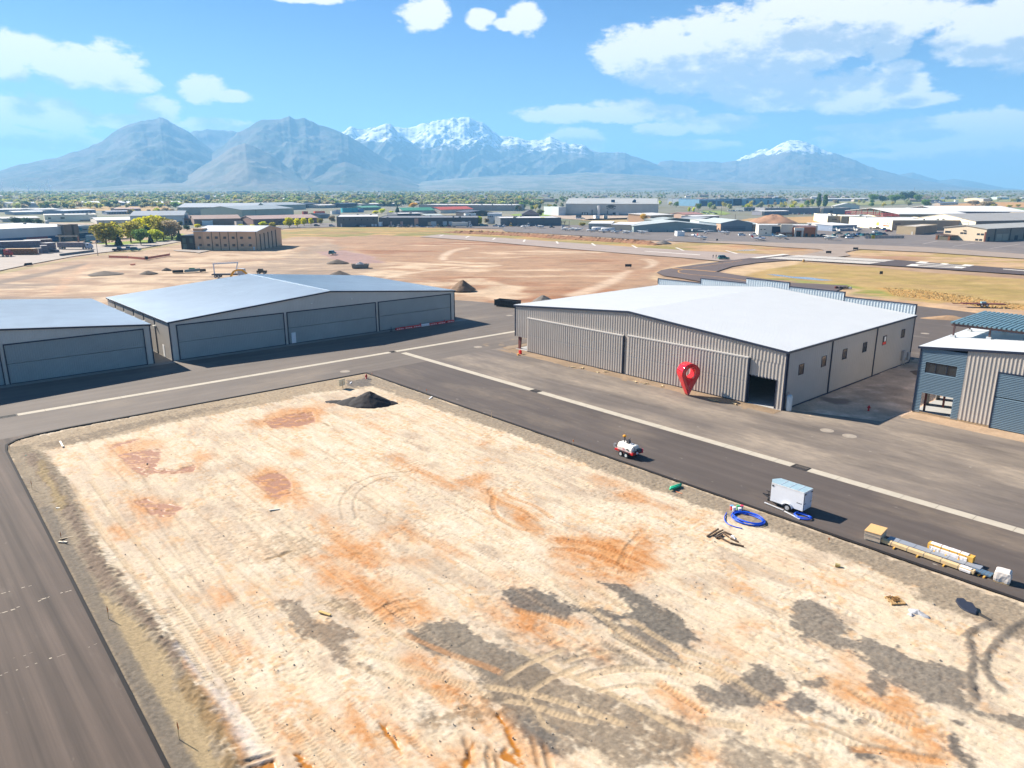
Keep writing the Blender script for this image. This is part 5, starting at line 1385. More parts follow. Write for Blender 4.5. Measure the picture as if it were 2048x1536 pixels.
# rail lengths leaning along the trailer, blue hose beneath, brown cloth
for nm,a,b in(('metal_rail',(-31.0,58.86,.12),(-29.0,58.62,.10)),('metal_rail',(-28.85,58.5,.10),(-27.15,58.05,.06))):
 o=MB().bar(a,b,.11,.06).build(nm,M('white_rail',(.8,.8,.8),.3,.3))
 tag(o,'long white metal rail lying before the trailer wheel, at the drawbar end' if a[0]<-30 else 'white metal rail lying behind the trailer wheel, at the door end','rail','white rails by the trailer')
hose=M('blue_hose',(.005,.075,.55),.4)
def coil(cx,cy,rx,ry,n,seed,tail=None,r=.045):
 rnd=random.Random(seed);mb=MB()
 for k in range(n):
  a0=rnd.uniform(0,6.28);pts=[]
  ox,oy,e=rnd.uniform(-.12,.12),rnd.uniform(-.1,.1),rnd.uniform(.9,1.04)
  for j in range(41):
   a=a0+2*math.pi*j/40
   w_=1+.03*math.sin(3*a+k)
   pts.append((cx+ox+rx*e*w_*math.cos(a),cy+oy+ry*e*w_*math.sin(a),r+.05+.035*k+.03*math.sin(2*a+k)))
  mb.tube(pts,r,7)
 if tail:mb.tube([(*at(*p)[:2],.06+.1*(i==0))for i,p in enumerate(tail)],r,7)
 return mb
cx_,cy_,_=at(1497,1038)
o=coil(cx_,cy_,1.42,1.0,6,3,smooth_line([(1453,1026),(1449,1034),(1453,1044),(1466,1051),(1485,1056)],4)).build('hose_coil',hose,None,True);o.location.z=-.12
tag(o,'large loose coil of blue hose lying on the edge of the lot','hose')
cx2,cy2,_=at(1600,1034)
o=coil(cx2+.1,cy2+.1,.75,.5,3,5).build('hose_coil',hose,None,True)
tag(o,'small coil of blue hose lying under the trailer door','hose')
# buckets in front of the coil
for i,(px,py,body,lid,lb)in enumerate([(1463,1018,(.75,.1,.1),(.15,.35,.6),'red bucket with a blue lid, leftmost by the hose coil'),(1468,1021,(.75,.75,.73),(.75,.75,.74),'white bucket with a white lid by the hose coil'),(1476,1018,(.12,.42,.22),(.05,.35,.15),'white bucket under a green lid by the hose coil'),(1483,1018,(.6,.6,.58),(.6,.04,.1),'bucket with a crimson lid, rightmost by the hose coil'),(1479,1023,(.7,.7,.66),(.74,.74,.7),'white bucket nearest the hose coil')]):
 x,y,_=at(px,py)
 b=thing('bucket',lb,'bucket',(x,y,-.06),0,'buckets by the hose coil')
 MB().lathe([(.13,0),(.16,.36),(.165,.37)],n=16).build('pail',M('pail_%d'%i,body,.45),b)
 MB().lathe([(.17,.37),(.175,.40),(.16,.42)],n=16).build('lid',M('pail_lid_%d'%i,lid,.4),b)
 # --- white water tank trailer with red chassis (tandem axle), nose toward -X
t=thing('tank_trailer','white water tank on a red tandem trailer with an orange topped mast','trailer',(-47.55,59.35,0),R(-3))
cream=M('tank_cream',(.80,.74,.64),.4)
prof=[(-.62,.62),(-.66,.95),(-.58,1.2),(-.38,1.38),(.38,1.38),(.58,1.2),(.66,.95),(.62,.62)]
rings=[]
for x,s in((-1.12,.86),(-1.02,1.0),(.98,1.0),(1.06,.93)):rings.append([(x,p[0]*s,.62+(p[1]-.62)*s)for p in prof])
MB().loft(rings).build('tank',cream,t)
MB().box(-.5,-.06,1.38,.2,.06,1.42).lathe([(.2,0),(.2,.08),(.14,.1)],(.45,0,1.37),14).build('tank_hatch',M('hatch_grey',(.5,.5,.5),.5),t)
tb=MB()
for k,(u,v,w_,h_)in enumerate([(-.28,.86,.36,.05),(-.28,.78,.3,.04),(-.28,.95,.26,.05)]):tb.box(u,-.668,v,u+w_,-.66,v+h_)
tb.build('red_lettering',M('faded_red',(.7,.25,.25),.5),t)
MB().tube([(.45+.16*math.cos(a/12*6.283),-.662,.92+.09*math.sin(a/12*6.283))for a in range(13)],.025,6).box(.36,-.67,.9,.54,-.655,.94).build('emblem',BLK,t)
MB().box(-1.35,-.74,.46,1.18,-.62,.64).box(-1.35,.62,.46,1.18,.74,.64).box(-1.35,-.62,.5,1.18,.62,.6).box(1.18,-.76,.5,1.3,.76,.78).build('frame',REDP,t)
for s_ in(-1,1):
 for x in(-.36,.42):wheel(t,x,s_*.78,.30,.2,M('pale_rim',(.66,.68,.64),.4))
 MB().box(-.78,s_*.68,.63,.84,s_*.92,.66).build('mudguard',BLK,t)
MB().bar((-1.3,-.4,.5),(-2.0,0,.52),.09).bar((-1.3,.4,.5),(-2.0,0,.52),.09).bar((-1.75,-.12,.02),(-1.75,-.12,.8),.05).box(-2.1,-.14,.5,-1.85,.14,.85).build('drawbar',M('drawbar_grey',(.22,.22,.22),.5),t)
MB().bar((-.62,0,1.4),(-.62,0,2.0),.09).bar((-.4,.15,1.4),(-.55,0,1.95),.05).box(-.2,-.15,1.38,.15,.18,1.72).tube([(0,0,1.72),(.05,0,1.92),(.2,0,1.95)],.06).build('pump',M('pump_dark',(.06,.06,.065),.5),t)
MB().lathe([(.05,1.95),(.2,2.0),(.21,2.12),(.08,2.2)],(-.62,0,0),14).build('beacon_cap',M('beacon_orange',(.75,.32,.02),.4),t)
MB().box(1.1,.1,.66,1.42,.62,1.02).box(1.28,-.5,.66,1.33,-.46,1.35).box(1.06,-.62,.68,1.3,-.1,.84).build('hose_reel',M('reel_dark',(.05,.05,.06),.5),t)
MB().box(1.30,.56,.55,1.46,.76,.98).build('tail_box',M('tail_red',(.55,.02,.06),.5),t)
MB().box(1.301,-.2,.52,1.32,.14,.74).build('plate',M('plate_pink',(.8,.7,.7),.5),t)
# --- the red map pin standing before the hangar
x,y,_=at(1373.5,790.5)
pin=MB();ang=YAW+R(17)
hp=top_z(x,y,725.5)
ro,ri_,zc=hp*.29,hp*.165,hp*.71
n=48;th_=hp*.085
out=[];inn=[]
for k in range(n):
 a=math.pi/2+2*math.pi*k/n
 ox,oz=ro*math.cos(a),zc+ro*math.sin(a)
 out.append((ox,oz));inn.append((ri_*math.cos(a),zc+ri_*math.sin(a)))
ol=[]
dt_=math.acos(ro/zc)
for k in range(n):
 a=math.pi/2+2*math.pi*k/n
 dd=math.acos(max(-1,min(1,-math.sin(a))))
 if dd>=dt_:ol.append(out[k])
 else:
  f=dd/dt_;sx=1 if math.cos(a)>=0 else-1
  ol.append((sx*ro*math.sin(dt_)*f,(zc-ro*math.cos(dt_))*f))
ys_=[(-th_*2.0,.93),(-th_*2.35,.985),(-th_*1.6,1.0),(th_*1.6,1.0),(th_*2.1,.985),(th_*1.9,.93)]
rows=[[(p[0],-th_*2.0,p[1])for p in inn]]
for yy,sc in ys_:rows.append([(p[0]*sc,yy*(.5+.5*min(1,p[1]/zc)),zc+(p[1]-zc)*sc if p[1]>zc*.5 else p[1])for p in ol])
rows.append([(p[0],th_*1.8,p[1])for p in inn]);rows.append(rows[0])
pin.loft(rows,cap=False)
o=pin.build('map_pin',M('pin_red',(.62,.012,.02),.12,0,var=.02,spec=.7),None,True);o.location=(x,y,.02);o.rotation_euler=(0,0,ang)
tag(o,'glossy red location pin with a round hole standing upright before the ribbed hangar doors','map pin')
# --- building materials along the lane edge
WOOD=M('pallet_wood',(.55,.38,.20),.8,var=.15,scale=6)
WOODY=M('yellow_wood',(.66,.36,.06),.7,var=.12,scale=5)
PLAST=M('clear_wrap',(.78,.72,.68),.25,0,var=.1,scale=4)
OSB=M('osb_top',(.62,.38,.16),.85,var=.15,scale=10)
bx=thing('crate','large plywood crate with a metal band at the lane edge','crate',(-21.25,59.35,0),R(6))
MB().box(-.62,-.85,.12,.62,.85,.78).build('side_panel',M('crate_side',(.62,.48,.34),.8,var=.1,scale=5),bx)
MB().box(-.65,-.88,.78,.65,.88,.84).build('lid',OSB,bx)
b_=MB()
for z in(.42,):b_.box(-.635,-.865,z,.635,.865,z+.05)
for y in(-.75,0,.65):b_.box(-.62,y,0,.62,y+.1,.12)
b_.build('skid',M('crate_skid',(.5,.42,.33),.8),bx)
MB().box(-.645,-.872,.50,.3,-.866,.54).box(.3,-.872,.46,.6,-.866,.50).build('strap',M('strap_dark',(.12,.12,.13),.5),bx)
# long bundles
def bundle(nm,lb,px0,px1,w,h,mat,wrap=None,z0=.12):
 a=Vector(at(*px0));b=Vector(at(*px1));d=b-a;ln=d.length;rz=math.atan2(d.y,d.x)
 t=thing(nm,lb,'bundle',(a.x,a.y,0),rz)
 MB().box(0,-w/2,z0,ln,w/2,z0+h).build('load',mat,t)
 st=MB()
 for f in(.12,.3,.48,.66,.84):st.box(ln*f,-w/2-.006,z0-.004,ln*f+.035,w/2+.006,z0+h+.006)
 st.build('strap',M('strap_dark',(.12,.12,.13),.5),t)
 for f in(.16,.42,.7):MB().box(ln*f,-w/2-.25,0,ln*f+.11,w/2+.1,z0-.005).build('bearer',WOODY,t)
 if wrap:
  for f0,f1 in wrap:
   m=MB();rr=[]
   for k in range(9):
    f=f0+(f1-f0)*k/8;j=lambda s:.035*mnoise.noise(Vector((f*30,s,2)))
    rr.append([(ln*f,-w/2-.03+j(1),z0-.03),(ln*f,w/2+.03+j(2),z0-.03),(ln*f,w/2+.04+j(3),z0+h*.6),(ln*f,w*.3,z0+h+.06+j(4)),(ln*f,-w*.3,z0+h+.06+j(5)),(ln*f,-w/2-.04+j(6),z0+h*.5)])
   m.loft(rr).build('wrap',PLAST,t)
 return t
bundle('trim_bundle','long narrow bundle of tan metal trim on yellow bearers at the lane edge',(1762,1085),(1948,1150),.42,.26,M('tan_trim_stack',(.64,.46,.24),.6,var=.08),[(.86,.97)])
bundle('panel_bundle','bundle of flat grey metal panels lying behind the long tan trim',(1777,1081),(1962,1142),.75,.16,M('grey_panel_stack',(.30,.32,.35),.5,.2,var=.05))
bundle('wrapped_bundle','thick yellow bundle half covered in torn clear plastic wrap',(1856,1100),(1946,1131),.58,.42,WOODY,[(.05,.28),(.72,.88),(.3,.7)],.30)
bundle('panel_bundle','short stack of dark blue grey panels at the end of the wrapped bundle',(1944,1141),(1983,1155),.70,.12,M('blue_panel_stack',(.10,.17,.24),.45,.2))
pl=thing('shrink_wrapped_pallet','pallet load of boxes shrink wrapped in white plastic at the lane edge','pallet',(*at(2004,1162)[:2],0),R(8))
MB().box(-.5,-.5,0,.5,.5,.14).build('pallet',WOOD,pl)
rr=[]
for z,s in((.10,.50),(.3,.52),(.6,.50),(.82,.46),(.9,.36)):
 rr.append([(s*1.05*math.copysign(min(1,abs(math.cos(a))*1.35),math.cos(a))+.03*mnoise.noise(Vector((a*2,z*5,1))),s*math.copysign(min(1,abs(math.sin(a))*1.35),math.sin(a))+.03*mnoise.noise(Vector((a*2,z*5,7))),z)for a in[2*math.pi*k/24 for k in range(24)]])
MB().loft(rr).build('wrapped_load',M('wrap_white',(.70,.62,.54),.35,var=.15,scale=3),pl)
# wood pallet with debris, dark sheet, grey tarp lumps, cut pipe
x,y,_=at(1790,1200)
p_=thing('pallet','weathered wooden pallet holding brown scrap on the sandy lot','pallet',(x,y,-.10),R(-40))
m=MB()
for k in range(6):m.box(-.5,-.5+k*.18,.1,.5,-.5+k*.18+.12,.125)
for xx in(-.5,-.05,.4):m.box(xx,-.5,0,xx+.1,.52,.1)
m.build('deck',M('old_pallet',(.42,.26,.11),.85,var=.25,scale=5),p_)
m=MB()
for k in range(26):
 q=(random.uniform(-.35,.25),random.uniform(-.3,.3));m.bar((q[0],q[1],.14+random.random()*.12),(q[0]+random.uniform(-.2,.2),q[1]+random.uniform(-.2,.2),.14+random.random()*.1),.05)
m.build('scrap',M('rusty_scrap',(.22,.11,.03),.9,var=.3,scale=8),p_)
x,y,_=at(1932,1213)
m=MB();rr=[]
hull=[(-.95,.1),(-.7,.45),(-.3,.35),(0,.55),(.35,.4),(.8,.2),(1.0,-.15),(.6,-.4),(.1,-.45),(-.4,-.3),(-.8,-.1)]
top=[(a*.92,b*.92,.10+.22*(b+.4)*.6)for a,b in hull]
m.loft([[(a,b,-.14)for a,b in hull],[(a,b,.02+.2*max(0,b))for a,b in hull],top])
o=m.build('rubber_sheet',M('black_rubber',(.022,.026,.04),.45),None);o.location=(x,y,-.03);o.rotation_euler=(R(6),0,R(-28));tag(o,'curled black rubber sheet lying on the gravel','rubber sheet')
x,y,_=at(1962,1229)
o=MB().box(-.7,-.12,0,.7,.12,.07).box(-.7,.02,.07,.7,.06,.10).build('plank',M('dark_plank',(.05,.045,.04),.8));o.location=(x,y,-.06);o.rotation_euler=(0,0,R(-22));tag(o,'dark plank poking out from under the black rubber sheet','plank')
for i,(px,py,s_,lb)in enumerate([(1836,1224,.55,'grey crumpled tarp beside the wooden pallet on the lot'),(1823,1228,.28,'small grey lump of cloth left of the crumpled tarp')]):
 x,y,_=at(px,py);o=MB().mound(s_,s_*.7,s_*.5,22,7,40+i,(0,0,0),.9).build('tarp',M('grey_tarp',(.36,.36,.37),.7,var=.2,scale=6),None,True);o.location=(x,y,-.1);tag(o,lb,'tarp')
x,y,_=at(1675,1131);o=MB().cyl((-.16,0,.13),(.2,0,.13),.15,.13,14).build('pipe_end',M('ochre_pipe',(.42,.32,.12),.6));o.location=(x,y,-.1);o.rotation_euler=(0,0,R(20));tag(o,'short ochre pipe stub lying alone on the sand','pipe')
# green culvert pipes
for i,(px0,px1,lb)in enumerate([((1340,981),(1361,974),'green plastic pipe lying on the verge, the nearer of a pair'),((1341,978),(1362,971),'green plastic pipe lying on the verge, the farther of a pair')]):
 a=Vector((*at(*px0)[:2],.14));b=Vector((*at(*px1)[:2],.14));o=MB().tube([a,b],.12,12).build('pipe',M('green_pipe',(.01,.42,.22),.35),None,True);tag(o,lb,'pipe','green pipes on the verge')
a=Vector((*at(1352,983)[:2],.0));b=Vector((*at(1364,989)[:2],.1));o=MB().tube([a,b],.02,6).build('pipe_offcut',M('orange_tip',(.85,.22,.05),.6),None);tag(o,'thin orange stake lying on the sand by the green pipes','stake')
# dark rods
for i,(p0,p1,w_)in enumerate([((1414,1072),(1437,1057),.12),((1425,1070),(1446,1059),.10),((1432,1075),(1445,1068),.16),((1449,1063),(1463,1069),.12),((1445,1064),(1457,1073),.06),((1461,1076),(1477,1083),.10),((1441,1074),(1462,1086),.09),((1462,1085),(1488,1092),.12)]):
 o=MB().bar((*at(*p0)[:2],-.03),(*at(*p1)[:2],-.03),w_,.10).build('timber',M('dark_timber',(.09,.055,.035),.85,var=.2));tag(o,'dark timber stake lying with others on the sand, %s from the left'%('first','second','third','fourth','fifth','sixth','seventh','eighth')[i],'timber','timber stakes lying on the lot')
x,y,_=at(1465,1072);o=MB().box(-.12,-.12,0,.12,.12,.1).bar((.1,0,.05),(.45,-.35,.05),.07).build('bracket',M('white_bracket',(.7,.7,.7),.4));o.location=(x,y,-.08);tag(o,'white metal bracket lying among the timber stakes','bracket')
# hydrant, sign panel, marker stakes, small planks
for px,py,lb in((733,757,'red fire hydrant at the corner of the sandy lot'),(1737,821,'dark red fire hydrant in the shadow between the two right hangars')):
 x,y,_=at(px,py)
 h=thing('hydrant',lb,'hydrant',(x,y,-.03),0,'fire hydrants')
 MB().lathe([(.17,0),(.17,.05),(.11,.06),(.11,.5),(.15,.52),(.15,.57),(.11,.62),(.06,.72),(.03,.74),(.03,.8)],n=16).build('barrel',REDP,h,True)
 MB().cyl((-.2,0,.44),(.2,0,.44),.06).cyl((0,-.22,.42),(0,0,.42),.08).cyl((-.23,0,.44),(-.2,0,.44),.075).cyl((.2,0,.44),(.23,0,.44),.075).build('nozzle',REDP,h)
x,y,_=at(685.5,775)
t=thing('sign_board','small cream sign board on a post by the black heap','sign',(x,y,-.05),R(12))
MB().box(-.04,-.04,0,.04,.04,1.0).build('post',WOOD,t);MB().box(-.03,-.65,.35,.03,.45,1.35).build('panel',M('cream_board',(.82,.70,.46),.6),t)
ORG=M('flag_orange',(.9,.16,.02),.6)
for i,(px,py,hh,lb)in enumerate([(20,900,.8,'orange flagged survey stake at the chamfered corner of the lot'),(64,977,.9,'orange flagged survey stake beside the west lane before the first planks'),(123,1082,.9,'orange flagged survey stake beside two pale planks on the west verge'),(217,1236,1.0,'orange flagged survey stake on the tan strip, the farther one'),(358,1476,1.1,'orange flagged survey stake nearest the camera on the tan strip'),(1146,889,.7,'orange flagged stake on the verge left of the tank trailer'),(853,785,.6,'red flagged stake on the verge past the black heap'),(744,751,.5,'pink flagged stake at the corner by the red hydrant'),(1657,1084,.5,'orange flagged stake on the verge left of the plywood crate'),(983,834,.7,'thin pale stake on the verge between the heap and the trailers')]):
 x,y,_=at(px,py)
 t=thing('survey_stake',lb,'stake',(x,y,-.08),0,'survey stakes round the lot')
 MB().bar((0,0,0),(0,0,hh),.035).build('stick',WOOD,t)
 if i!=9:MB().prism([(-.02,0,hh*.5),(.08,.02,hh*.6),(.07,.02,hh*.85),(0,0,hh*1.02),(-.07,-.02,hh*.8)],(0,.012,0)).build('flag',ORG if i not in(6,7)else M('flag_red',(.8,.06,.08),.6),t)
for i,(p0,p1,w_,c_,lb)in enumerate([((120,1078),(147,1073),.14,(.36,.28,.18),'brown plank on the west verge by an orange stake'),((117,1083),(134,1084),.15,(.7,.6,.45),'pale short plank below the brown one on the west verge'),((112,1015.5),(122,1016),.12,(.7,.66,.6),'small white plank on the dark berm'),((538,1020),(559,1018),.13,(.62,.6,.52),'pale weathered plank on the sand by a puddle'),((638,1222),(661,1230),.2,(.5,.34,.12),'ochre plank on the sand near the grey streak'),((142,1024),(150,1027),.2,(.03,.04,.08),'dark blue scrap on the dark berm'),((120,882),(126,893),.2,(.8,.7,.56),'cream board standing at the far left edge of the sand'),((858,798),(864,793),.18,(.74,.72,.68),'pale board on the verge along the lane, far from the trailers'),((700,767),(703,764),.12,(.75,.75,.78),'white scrap by the hydrant'),((52,910),(69,910.5),.3,(.02,.3,.2),'teal plastic piece at the corner of the lot')]):
 o=MB().bar((*at(*p0)[:2],-.02),(*at(*p1)[:2],-.0),w_,.07).build('plank',M('plank_%d'%i,c_,.8,var=.2));tag(o,lb,'plank','planks and scraps lying on the lot')
 # stones strewn over the soil: too many to count
rs=random.Random(5);st=MB()
for k in range(700):
 if rs.random()<.6:
  px,py=rs.uniform(60,2040),rs.uniform(880,1535)
 else:px,py=rs.uniform(300,2040),rs.uniform(1150,1535)
 x,y,_=at(px,py)
 if not(-96<x<-3 and 9<y<56):continue
 s_=rs.uniform(.014,.05)*(2.2 if rs.random()<.04 else 1);a=rs.uniform(0,3)
 ring=[(x+s_*math.cos(a+q*1.257)*rs.uniform(.7,1.2),y+s_*math.sin(a+q*1.257)*rs.uniform(.7,1.2))for q in range(5)]
 zg=-.10
 st.loft([[(*p,zg-.05)for p in ring],[(*p,zg+s_*.5)for p in ring],[(x+(p[0]-x)*.5,y+(p[1]-y)*.5,zg+s_*.95)for p in ring]])
tag(st.build('gravel',M('loose_stones',(.30,.26,.21),.9,var=.4,scale=2),None),None,None,None,'stuff')
# roll-off dumpster
a=Vector(at(988.5,612.5));b=Vector(at(1030,616.5));d=(b-a);rz=math.atan2(d.y,d.x)
t=thing('dumpster','long black roll-off dumpster behind the left end of the white roofed hangar','dumpster',(a.x,a.y,0),rz)
ln,w_,h_=6.4,2.3,1.65
m=MB().box(0,0,.25,ln,.08,h_).box(0,w_-.08,.25,ln,w_,h_).box(0,.08,.25,.08,w_-.08,h_).box(ln-.08,.08,.25,ln,w_-.08,h_).box(.08,.08,.25,ln-.08,w_-.08,.4)
m.build('box',BLK,t)
m=MB()
for k in range(9):m.box(.15+k*.75,-.07,.3,.27+k*.75,0,h_-.05)
m.box(-.06,-.08,h_-.02,ln+.06,.1,h_+.08).box(-.06,w_-.1,h_-.02,ln+.06,w_+.08,h_+.08)
m.build('rib',M('black_metal2',(.03,.034,.036),.5),t)
MB().box(.3,.5,0,.6,.7,.25).box(ln-.6,.5,0,ln-.3,.7,.25).box(.3,1.6,0,.6,1.8,.25).box(ln-.6,1.6,0,ln-.3,1.8,.25).build('roller',BLK,t)
MB().mound(2.4,.95,.35,24,8,70,(3.4,1.15,1.2)).build('rubble',M('dumpster_rubble',(.30,.28,.25),.9,var=.2),t)
# small red and orange cans by the steel column
for i,(px,py,c_,s_,lb)in enumerate([(1040.5,708,(.75,.02,.02),.42,'bright red can standing by the steel column of the ribbed hangar'),(1036.5,710.5,(.75,.38,.12),.34,'tan orange box beside the red can')]):
 x,y,_=at(px,py);o=MB().box(-s_/2,-s_/2,0,s_/2,s_/2,s_*(1.5 if i==0 else .9)).cyl((0,0,s_*.9),(0,0,s_*(1.7 if i==0 else .98)),s_*.3).build('fuel_can' if i==0 else 'box',M('can_%d'%i,c_,.5));o.location=(x,y,0);tag(o,lb,'can' if i==0 else 'box')
 # scrap wood heaps and stones along the foot of the hangar
for i,(px,py)in enumerate([(1145,735),(1165,737),(1195,745),(1212,744),(1270,764),(1290,768),(1325,773),(1423,800),(1431,802),(1468,808)]):
 x,y,_=at(px,py);o=MB().bar((-.4,0,.05),(.45,.2,.07),.12,.08).bar((-.2,-.3,.06),(.3,.35,.12),.1,.06).build('scrap_board',M('scrap_board',(.55,.42,.24),.85,var=.3,scale=2));o.location=(x,y,.02);o.rotation_euler=(0,0,i*1.3)
 tag(o,'scrap boards on the earth strip before the hangar doors, %s pile from the left'%('first','second','third','fourth','fifth','sixth','seventh','eighth','ninth','tenth')[i],'boards','scrap boards along the hangar front')
 # red and white low barricades before the third door of the grey hangar
RW=M('barricade_red',(.62,.03,.02),.45);BW=M('barricade_white',(.78,.76,.74),.5)
y=80.9
for i in range(7):
 red=i!=3
 t=thing('barricade',('low red barricade with white blocks before the grey hangar door, %s from the left'%('first','second','third','','fifth','sixth','seventh')[i])if red else 'white barricade in the middle of the red ones before the grey hangar','barricade',(-126.9,y+1.0,0.01),0,'barricades before the third grey door')
 MB().prism([(-.25,-1.0,0),(.25,-1.0,0),(.12,-1.0,.45),(-.12,-1.0,.45)],(0,2.0,0)).build('block',RW if red else BW,t)
 m=MB()
 for k in range(4):m.box(.2,-.82+k*.44,.10,.262,-.58+k*.44,.24)
 m.build('marking',BW if red else M('barricade_grey',(.5,.5,.5),.5),t)
 if i in(2,5):MB().cyl((0,.9,.45),(0,.9,.72),.12,.09,10).build('lamp',RW,t)
 y+=2.12 if i not in(5,)else 2.4
for i,(yy,lb)in enumerate([(79.6,'dark bollard stand left of the barricades')]):
 t=thing('post_stand',lb,'stand',(-126.6,yy,.012));MB().lathe([(.28,0),(.28,.06),(.05,.08),(.05,.9)],n=14).build('post',BLK,t)
 # open equipment beyond the side wall
x,y=-43.6,131.2
t=thing('scissor_lift','black railed lift standing behind the far corner of the white roofed hangar','lift',(x+6.2,y+1.0,0))
m=MB()
for xx in(-.9,0,.9):
 for yy in(-.5,.5):m.bar((xx,yy,.9),(xx,yy,2.1),.06)
for z in(1.5,2.1):
 m.bar((-.9,-.5,z),(.9,-.5,z),.05).bar((-.9,.5,z),(.9,.5,z),.05).bar((-.9,-.5,z),(-.9,.5,z),.05).bar((.9,-.5,z),(.9,.5,z),.05)
m.build('guard_rail',BLK,t);MB().box(-1,-.6,.25,1,.6,.95).build('base',M('lift_grey',(.2,.21,.22),.5),t)
for xx in(-.7,.7):
 for yy in(-.55,.55):wheel(t,xx,yy,.22,.15)
o=MB().mound(1.5,1.0,.7,30,8,90,jag=.5).build('soil_heap',M('ochre_heap',(.55,.36,.08),.9,var=.2),None,True);o.location=(x+2.4,y-1.6,0);tag(o,'small ochre heap by the far corner of the white roofed hangar','heap')
o=MB().mound(3.0,2.0,.9,34,9,93,jag=.4).build('soil_heap',GRAVB,None,True);o.location=(x+4.2,y-8.5,-.2);tag(o,'low brown soil heap in the passage between the right hangars','heap')
x,y,_=at(1888,641);o=MB().mound(6,2.4,1.0,40,10,95,jag=.4).build('soil_heap',M('tan_heap',tuple(pc(206,170,132)),.95,var=.2,scale=.5),None,True);o.location=(x,y+3,-.2);o.rotation_euler=(0,0,R(40));tag(o,'low tan soil heap at the edge of the dark rear lane','heap')
x,y,_=at(1965,613);t=thing('boat_trailer','rusty flat trailer with a pale box behind the canopy roof','trailer',(x,y,0),R(40));MB().box(-5,-.8,.6,5,.8,.8).bar((-5,0,.7),(-7,0,.6),.15).build('bed',STEEL_R,t);MB().box(-.5,-.4,.8,.6,.4,1.2).build('box',M('pale_teal_box',(.2,.34,.38),.5),t);[wheel(t,xx,yy,.4,.25)for xx in(-.6,.6)for yy in(-.9,.9)]
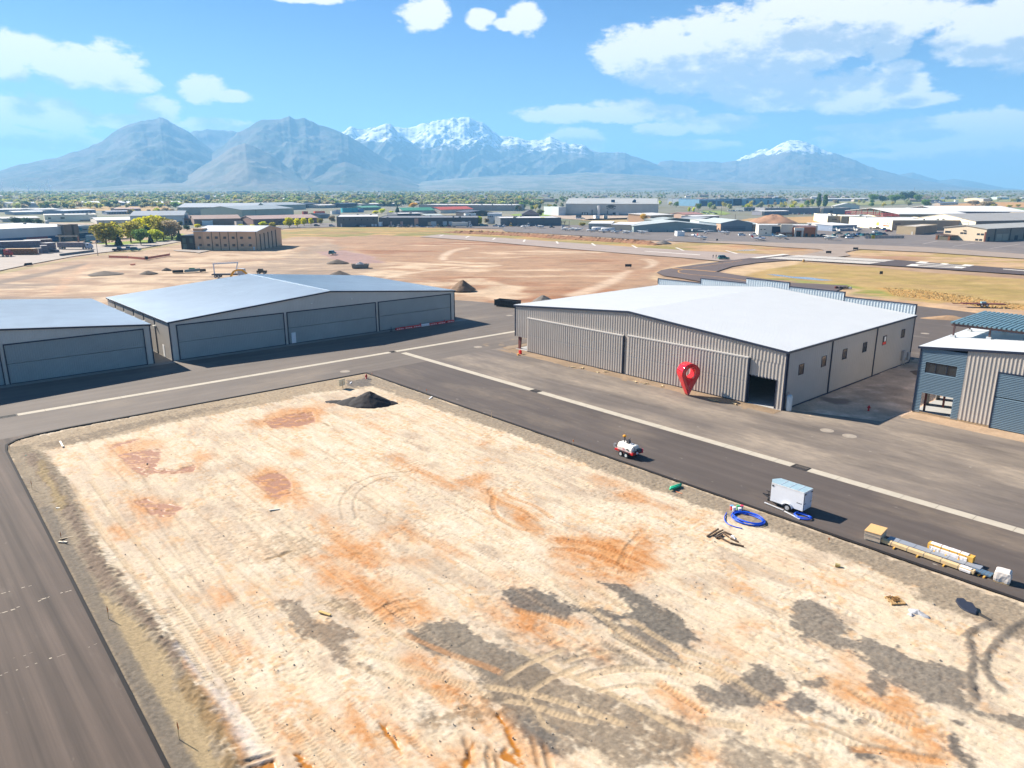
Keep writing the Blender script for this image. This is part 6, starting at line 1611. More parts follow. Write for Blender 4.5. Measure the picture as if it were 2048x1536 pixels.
# ---- the industrial park and town
WG=M('window_dark',(.03,.04,.05),.15,0,var=.1,spec=.7)
DOORW=M('door_pale',(.62,.64,.64),.5)
DARKO=M('opening_dark',(.02,.02,.022),.9)
def cmat(tagname,c,rough=.75,k=1.0):
 """procedural paint from a photo colour"""
 return M('%s_%d_%d_%d_%d'%(tagname,*c,int(k*100)),tuple(pc(*c)*k),rough,var=.06,scale=.3,var2=.05,scale2=.08)
def frame_of(A,B,C=None,depth=20.0):
 a=Vector(far_at(*A));b=Vector(far_at(*B))
 e=Vector((b.x-a.x,b.y-a.y,0));ln=e.length;e.normalize()
 n=Vector((-e.y,e.x,0))
 if n.dot(a)<0:n=-n
 if C is not None:
  c=Vector(far_at(*C));depth=min(95,max(4,(c-b).dot(n)))
 return a,ln,math.atan2(e.y,e.x),depth
def bld(lbl,A,B,top,wall,roof,C=None,depth=20.0,kind='flat',rise=None,feats=(),cat='building',name=None,wk=1.35,topB=None,group=None,roofk=1.15):
 """a building: A,B survey the foot of its camera-side wall, top the wall head above A"""
 o,ln,rz,dp=frame_of(A,B,C,depth)
 h=max(2.5,top_z(o.x,o.y,top)-o.z)
 t=thing(name or 'building',lbl,cat,(o.x,o.y,o.z-.4),rz,group)
 wm=cmat('wall',wall,.75,wk*1.3);rm_=cmat('roof',roof,.5,roofk)
 h+=.4
 D=dp
 if kind=='flat':
  MB().box(0,0,0,ln,D,h).build('wall',wm,t)
  r=MB().box(.25,.25,h,ln-.25,D-.25,h+.12);ro=r.build('roof',rm_,t)
  p=MB().box(-.05,-.05,h-.02,ln+.05,.25,h+.45).box(-.05,D-.25,h-.02,ln+.05,D+.05,h+.45).box(-.05,.25,h-.02,.25,D-.25,h+.45).box(ln-.25,.25,h-.02,ln+.05,D-.25,h+.45)
  p.build('parapet',wm,ro)
  rn=random.Random(int(A[0]*7+A[1]));k=MB()
  for q in range(int(min(8,ln//14))):
   x=rn.uniform(2,ln-3);y=rn.uniform(2,max(3,D-3));k.box(x,y,h+.1,x+rn.uniform(1.2,2.4),y+rn.uniform(1,1.8),h+rn.uniform(.9,1.5))
  if k.v:k.build('roof_unit',cmat('unit',(190,190,185)),ro)
 elif kind=='gx':
  rs=rise or D*.14
  MB().prism([(0,0,0),(0,D,0),(0,D,h),(0,D/2,h+rs),(0,0,h)],(ln,0,0)).build('wall',wm,t)
  m=MB()
  m.prism([(-.5,-.6,h-rs*1.2/D+.02),(-.5,D/2,h+rs+.02),(-.5,D/2,h+rs+.28),(-.5,-.6,h-rs*1.2/D+.28)],(ln+1,0,0))
  m.prism([(-.5,D/2,h+rs+.02),(-.5,D+.6,h-rs*1.2/D+.02),(-.5,D+.6,h-rs*1.2/D+.28),(-.5,D/2,h+rs+.28)],(ln+1,0,0))
  m.build('roof',rm_,t)
 elif kind=='gy':
  rs=rise or ln*.09
  MB().prism([(0,0,0),(ln,0,0),(ln,0,h),(ln/2,0,h+rs),(0,0,h)],(0,D,0)).build('wall',wm,t)
  m=MB();s=rs*2/ln
  m.prism([(-.6,-.5,h-.6*s+.02),(ln/2,-.5,h+rs+.02),(ln/2,-.5,h+rs+.28),(-.6,-.5,h-.6*s+.28)],(0,D+1,0))
  m.prism([(ln/2,-.5,h+rs+.02),(ln+.6,-.5,h-.6*s+.02),(ln+.6,-.5,h-.6*s+.28),(ln/2,-.5,h+rs+.28)],(0,D+1,0))
  m.build('roof',rm_,t)
 elif kind=='shed':
  rs=rise or 1.5
  MB().prism([(0,0,0),(0,D,0),(0,D,h+rs),(0,0,h)],(ln,0,0)).build('wall',wm,t)
  MB().prism([(-.4,-.4,h+.02),(-.4,D+.4,h+rs+.02),(-.4,D+.4,h+rs+.28),(-.4,-.4,h+.28)],(ln+.8,0,0)).build('roof',rm_,t)
 elif kind=='hip':
  rs=rise or 3.0
  MB().box(0,0,0,ln,D,h).build('wall',wm,t)
  m=MB();i=min(ln,D)*.48
  a=[(-.8,-.8,h),(ln+.8,-.8,h),(ln+.8,D+.8,h),(-.8,D+.8,h)];b=[(i,i*.98,h+rs),(ln-i,i*.98,h+rs),(ln-i,D-i*.98,h+rs),(i,D-i*.98,h+rs)]
  m.loft([a,b]);m.build('roof',rm_,t)
 for f in feats:
  feat(t,f,ln,D,h)
 t['_ln']=ln;t['_d']=D;t['_h']=h
 return t
def feat(t,f,ln,D,h):
 """openings and bands; f = (part, face, x0, x1, z0, z1, colour/material, count, proud)   x as share of the face, z as share of the height"""
 part,face,a0,a1,z0,z1,mat,n=f[:8]
 pr=f[8]if len(f)>8 else .08
 if isinstance(mat,tuple):mat=cmat('trim',mat,.6,1.4)
 L_=ln if face=='f' else D
 for k in range(n):
  if n==1:xa,xb=a0*L_,a1*L_
  else:
   w=f[9]if len(f)>9 else .55
   s=(a1-a0)/n*L_;xa=a0*L_+k*s+s*(1-w)/2;xb=xa+s*w
  m=MB()
  if face=='f':m.box(xa,-pr,z0*h,xb,.03,z1*h)
  elif face=='r':m.box(ln-.03,xa,z0*h,ln+pr,xb,z1*h)
  else:m.box(-pr,xa,z0*h,.03,xb,z1*h)
  m.build(part,mat,t)
def win(face,a0,a1,z0,z1,n,w=.55,mat=None):return('window',face,a0,a1,z0,z1,mat or WG,n,.06,w)
def drs(face,a0,a1,z1,n,c=(225,228,228),w=.7):return('door',face,a0,a1,.02,z1,c,n,.07,w)
# ---- left: plant with teal base, yard, warehouses
pt=bld('long factory with grey fascia, blue base and tan entrance towers at the left',(-80,493),(189,477),463.5,(196,204,204),(250,248,244),depth=75,feats=[('base_band','f',0,.70,.0,.42,(30,88,128),1,.12),('glazing','f',.86,.995,.12,.5,(16,84,120),1,.3),('sign_panel','f',.875,.985,.60,.95,(150,178,192),1,.5),('wall_panel','f',.70,.86,0,.50,(138,124,116),1,.14),('wall_panel','f',.46,.62,0,.40,(150,96,104),1,.3)],cat='factory')
ln,D,h=pt['_ln'],pt['_d'],pt['_h']
for f0,f1 in((.735,.80),(.82,.855)):
 MB().box(f0*ln,-2.5,0,f1*ln,3,h+1.5).build('tower',cmat('tower',(150,136,124),.8,1.3),pt)
m=MB()
x=.905*ln
for k in range(11):
 if k==6:x+=.5
 hh=.9 if k in(0,6)else .6
 m.box(x,-.62,.72*h,x+.32,-.52,.72*h+hh);x+=.48
m.build('lettering',cmat('sign_ink',(20,40,70),.6),pt)
MB().box(.88*ln,-.62,.68*h,.9*ln,-.52,.9*h).build('logo_square',cmat('logo',(30,150,180),.6),pt)
bld('cream box warehouse with two dark emblems on its wall',(90,443),(195,441),431,(240,230,208),(250,246,236),depth=45,feats=[('emblem','f',.065,.12,.45,.68,(120,130,110),1),('emblem','f',.30,.375,.40,.72,(130,120,100),1),('ramp','f',.66,.88,.12,.22,(150,150,140),1,1.5)],cat='warehouse')
bld('long low grey warehouse under a bright white roof, its left half',(72,412),(252,410),407,(150,152,160),(255,255,255),depth=80,kind='gx',rise=2.5,feats=[win('f',.1,.9,.2,.5,14)],cat='warehouse')
bld('long low grey warehouse under a bright white roof, its right half with a pale dock',(256,412),(363,411),406.5,(150,152,160),(255,255,255),depth=80,kind='gx',rise=2.5,feats=[('dock','f',.3,.8,0,.35,(230,230,230),1,2)],cat='warehouse')
bld('grey shed with a steaming vent at the far left',(18,415),(78,414),407,(176,178,178),(200,204,204),depth=40,kind='gx',rise=1.5,cat='shed')
bld('dark teal tank house at the left edge',(-8,413),(16,413),404,(70,116,140),(80,120,140),depth=20,cat='shed')
bld('white roofed shed beyond the smoke',(72,424),(122,422.5),419.6,(150,152,156),(255,255,255),depth=30,kind='gx',rise=1,cat='shed')
bld('grey blue shed with a pale roof left of the dry field',(128,428),(192,425.5),422,(150,156,172),(236,240,244),depth=30,kind='gx',rise=1,feats=[win('f',.1,.9,.3,.6,6)],cat='shed')
bld('long white roofed shed under the drifting smoke',(-30,424),(62,422.5),420,(150,150,150),(255,252,246),depth=25,kind='gx',rise=1,cat='shed')
bld('low grey shed with a white roof in the haze at the left',(28,429),(112,427),424.6,(170,176,182),(252,252,250),depth=25,kind='gx',rise=1,cat='shed')
bld('low white roofed shed behind the dark trees at the left',(5,443),(80,441),438.6,(190,182,170),(246,244,236),depth=25,kind='gx',rise=1,cat='shed')
bld('low broad white roof before the park trees',(194,447),(285,445),442.4,(196,190,182),(252,252,250),depth=55,kind='gx',rise=1.5,cat='warehouse')
bld('cream gabled warehouse with a grey roof behind the yellow trees',(262,450),(369,448.5),432,(206,208,204),(176,182,186),depth=60,kind='gx',rise=3,feats=[('downspout','f',.3,.305,0,.98,(150,150,150),1),('downspout','f',.65,.655,0,.98,(150,150,150),1)],cat='warehouse')
bld('pink roofed low shed on the dry field',(232,422),(282,421),419,(150,130,120),(236,206,186),depth=18,kind='gx',rise=1.5,cat='shed')
bld('dark trimmed sheds with rows of openings by the dry field',(214,428),(262,427),424,(140,146,160),(190,194,200),depth=18,kind='gx',rise=1,feats=[win('f',.05,.95,.1,.6,8)],cat='shed')
bld('brown house with a tan metal roof and a loading bay',(389,450),(482,448),438.6,(132,112,102),(206,178,158),depth=26,kind='gx',rise=2.6,feats=[('bay','f',.12,.38,.1,.5,(110,94,86),1)],cat='house')
bld('brown roofed house with glazed porch behind the park trees',(367,448.5),(392,447.5),437.5,(120,106,96),(150,124,110),depth=20,kind='gx',rise=2.4,feats=[win('f',.1,.9,.25,.65,3)],cat='house')
bld('long brown block with a tan roof behind the street trees',(507,449.5),(636,445.5),438.8,(140,110,100),(214,184,168),depth=28,kind='gx',rise=2.4,feats=[win('f',.05,.95,.3,.55,9)],cat='building')
bld('broad grey warehouse with a shallow gable and a dark opening',(356,429),(513,428),415,(158,162,156),(200,206,210),depth=90,kind='gx',rise=4,feats=[('opening','f',.68,.8,.04,.62,(44,50,60),1),('awning','f',.67,.81,.62,.68,(200,206,210),1,4)],cat='warehouse')
bld('sage green warehouse with a pale roof right of the broad grey one',(484,434),(588,429.5),420,(186,186,166),(180,190,192),depth=60,kind='gx',rise=3.4,feats=[('downspout','f',.25,.255,0,.98,(130,140,140),1)],cat='warehouse')
bld('long pale sage warehouse roof behind the sage green one',(470,422),(612,418),412,(176,180,168),(186,194,198),depth=60,kind='gx',rise=3,cat='warehouse')
bld('far tan flat roofed warehouse beside the rising smoke',(409,408.5),(497,407.5),401.6,(214,186,160),(206,196,184),depth=60,cat='warehouse')
bld('dark far block with white and red panels',(384,408),(403,407.6),400.2,(60,66,76),(120,120,120),depth=25,feats=[('panel','f',.15,.4,.1,.95,(216,190,180),1),('panel','f',.5,.6,.1,.95,(230,230,230),1)])
bld('narrow tall slate blue tower block in the trees',(410,402),(417.5,402),390.6,(110,128,160),(110,128,150),depth=14,cat='tower')
bld('low dark roofed school among the trees at the left',(465,387.6),(500,387.4),383,(60,90,110),(60,96,120),depth=60)
# ---- centre: dark factory row
bld('charcoal factory block with a white roof and small square windows',(674,453.5),(757,452.8),434.5,(104,108,114),(255,252,248),depth=60,feats=[win('f',.1,.95,.70,.82,6,.15),('door','f',.09,.12,.02,.36,(226,226,226),1),('door','f',.82,.97,.02,.30,(214,220,224),2,.08,.7)],cat='factory',wk=1.1)
bld('long charcoal factory wing with pale doors and orange panels',(758,452.8),(957,452.2),436.5,(92,96,102),(150,148,146),depth=50,feats=[('door','f',.52,.575,.05,.62,(196,206,210),1),('door','f',.64,.68,.05,.62,(196,206,210),1),('door','f',.70,.74,.05,.62,(196,206,210),1),('door','f',.83,.865,.05,.62,(180,190,196),1),('panel','f',.355,.395,.05,.95,(222,176,152),1),('panel','f',.115,.13,.05,.62,(214,180,170),1),('panel','f',.215,.24,.05,.62,(214,170,160),1),('panel','f',.49,.52,.2,.55,(214,190,160),1),('panel','f',.90,.925,.40,.65,(210,206,200),1)],cat='factory',wk=1.05)
bld('white roofed bay rising behind the charcoal factory wing',(795,441),(856,440),428.2,(96,102,112),(255,252,248),depth=40,cat='factory',wk=1.1)
bld('brown grey low block behind the charcoal wing',(853,442),(886,441.5),431.5,(142,132,126),(214,222,216),depth=30,cat='factory',kind='gx',rise=1)
bld('barn with a green metal roof behind the charcoal factory',(806,427),(869,426),421.4,(160,164,160),(84,168,134),depth=26,kind='gx',rise=3.2,feats=[('gable_front','f',-.08,.0,0,1.0,(236,206,186),1,.5)],cat='barn')
bld('long barn with an orange red roof and cream gable',(881,426),(946,424),419.6,(206,202,190),(238,112,84),depth=24,kind='gx',rise=3.0,feats=[('gable_front','f',0,.12,0,.9,(240,226,204),1,.3)],cat='barn')
bld('dark gabled barn with timber doors',(936,431.5),(986,430.5),425.4,(70,66,70),(100,100,108),depth=30,kind='gy',rise=2.0,feats=[('door','f',.5,.62,.05,.6,(150,110,84),1),('door','f',.25,.36,.05,.55,(130,100,84),1)],cat='barn',wk=1.0)
bld('very long grey warehouse across the middle distance',(838,420),(1030,421),410,(164,156,150),(252,248,242),depth=80,feats=[('panel','f',.18,.32,0,.5,(120,116,116),1)],cat='warehouse')
bld('white office with a dark blue lower corner',(975,446),(1003,446),427.8,(214,216,218),(250,250,250),depth=24,feats=[('glazing','f',.45,1.0,.02,.32,(48,66,84),1,.1),win('f',.05,.4,.66,.82,3)],cat='office')
bld('charcoal factory with a white roof behind the yellow trees',(1001,452),(1122,451.2),437,(112,118,124),(255,252,248),depth=40,feats=[('base_band','f',0,1,0,.36,(96,106,120),1)],cat='factory',wk=1.05)
bld('house with a dark hipped roof on a green lawn',(1044,434),(1079,434),430.2,(110,98,96),(86,80,86),depth=24,kind='hip',rise=5.2,feats=[win('f',.15,.4,.2,.8,1,1,cmat('w',(60,60,66)))],cat='house')
bld('teal green roofed hall in the middle distance',(723,420),(762,419),415.4,(110,140,140),(118,186,152),depth=22,kind='gx',rise=2,cat='hall')
bld('white roofed hall above the teal green one',(723,413),(800,411.5),408.6,(130,136,140),(255,250,244),depth=30,kind='gx',rise=1.2,cat='hall')
bld('beige front hall with a white roof left of the teal trailer',(638,416),(682,414.5),411,(150,144,140),(250,244,236),depth=24,kind='gx',rise=1.2,feats=[('panel','f',.0,.28,.3,1.0,(232,206,170),1)],cat='hall')
bld('dark blue sheds beside the beige hall',(682,415),(715,414),407.6,(70,80,96),(92,104,122),depth=20,kind='gx',rise=1,cat='shed',wk=1)
bld('black roofed works before the trees',(606,416),(640,414.5),408.4,(60,60,66),(70,74,84),depth=30,kind='gx',rise=1.4,feats=[('panel','f',.25,.4,.1,.6,(220,170,130),1)],cat='works',wk=1)
bld('dark flat roofed school at the edge of the trees',(607,407),(645,406.6),402.4,(80,86,94),(90,96,106),depth=40,feats=[win('f',.05,.95,.3,.7,8)],cat='school',wk=1)
bld('pale strip of workshops at the edge of the trees',(712,407.5),(800,407),403.8,(190,180,170),(244,240,232),depth=20,cat='workshops',feats=[win('f',.03,.97,.2,.6,12)])
bld('cream workshops beside the golden tree',(806,408),(842,407.6),405,(180,160,150),(252,248,240),depth=20,kind='gx',rise=1,cat='workshops')
bld('small grey hall left of the charcoal factory',(640,436),(660,435),430,(128,136,140),(60,66,72),depth=20,kind='gx',rise=1.4,cat='hall')
bld('small beige pump house in front of the long grey warehouse',(868,416),(888,416),409,(176,170,160),(220,220,220),depth=14,cat='shed')
# ---- right of centre: plant with the emblem
pl_=bld('huge pale grey plant with a dark eye emblem and dock doors',(1131,429.6),(1316,430.6),407.6,(178,182,178),(206,208,204),depth=100,kind='gx',rise=5.5,feats=[('base_band','f',0,1,0,.13,(128,146,160),1),('dock_door','f',.18,.245,.04,.25,(52,58,64),1,.5),('dock_leaf','f',.19,.208,.06,.22,(210,214,214),1,.6),('dock_leaf','f',.217,.235,.06,.22,(210,214,214),1,.6),('dock_door','f',.515,.545,.06,.26,(60,66,72),1,.5),('dock_door','f',.551,.58,.03,.26,(226,226,222),1,3),('dock_door','f',.74,.78,.03,.2,(206,212,216),1,.5),('stack','f',.287,.295,.05,.48,(90,100,108),1,.8),('stack','f',.454,.462,.05,.42,(90,100,108),1,.8)],cat='plant')
ln,D,h=pl_['_ln'],pl_['_d'],pl_['_h']
m=MB()
cxe,cze=.495*ln,.70*h
for(rx,rz_,a0,a1,w)in((.050,.17,10,170,.5),(.050,.17,200,250,.35),(.050,.17,290,340,.35),(.034,.10,20,200,.4),(.018,.07,0,360,.4),(.028,.02,180,350,.3)):
 pts=[(cxe+rx*ln*math.cos(R(a)),-.12,cze+rz_*h*math.sin(R(a)))for a in np.linspace(a0,a1,18)]
 m.tube(pts,w,5)
m.build('emblem',cmat('emblem_ink',(96,100,100),.7),pl_)
MB().cyl((.365*ln,-3,.05*h),(.365*ln,-3,.86*h),1.7,n=16).build('silo',cmat('silo',(246,246,244),.5,1.2),pl_)
MB().box(.49*ln,12,h+1.0,.53*ln,13,h+4.6).build('roof_sign',cmat('blue_sign',(30,96,140),.6),pl_)
o=MB();o.prism([(.72*ln,10,h+.5),(.76*ln,10,h+.5),(.76*ln,10,h+4.5),(.74*ln,10,h+5.2),(.72*ln,10,h+3)],(0,1,0));o.build('roof_sign',cmat('blue_sign',(30,96,140),.6),pl_)
bld('small pale annex at the left end of the huge plant',(1117,430.4),(1131,430.2),415,(186,196,200),(214,216,212),depth=40,feats=[('door','f',.25,.72,.02,.5,(216,224,228),1)],cat='annex')
bld('tan workshop with a dark doorway beside the yellow tree',(1300,444.5),(1347,442),431.4,(200,166,136),(252,246,236),depth=24,kind='shed',rise=1.2,feats=[('opening','f',.08,.26,.02,.55,(60,66,80),1),('panel','f',.42,.56,.4,.7,(206,120,90),1)],cat='workshop')
bld('low grey T hangar with a white roof edge beside the fuel tanks',(1177,460.5),(1222,461),447.4,(142,148,148),(255,255,255),depth=26,kind='shed',rise=.6,cat='hangar')
bld('low cream hangar under a white roof behind the fuel tanks',(1222.5,462),(1266,463),449.4,(196,182,160),(255,255,255),depth=22,kind='shed',rise=.8,cat='hangar')
bld('wide grey green hangar row with five doors and a low gable',(1267,464),(1433,463.6),452.2,(142,158,156),(214,222,220),depth=36,kind='gy',rise=2.9,feats=[('bifold_door','f',.01,.99,.03,.80,(156,172,170),5,.12,.9),('walk_door','f',.205,.222,.02,.4,(90,118,122),1),('walk_door','f',.405,.42,.02,.4,(90,118,122),1)],cat='hangar',wk=1.3)
bld('blue grey gabled hangar with one wide door',(1441,462.5),(1504,462),446.6,(126,142,152),(214,226,226),depth=40,kind='gy',rise=2.2,feats=[('bifold_door','f',.08,.78,.02,.66,(110,128,142),1,.15),('hinge_rail','f',.08,.78,.36,.39,(70,84,96),1,.25),('wall_panel','l',0,.2,0,.95,(206,170,140),1)],cat='hangar',wk=1.2)
bld('tan lean-to beside the blue grey hangar',(1505,461.5),(1518,461.5),449,(176,150,128),(206,220,222),depth=30,kind='shed',rise=1,cat='shed')
bld('low domed hangar roof behind the hangar row',(1313,447),(1388,446),440.6,(110,116,116),(196,204,200),depth=24,kind='gy',rise=1.6,cat='hangar',wk=1)
bld('white roofed shed behind the rusty tower',(1388,441),(1438,440),433,(112,116,132),(252,248,244),depth=20,kind='gx',rise=.8,cat='shed',wk=1)
bld('dark barrel roofed hangar behind the blue grey one',(1391,446),(1449,444.5),439.4,(96,94,104),(176,180,182),depth=24,kind='gy',rise=1.8,cat='hangar',wk=1)
bld('white flat hangar block behind the wide hangar row',(1404,451),(1432,450.5),441.6,(206,214,210),(236,236,230),depth=18,kind='shed',rise=.6,cat='hangar')
bld('red brick workshop at the foot of the rusty tower',(1369,439.5),(1405,438.5),429,(190,160,140),(206,150,136),depth=20,kind='gx',rise=1.4,cat='workshop')
bld('white walled hall with a dark upper corner in the trees',(1358,409.5),(1380,408.5),397.6,(240,238,236),(120,110,122),depth=24,feats=[('panel','f',.35,.42,.0,.9,(90,84,100),1)],cat='hall')
bld('long blue glazed school with dark piers',(1398,412),(1466,410.5),399.4,(116,158,184),(150,156,170),depth=50,feats=[win('f',.02,.98,.08,.78,4,.78,cmat('bluewin',(60,108,150),.3))],cat='school')
bld('dark navy block in the middle of the blue school',(1465,410.5),(1483,410),398.2,(36,74,108),(60,80,110),depth=40,cat='school',wk=1)
bld('pale blue school wing with dark roof boxes',(1484,410),(1571,407.5),398.4,(126,172,196),(150,170,186),depth=50,feats=[win('f',.03,.97,.1,.8,6,.3,cmat('bluewin',(60,108,150),.3)),('roof_box','f',.1,.9,1.0,1.18,(60,76,100),4,-4,.7)],cat='school')
bld('small white roofed hall in front of the blue school',(1488,421.5),(1520,421),415.6,(130,136,136),(244,240,232),depth=18,feats=[win('f',.05,.95,.1,.6,4)],cat='hall')
bld('very long grey storage hangar with a pale middle bay',(1528,427.6),(1640,427),416.6,(140,142,150),(246,240,232),depth=24,feats=[('bay','f',-.0,.03,0,1.02,(214,196,180),1,.4)],cat='storage',wk=1.2)
bld('grey storage hangar continuing right of the pale bay',(1646,427.2),(1700,427),416.6,(146,146,152),(240,234,228),depth=24,feats=[('bay','f',-.1,.0,0,1.0,(222,204,180),1,.4),('door','f',.25,.35,.05,.6,(80,84,104),1)],cat='storage',wk=1.2)
bld('small grey store with a white roof before the long storage hangar',(1523,430),(1577,429),423,(136,138,150),(255,252,246),depth=16,kind='gx',rise=.6,feats=[('gable_front','f',0,.1,0,.95,(226,206,184),1,.2)],cat='store',wk=1.2)
# airport office with cream, glass, orange and grey volumes
fbo=bld('airport office with cream blocks, an orange middle and a white portico',(1516,472),(1633,473.5),451,(236,226,206),(255,255,252),C=(1663,470.5),feats=[('glazing','f',.23,.375,.30,.92,(40,62,84),1,.25),('orange_block','f',.58,.965,.0,.90,(206,116,66),1,2.0),('portico','f',.60,.76,.62,.86,(244,238,226),1,4.5),('pier','f',.605,.635,0,.64,(226,214,196),1,4.2),('pier','f',.725,.755,0,.64,(226,214,196),1,4.2),('entrance','f',.645,.715,.02,.52,(56,64,70),1,2.2),('cream_block','f',.375,.575,.0,1.12,(236,226,206),1,1.5),('porch','f',.32,.46,.0,.34,(120,84,66),1,3.5),('canopy','f',.30,.58,.34,.40,(110,72,56),1,4.0),('window','f',.03,.06,.62,.68,WG,1),('window','f',.09,.12,.62,.68,WG,1),('window','f',.12,.15,.28,.38,WG,1),('entrance','f',.80,.84,.02,.36,(70,60,60),1,2.15),('glazing','f',.90,.95,.02,.3,(44,60,70),1,2.15),('grey_wall','r',0,1,0,1.0,(128,134,130),1,.1),('pilaster','r',.28,.30,0,1.0,(70,76,80),1,.2),('pilaster','r',.62,.64,0,1.0,(70,76,80),1,.2),('window','r',.04,.07,.5,.66,(236,220,160),1,.2),('window','r',.56,.60,.5,.68,(236,226,150),1,.2)],cat='airport office')
bld('blue grey hangar with a white roof edge beside the airport office',(1664,462.5),(1713,461.5),451.2,(126,140,160),(255,255,255),depth=26,kind='shed',rise=.6,feats=[('panel','f',0,.28,0,.98,(96,146,176),1)],cat='hangar')
# cream industrial blocks
cr=(250,236,200);cream_shade=(176,156,134)
def two_face(lbl,A,B,C,top,c1=cr,shade_c=cream_shade,roof=(255,255,252),feats=(),kind='flat',rise=None,cat='building'):
 return bld(lbl,A,B,top,c1,roof,C=C,kind=kind,rise=rise,cat=cat,feats=[('side_wall','r',0,1,0,.985,shade_c,1,.06),*feats])  # side turned from the sun has its shade painted in as a darker wall
two_face('cream block with six small windows, left of a pair joined by a shade toned side',(1627,440.5),(1654,446.5),(1667,443),427.6,feats=[win('f',.06,.5,.52,.62,3,.3),win('f',.52,.96,.52,.62,3,.3),win('r',.3,.6,.5,.66,1,1)])
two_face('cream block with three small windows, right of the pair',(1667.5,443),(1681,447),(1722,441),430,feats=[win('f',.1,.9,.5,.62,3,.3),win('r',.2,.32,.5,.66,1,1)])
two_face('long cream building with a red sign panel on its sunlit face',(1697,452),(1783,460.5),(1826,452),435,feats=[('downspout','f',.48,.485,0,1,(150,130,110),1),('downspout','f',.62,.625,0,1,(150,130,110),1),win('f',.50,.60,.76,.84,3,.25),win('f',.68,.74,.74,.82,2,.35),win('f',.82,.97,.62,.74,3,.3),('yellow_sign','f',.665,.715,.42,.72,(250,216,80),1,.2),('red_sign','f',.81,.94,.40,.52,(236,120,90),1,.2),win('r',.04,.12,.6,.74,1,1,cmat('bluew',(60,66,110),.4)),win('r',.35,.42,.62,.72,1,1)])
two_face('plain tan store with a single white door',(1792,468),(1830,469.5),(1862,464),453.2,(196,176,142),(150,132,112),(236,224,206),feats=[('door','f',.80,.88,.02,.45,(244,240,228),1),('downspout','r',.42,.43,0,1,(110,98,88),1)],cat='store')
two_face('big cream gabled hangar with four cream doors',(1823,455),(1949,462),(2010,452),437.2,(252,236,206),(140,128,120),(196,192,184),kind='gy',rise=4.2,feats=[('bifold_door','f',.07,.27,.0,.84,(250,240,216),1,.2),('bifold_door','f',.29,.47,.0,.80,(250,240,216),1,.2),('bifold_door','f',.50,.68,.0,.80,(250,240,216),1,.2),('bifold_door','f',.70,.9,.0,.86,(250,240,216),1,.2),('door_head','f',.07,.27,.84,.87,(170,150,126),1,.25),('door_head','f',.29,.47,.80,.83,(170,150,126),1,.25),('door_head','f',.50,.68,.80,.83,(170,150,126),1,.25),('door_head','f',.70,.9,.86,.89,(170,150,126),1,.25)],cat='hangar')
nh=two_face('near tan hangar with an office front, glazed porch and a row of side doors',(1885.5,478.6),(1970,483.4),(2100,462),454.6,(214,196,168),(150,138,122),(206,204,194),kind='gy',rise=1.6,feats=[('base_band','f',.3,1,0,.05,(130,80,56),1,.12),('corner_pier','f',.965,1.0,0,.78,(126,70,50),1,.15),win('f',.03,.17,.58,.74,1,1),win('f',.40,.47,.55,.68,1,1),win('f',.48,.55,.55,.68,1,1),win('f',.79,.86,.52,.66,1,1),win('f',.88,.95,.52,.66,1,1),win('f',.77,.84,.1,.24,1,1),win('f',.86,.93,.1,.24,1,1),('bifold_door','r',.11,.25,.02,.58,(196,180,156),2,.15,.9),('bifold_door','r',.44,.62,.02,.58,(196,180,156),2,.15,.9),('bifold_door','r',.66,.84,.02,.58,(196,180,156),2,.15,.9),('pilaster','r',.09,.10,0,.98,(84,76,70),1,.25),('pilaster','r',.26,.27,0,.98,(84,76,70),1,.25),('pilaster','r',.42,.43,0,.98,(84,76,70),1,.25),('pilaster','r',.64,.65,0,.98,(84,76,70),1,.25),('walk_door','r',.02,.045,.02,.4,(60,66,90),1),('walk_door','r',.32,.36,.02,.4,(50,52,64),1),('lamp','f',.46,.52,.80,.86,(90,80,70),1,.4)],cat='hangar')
ln,D,h=nh['_ln'],nh['_d'],nh['_h']
MB().prism([(-1.2,-6.5,.45*h),(.36*ln,-6.5,.38*h),(.36*ln,-6.5,.43*h),(-1.2,-6.5,.52*h)],(0,7,0)).build('porch_roof',cmat('porch',(110,86,74),.7),nh)
MB().box(0,-6,0,.26*ln,-5.6,.38*h).build('porch_glazing',cmat('porchglass',(130,124,106),.3),nh)
for f0 in(-.03,.27):MB().box(f0*ln,-6.3,0,(f0+.05)*ln,-5.2,.40*h).build('porch_pier',cmat('pier',(150,92,56),.8),nh)
two_face('cream hangar at the right edge with a cream gable',(1975,446),(2070,452),(2130,444),437,(252,234,200),(150,136,124),(250,230,200),kind='gy',rise=6,feats=[('door_head','f',.05,.2,.7,.73,(170,140,110),1,.2),('door_head','f',.25,.55,.66,.69,(170,140,110),1,.2)],cat='hangar')
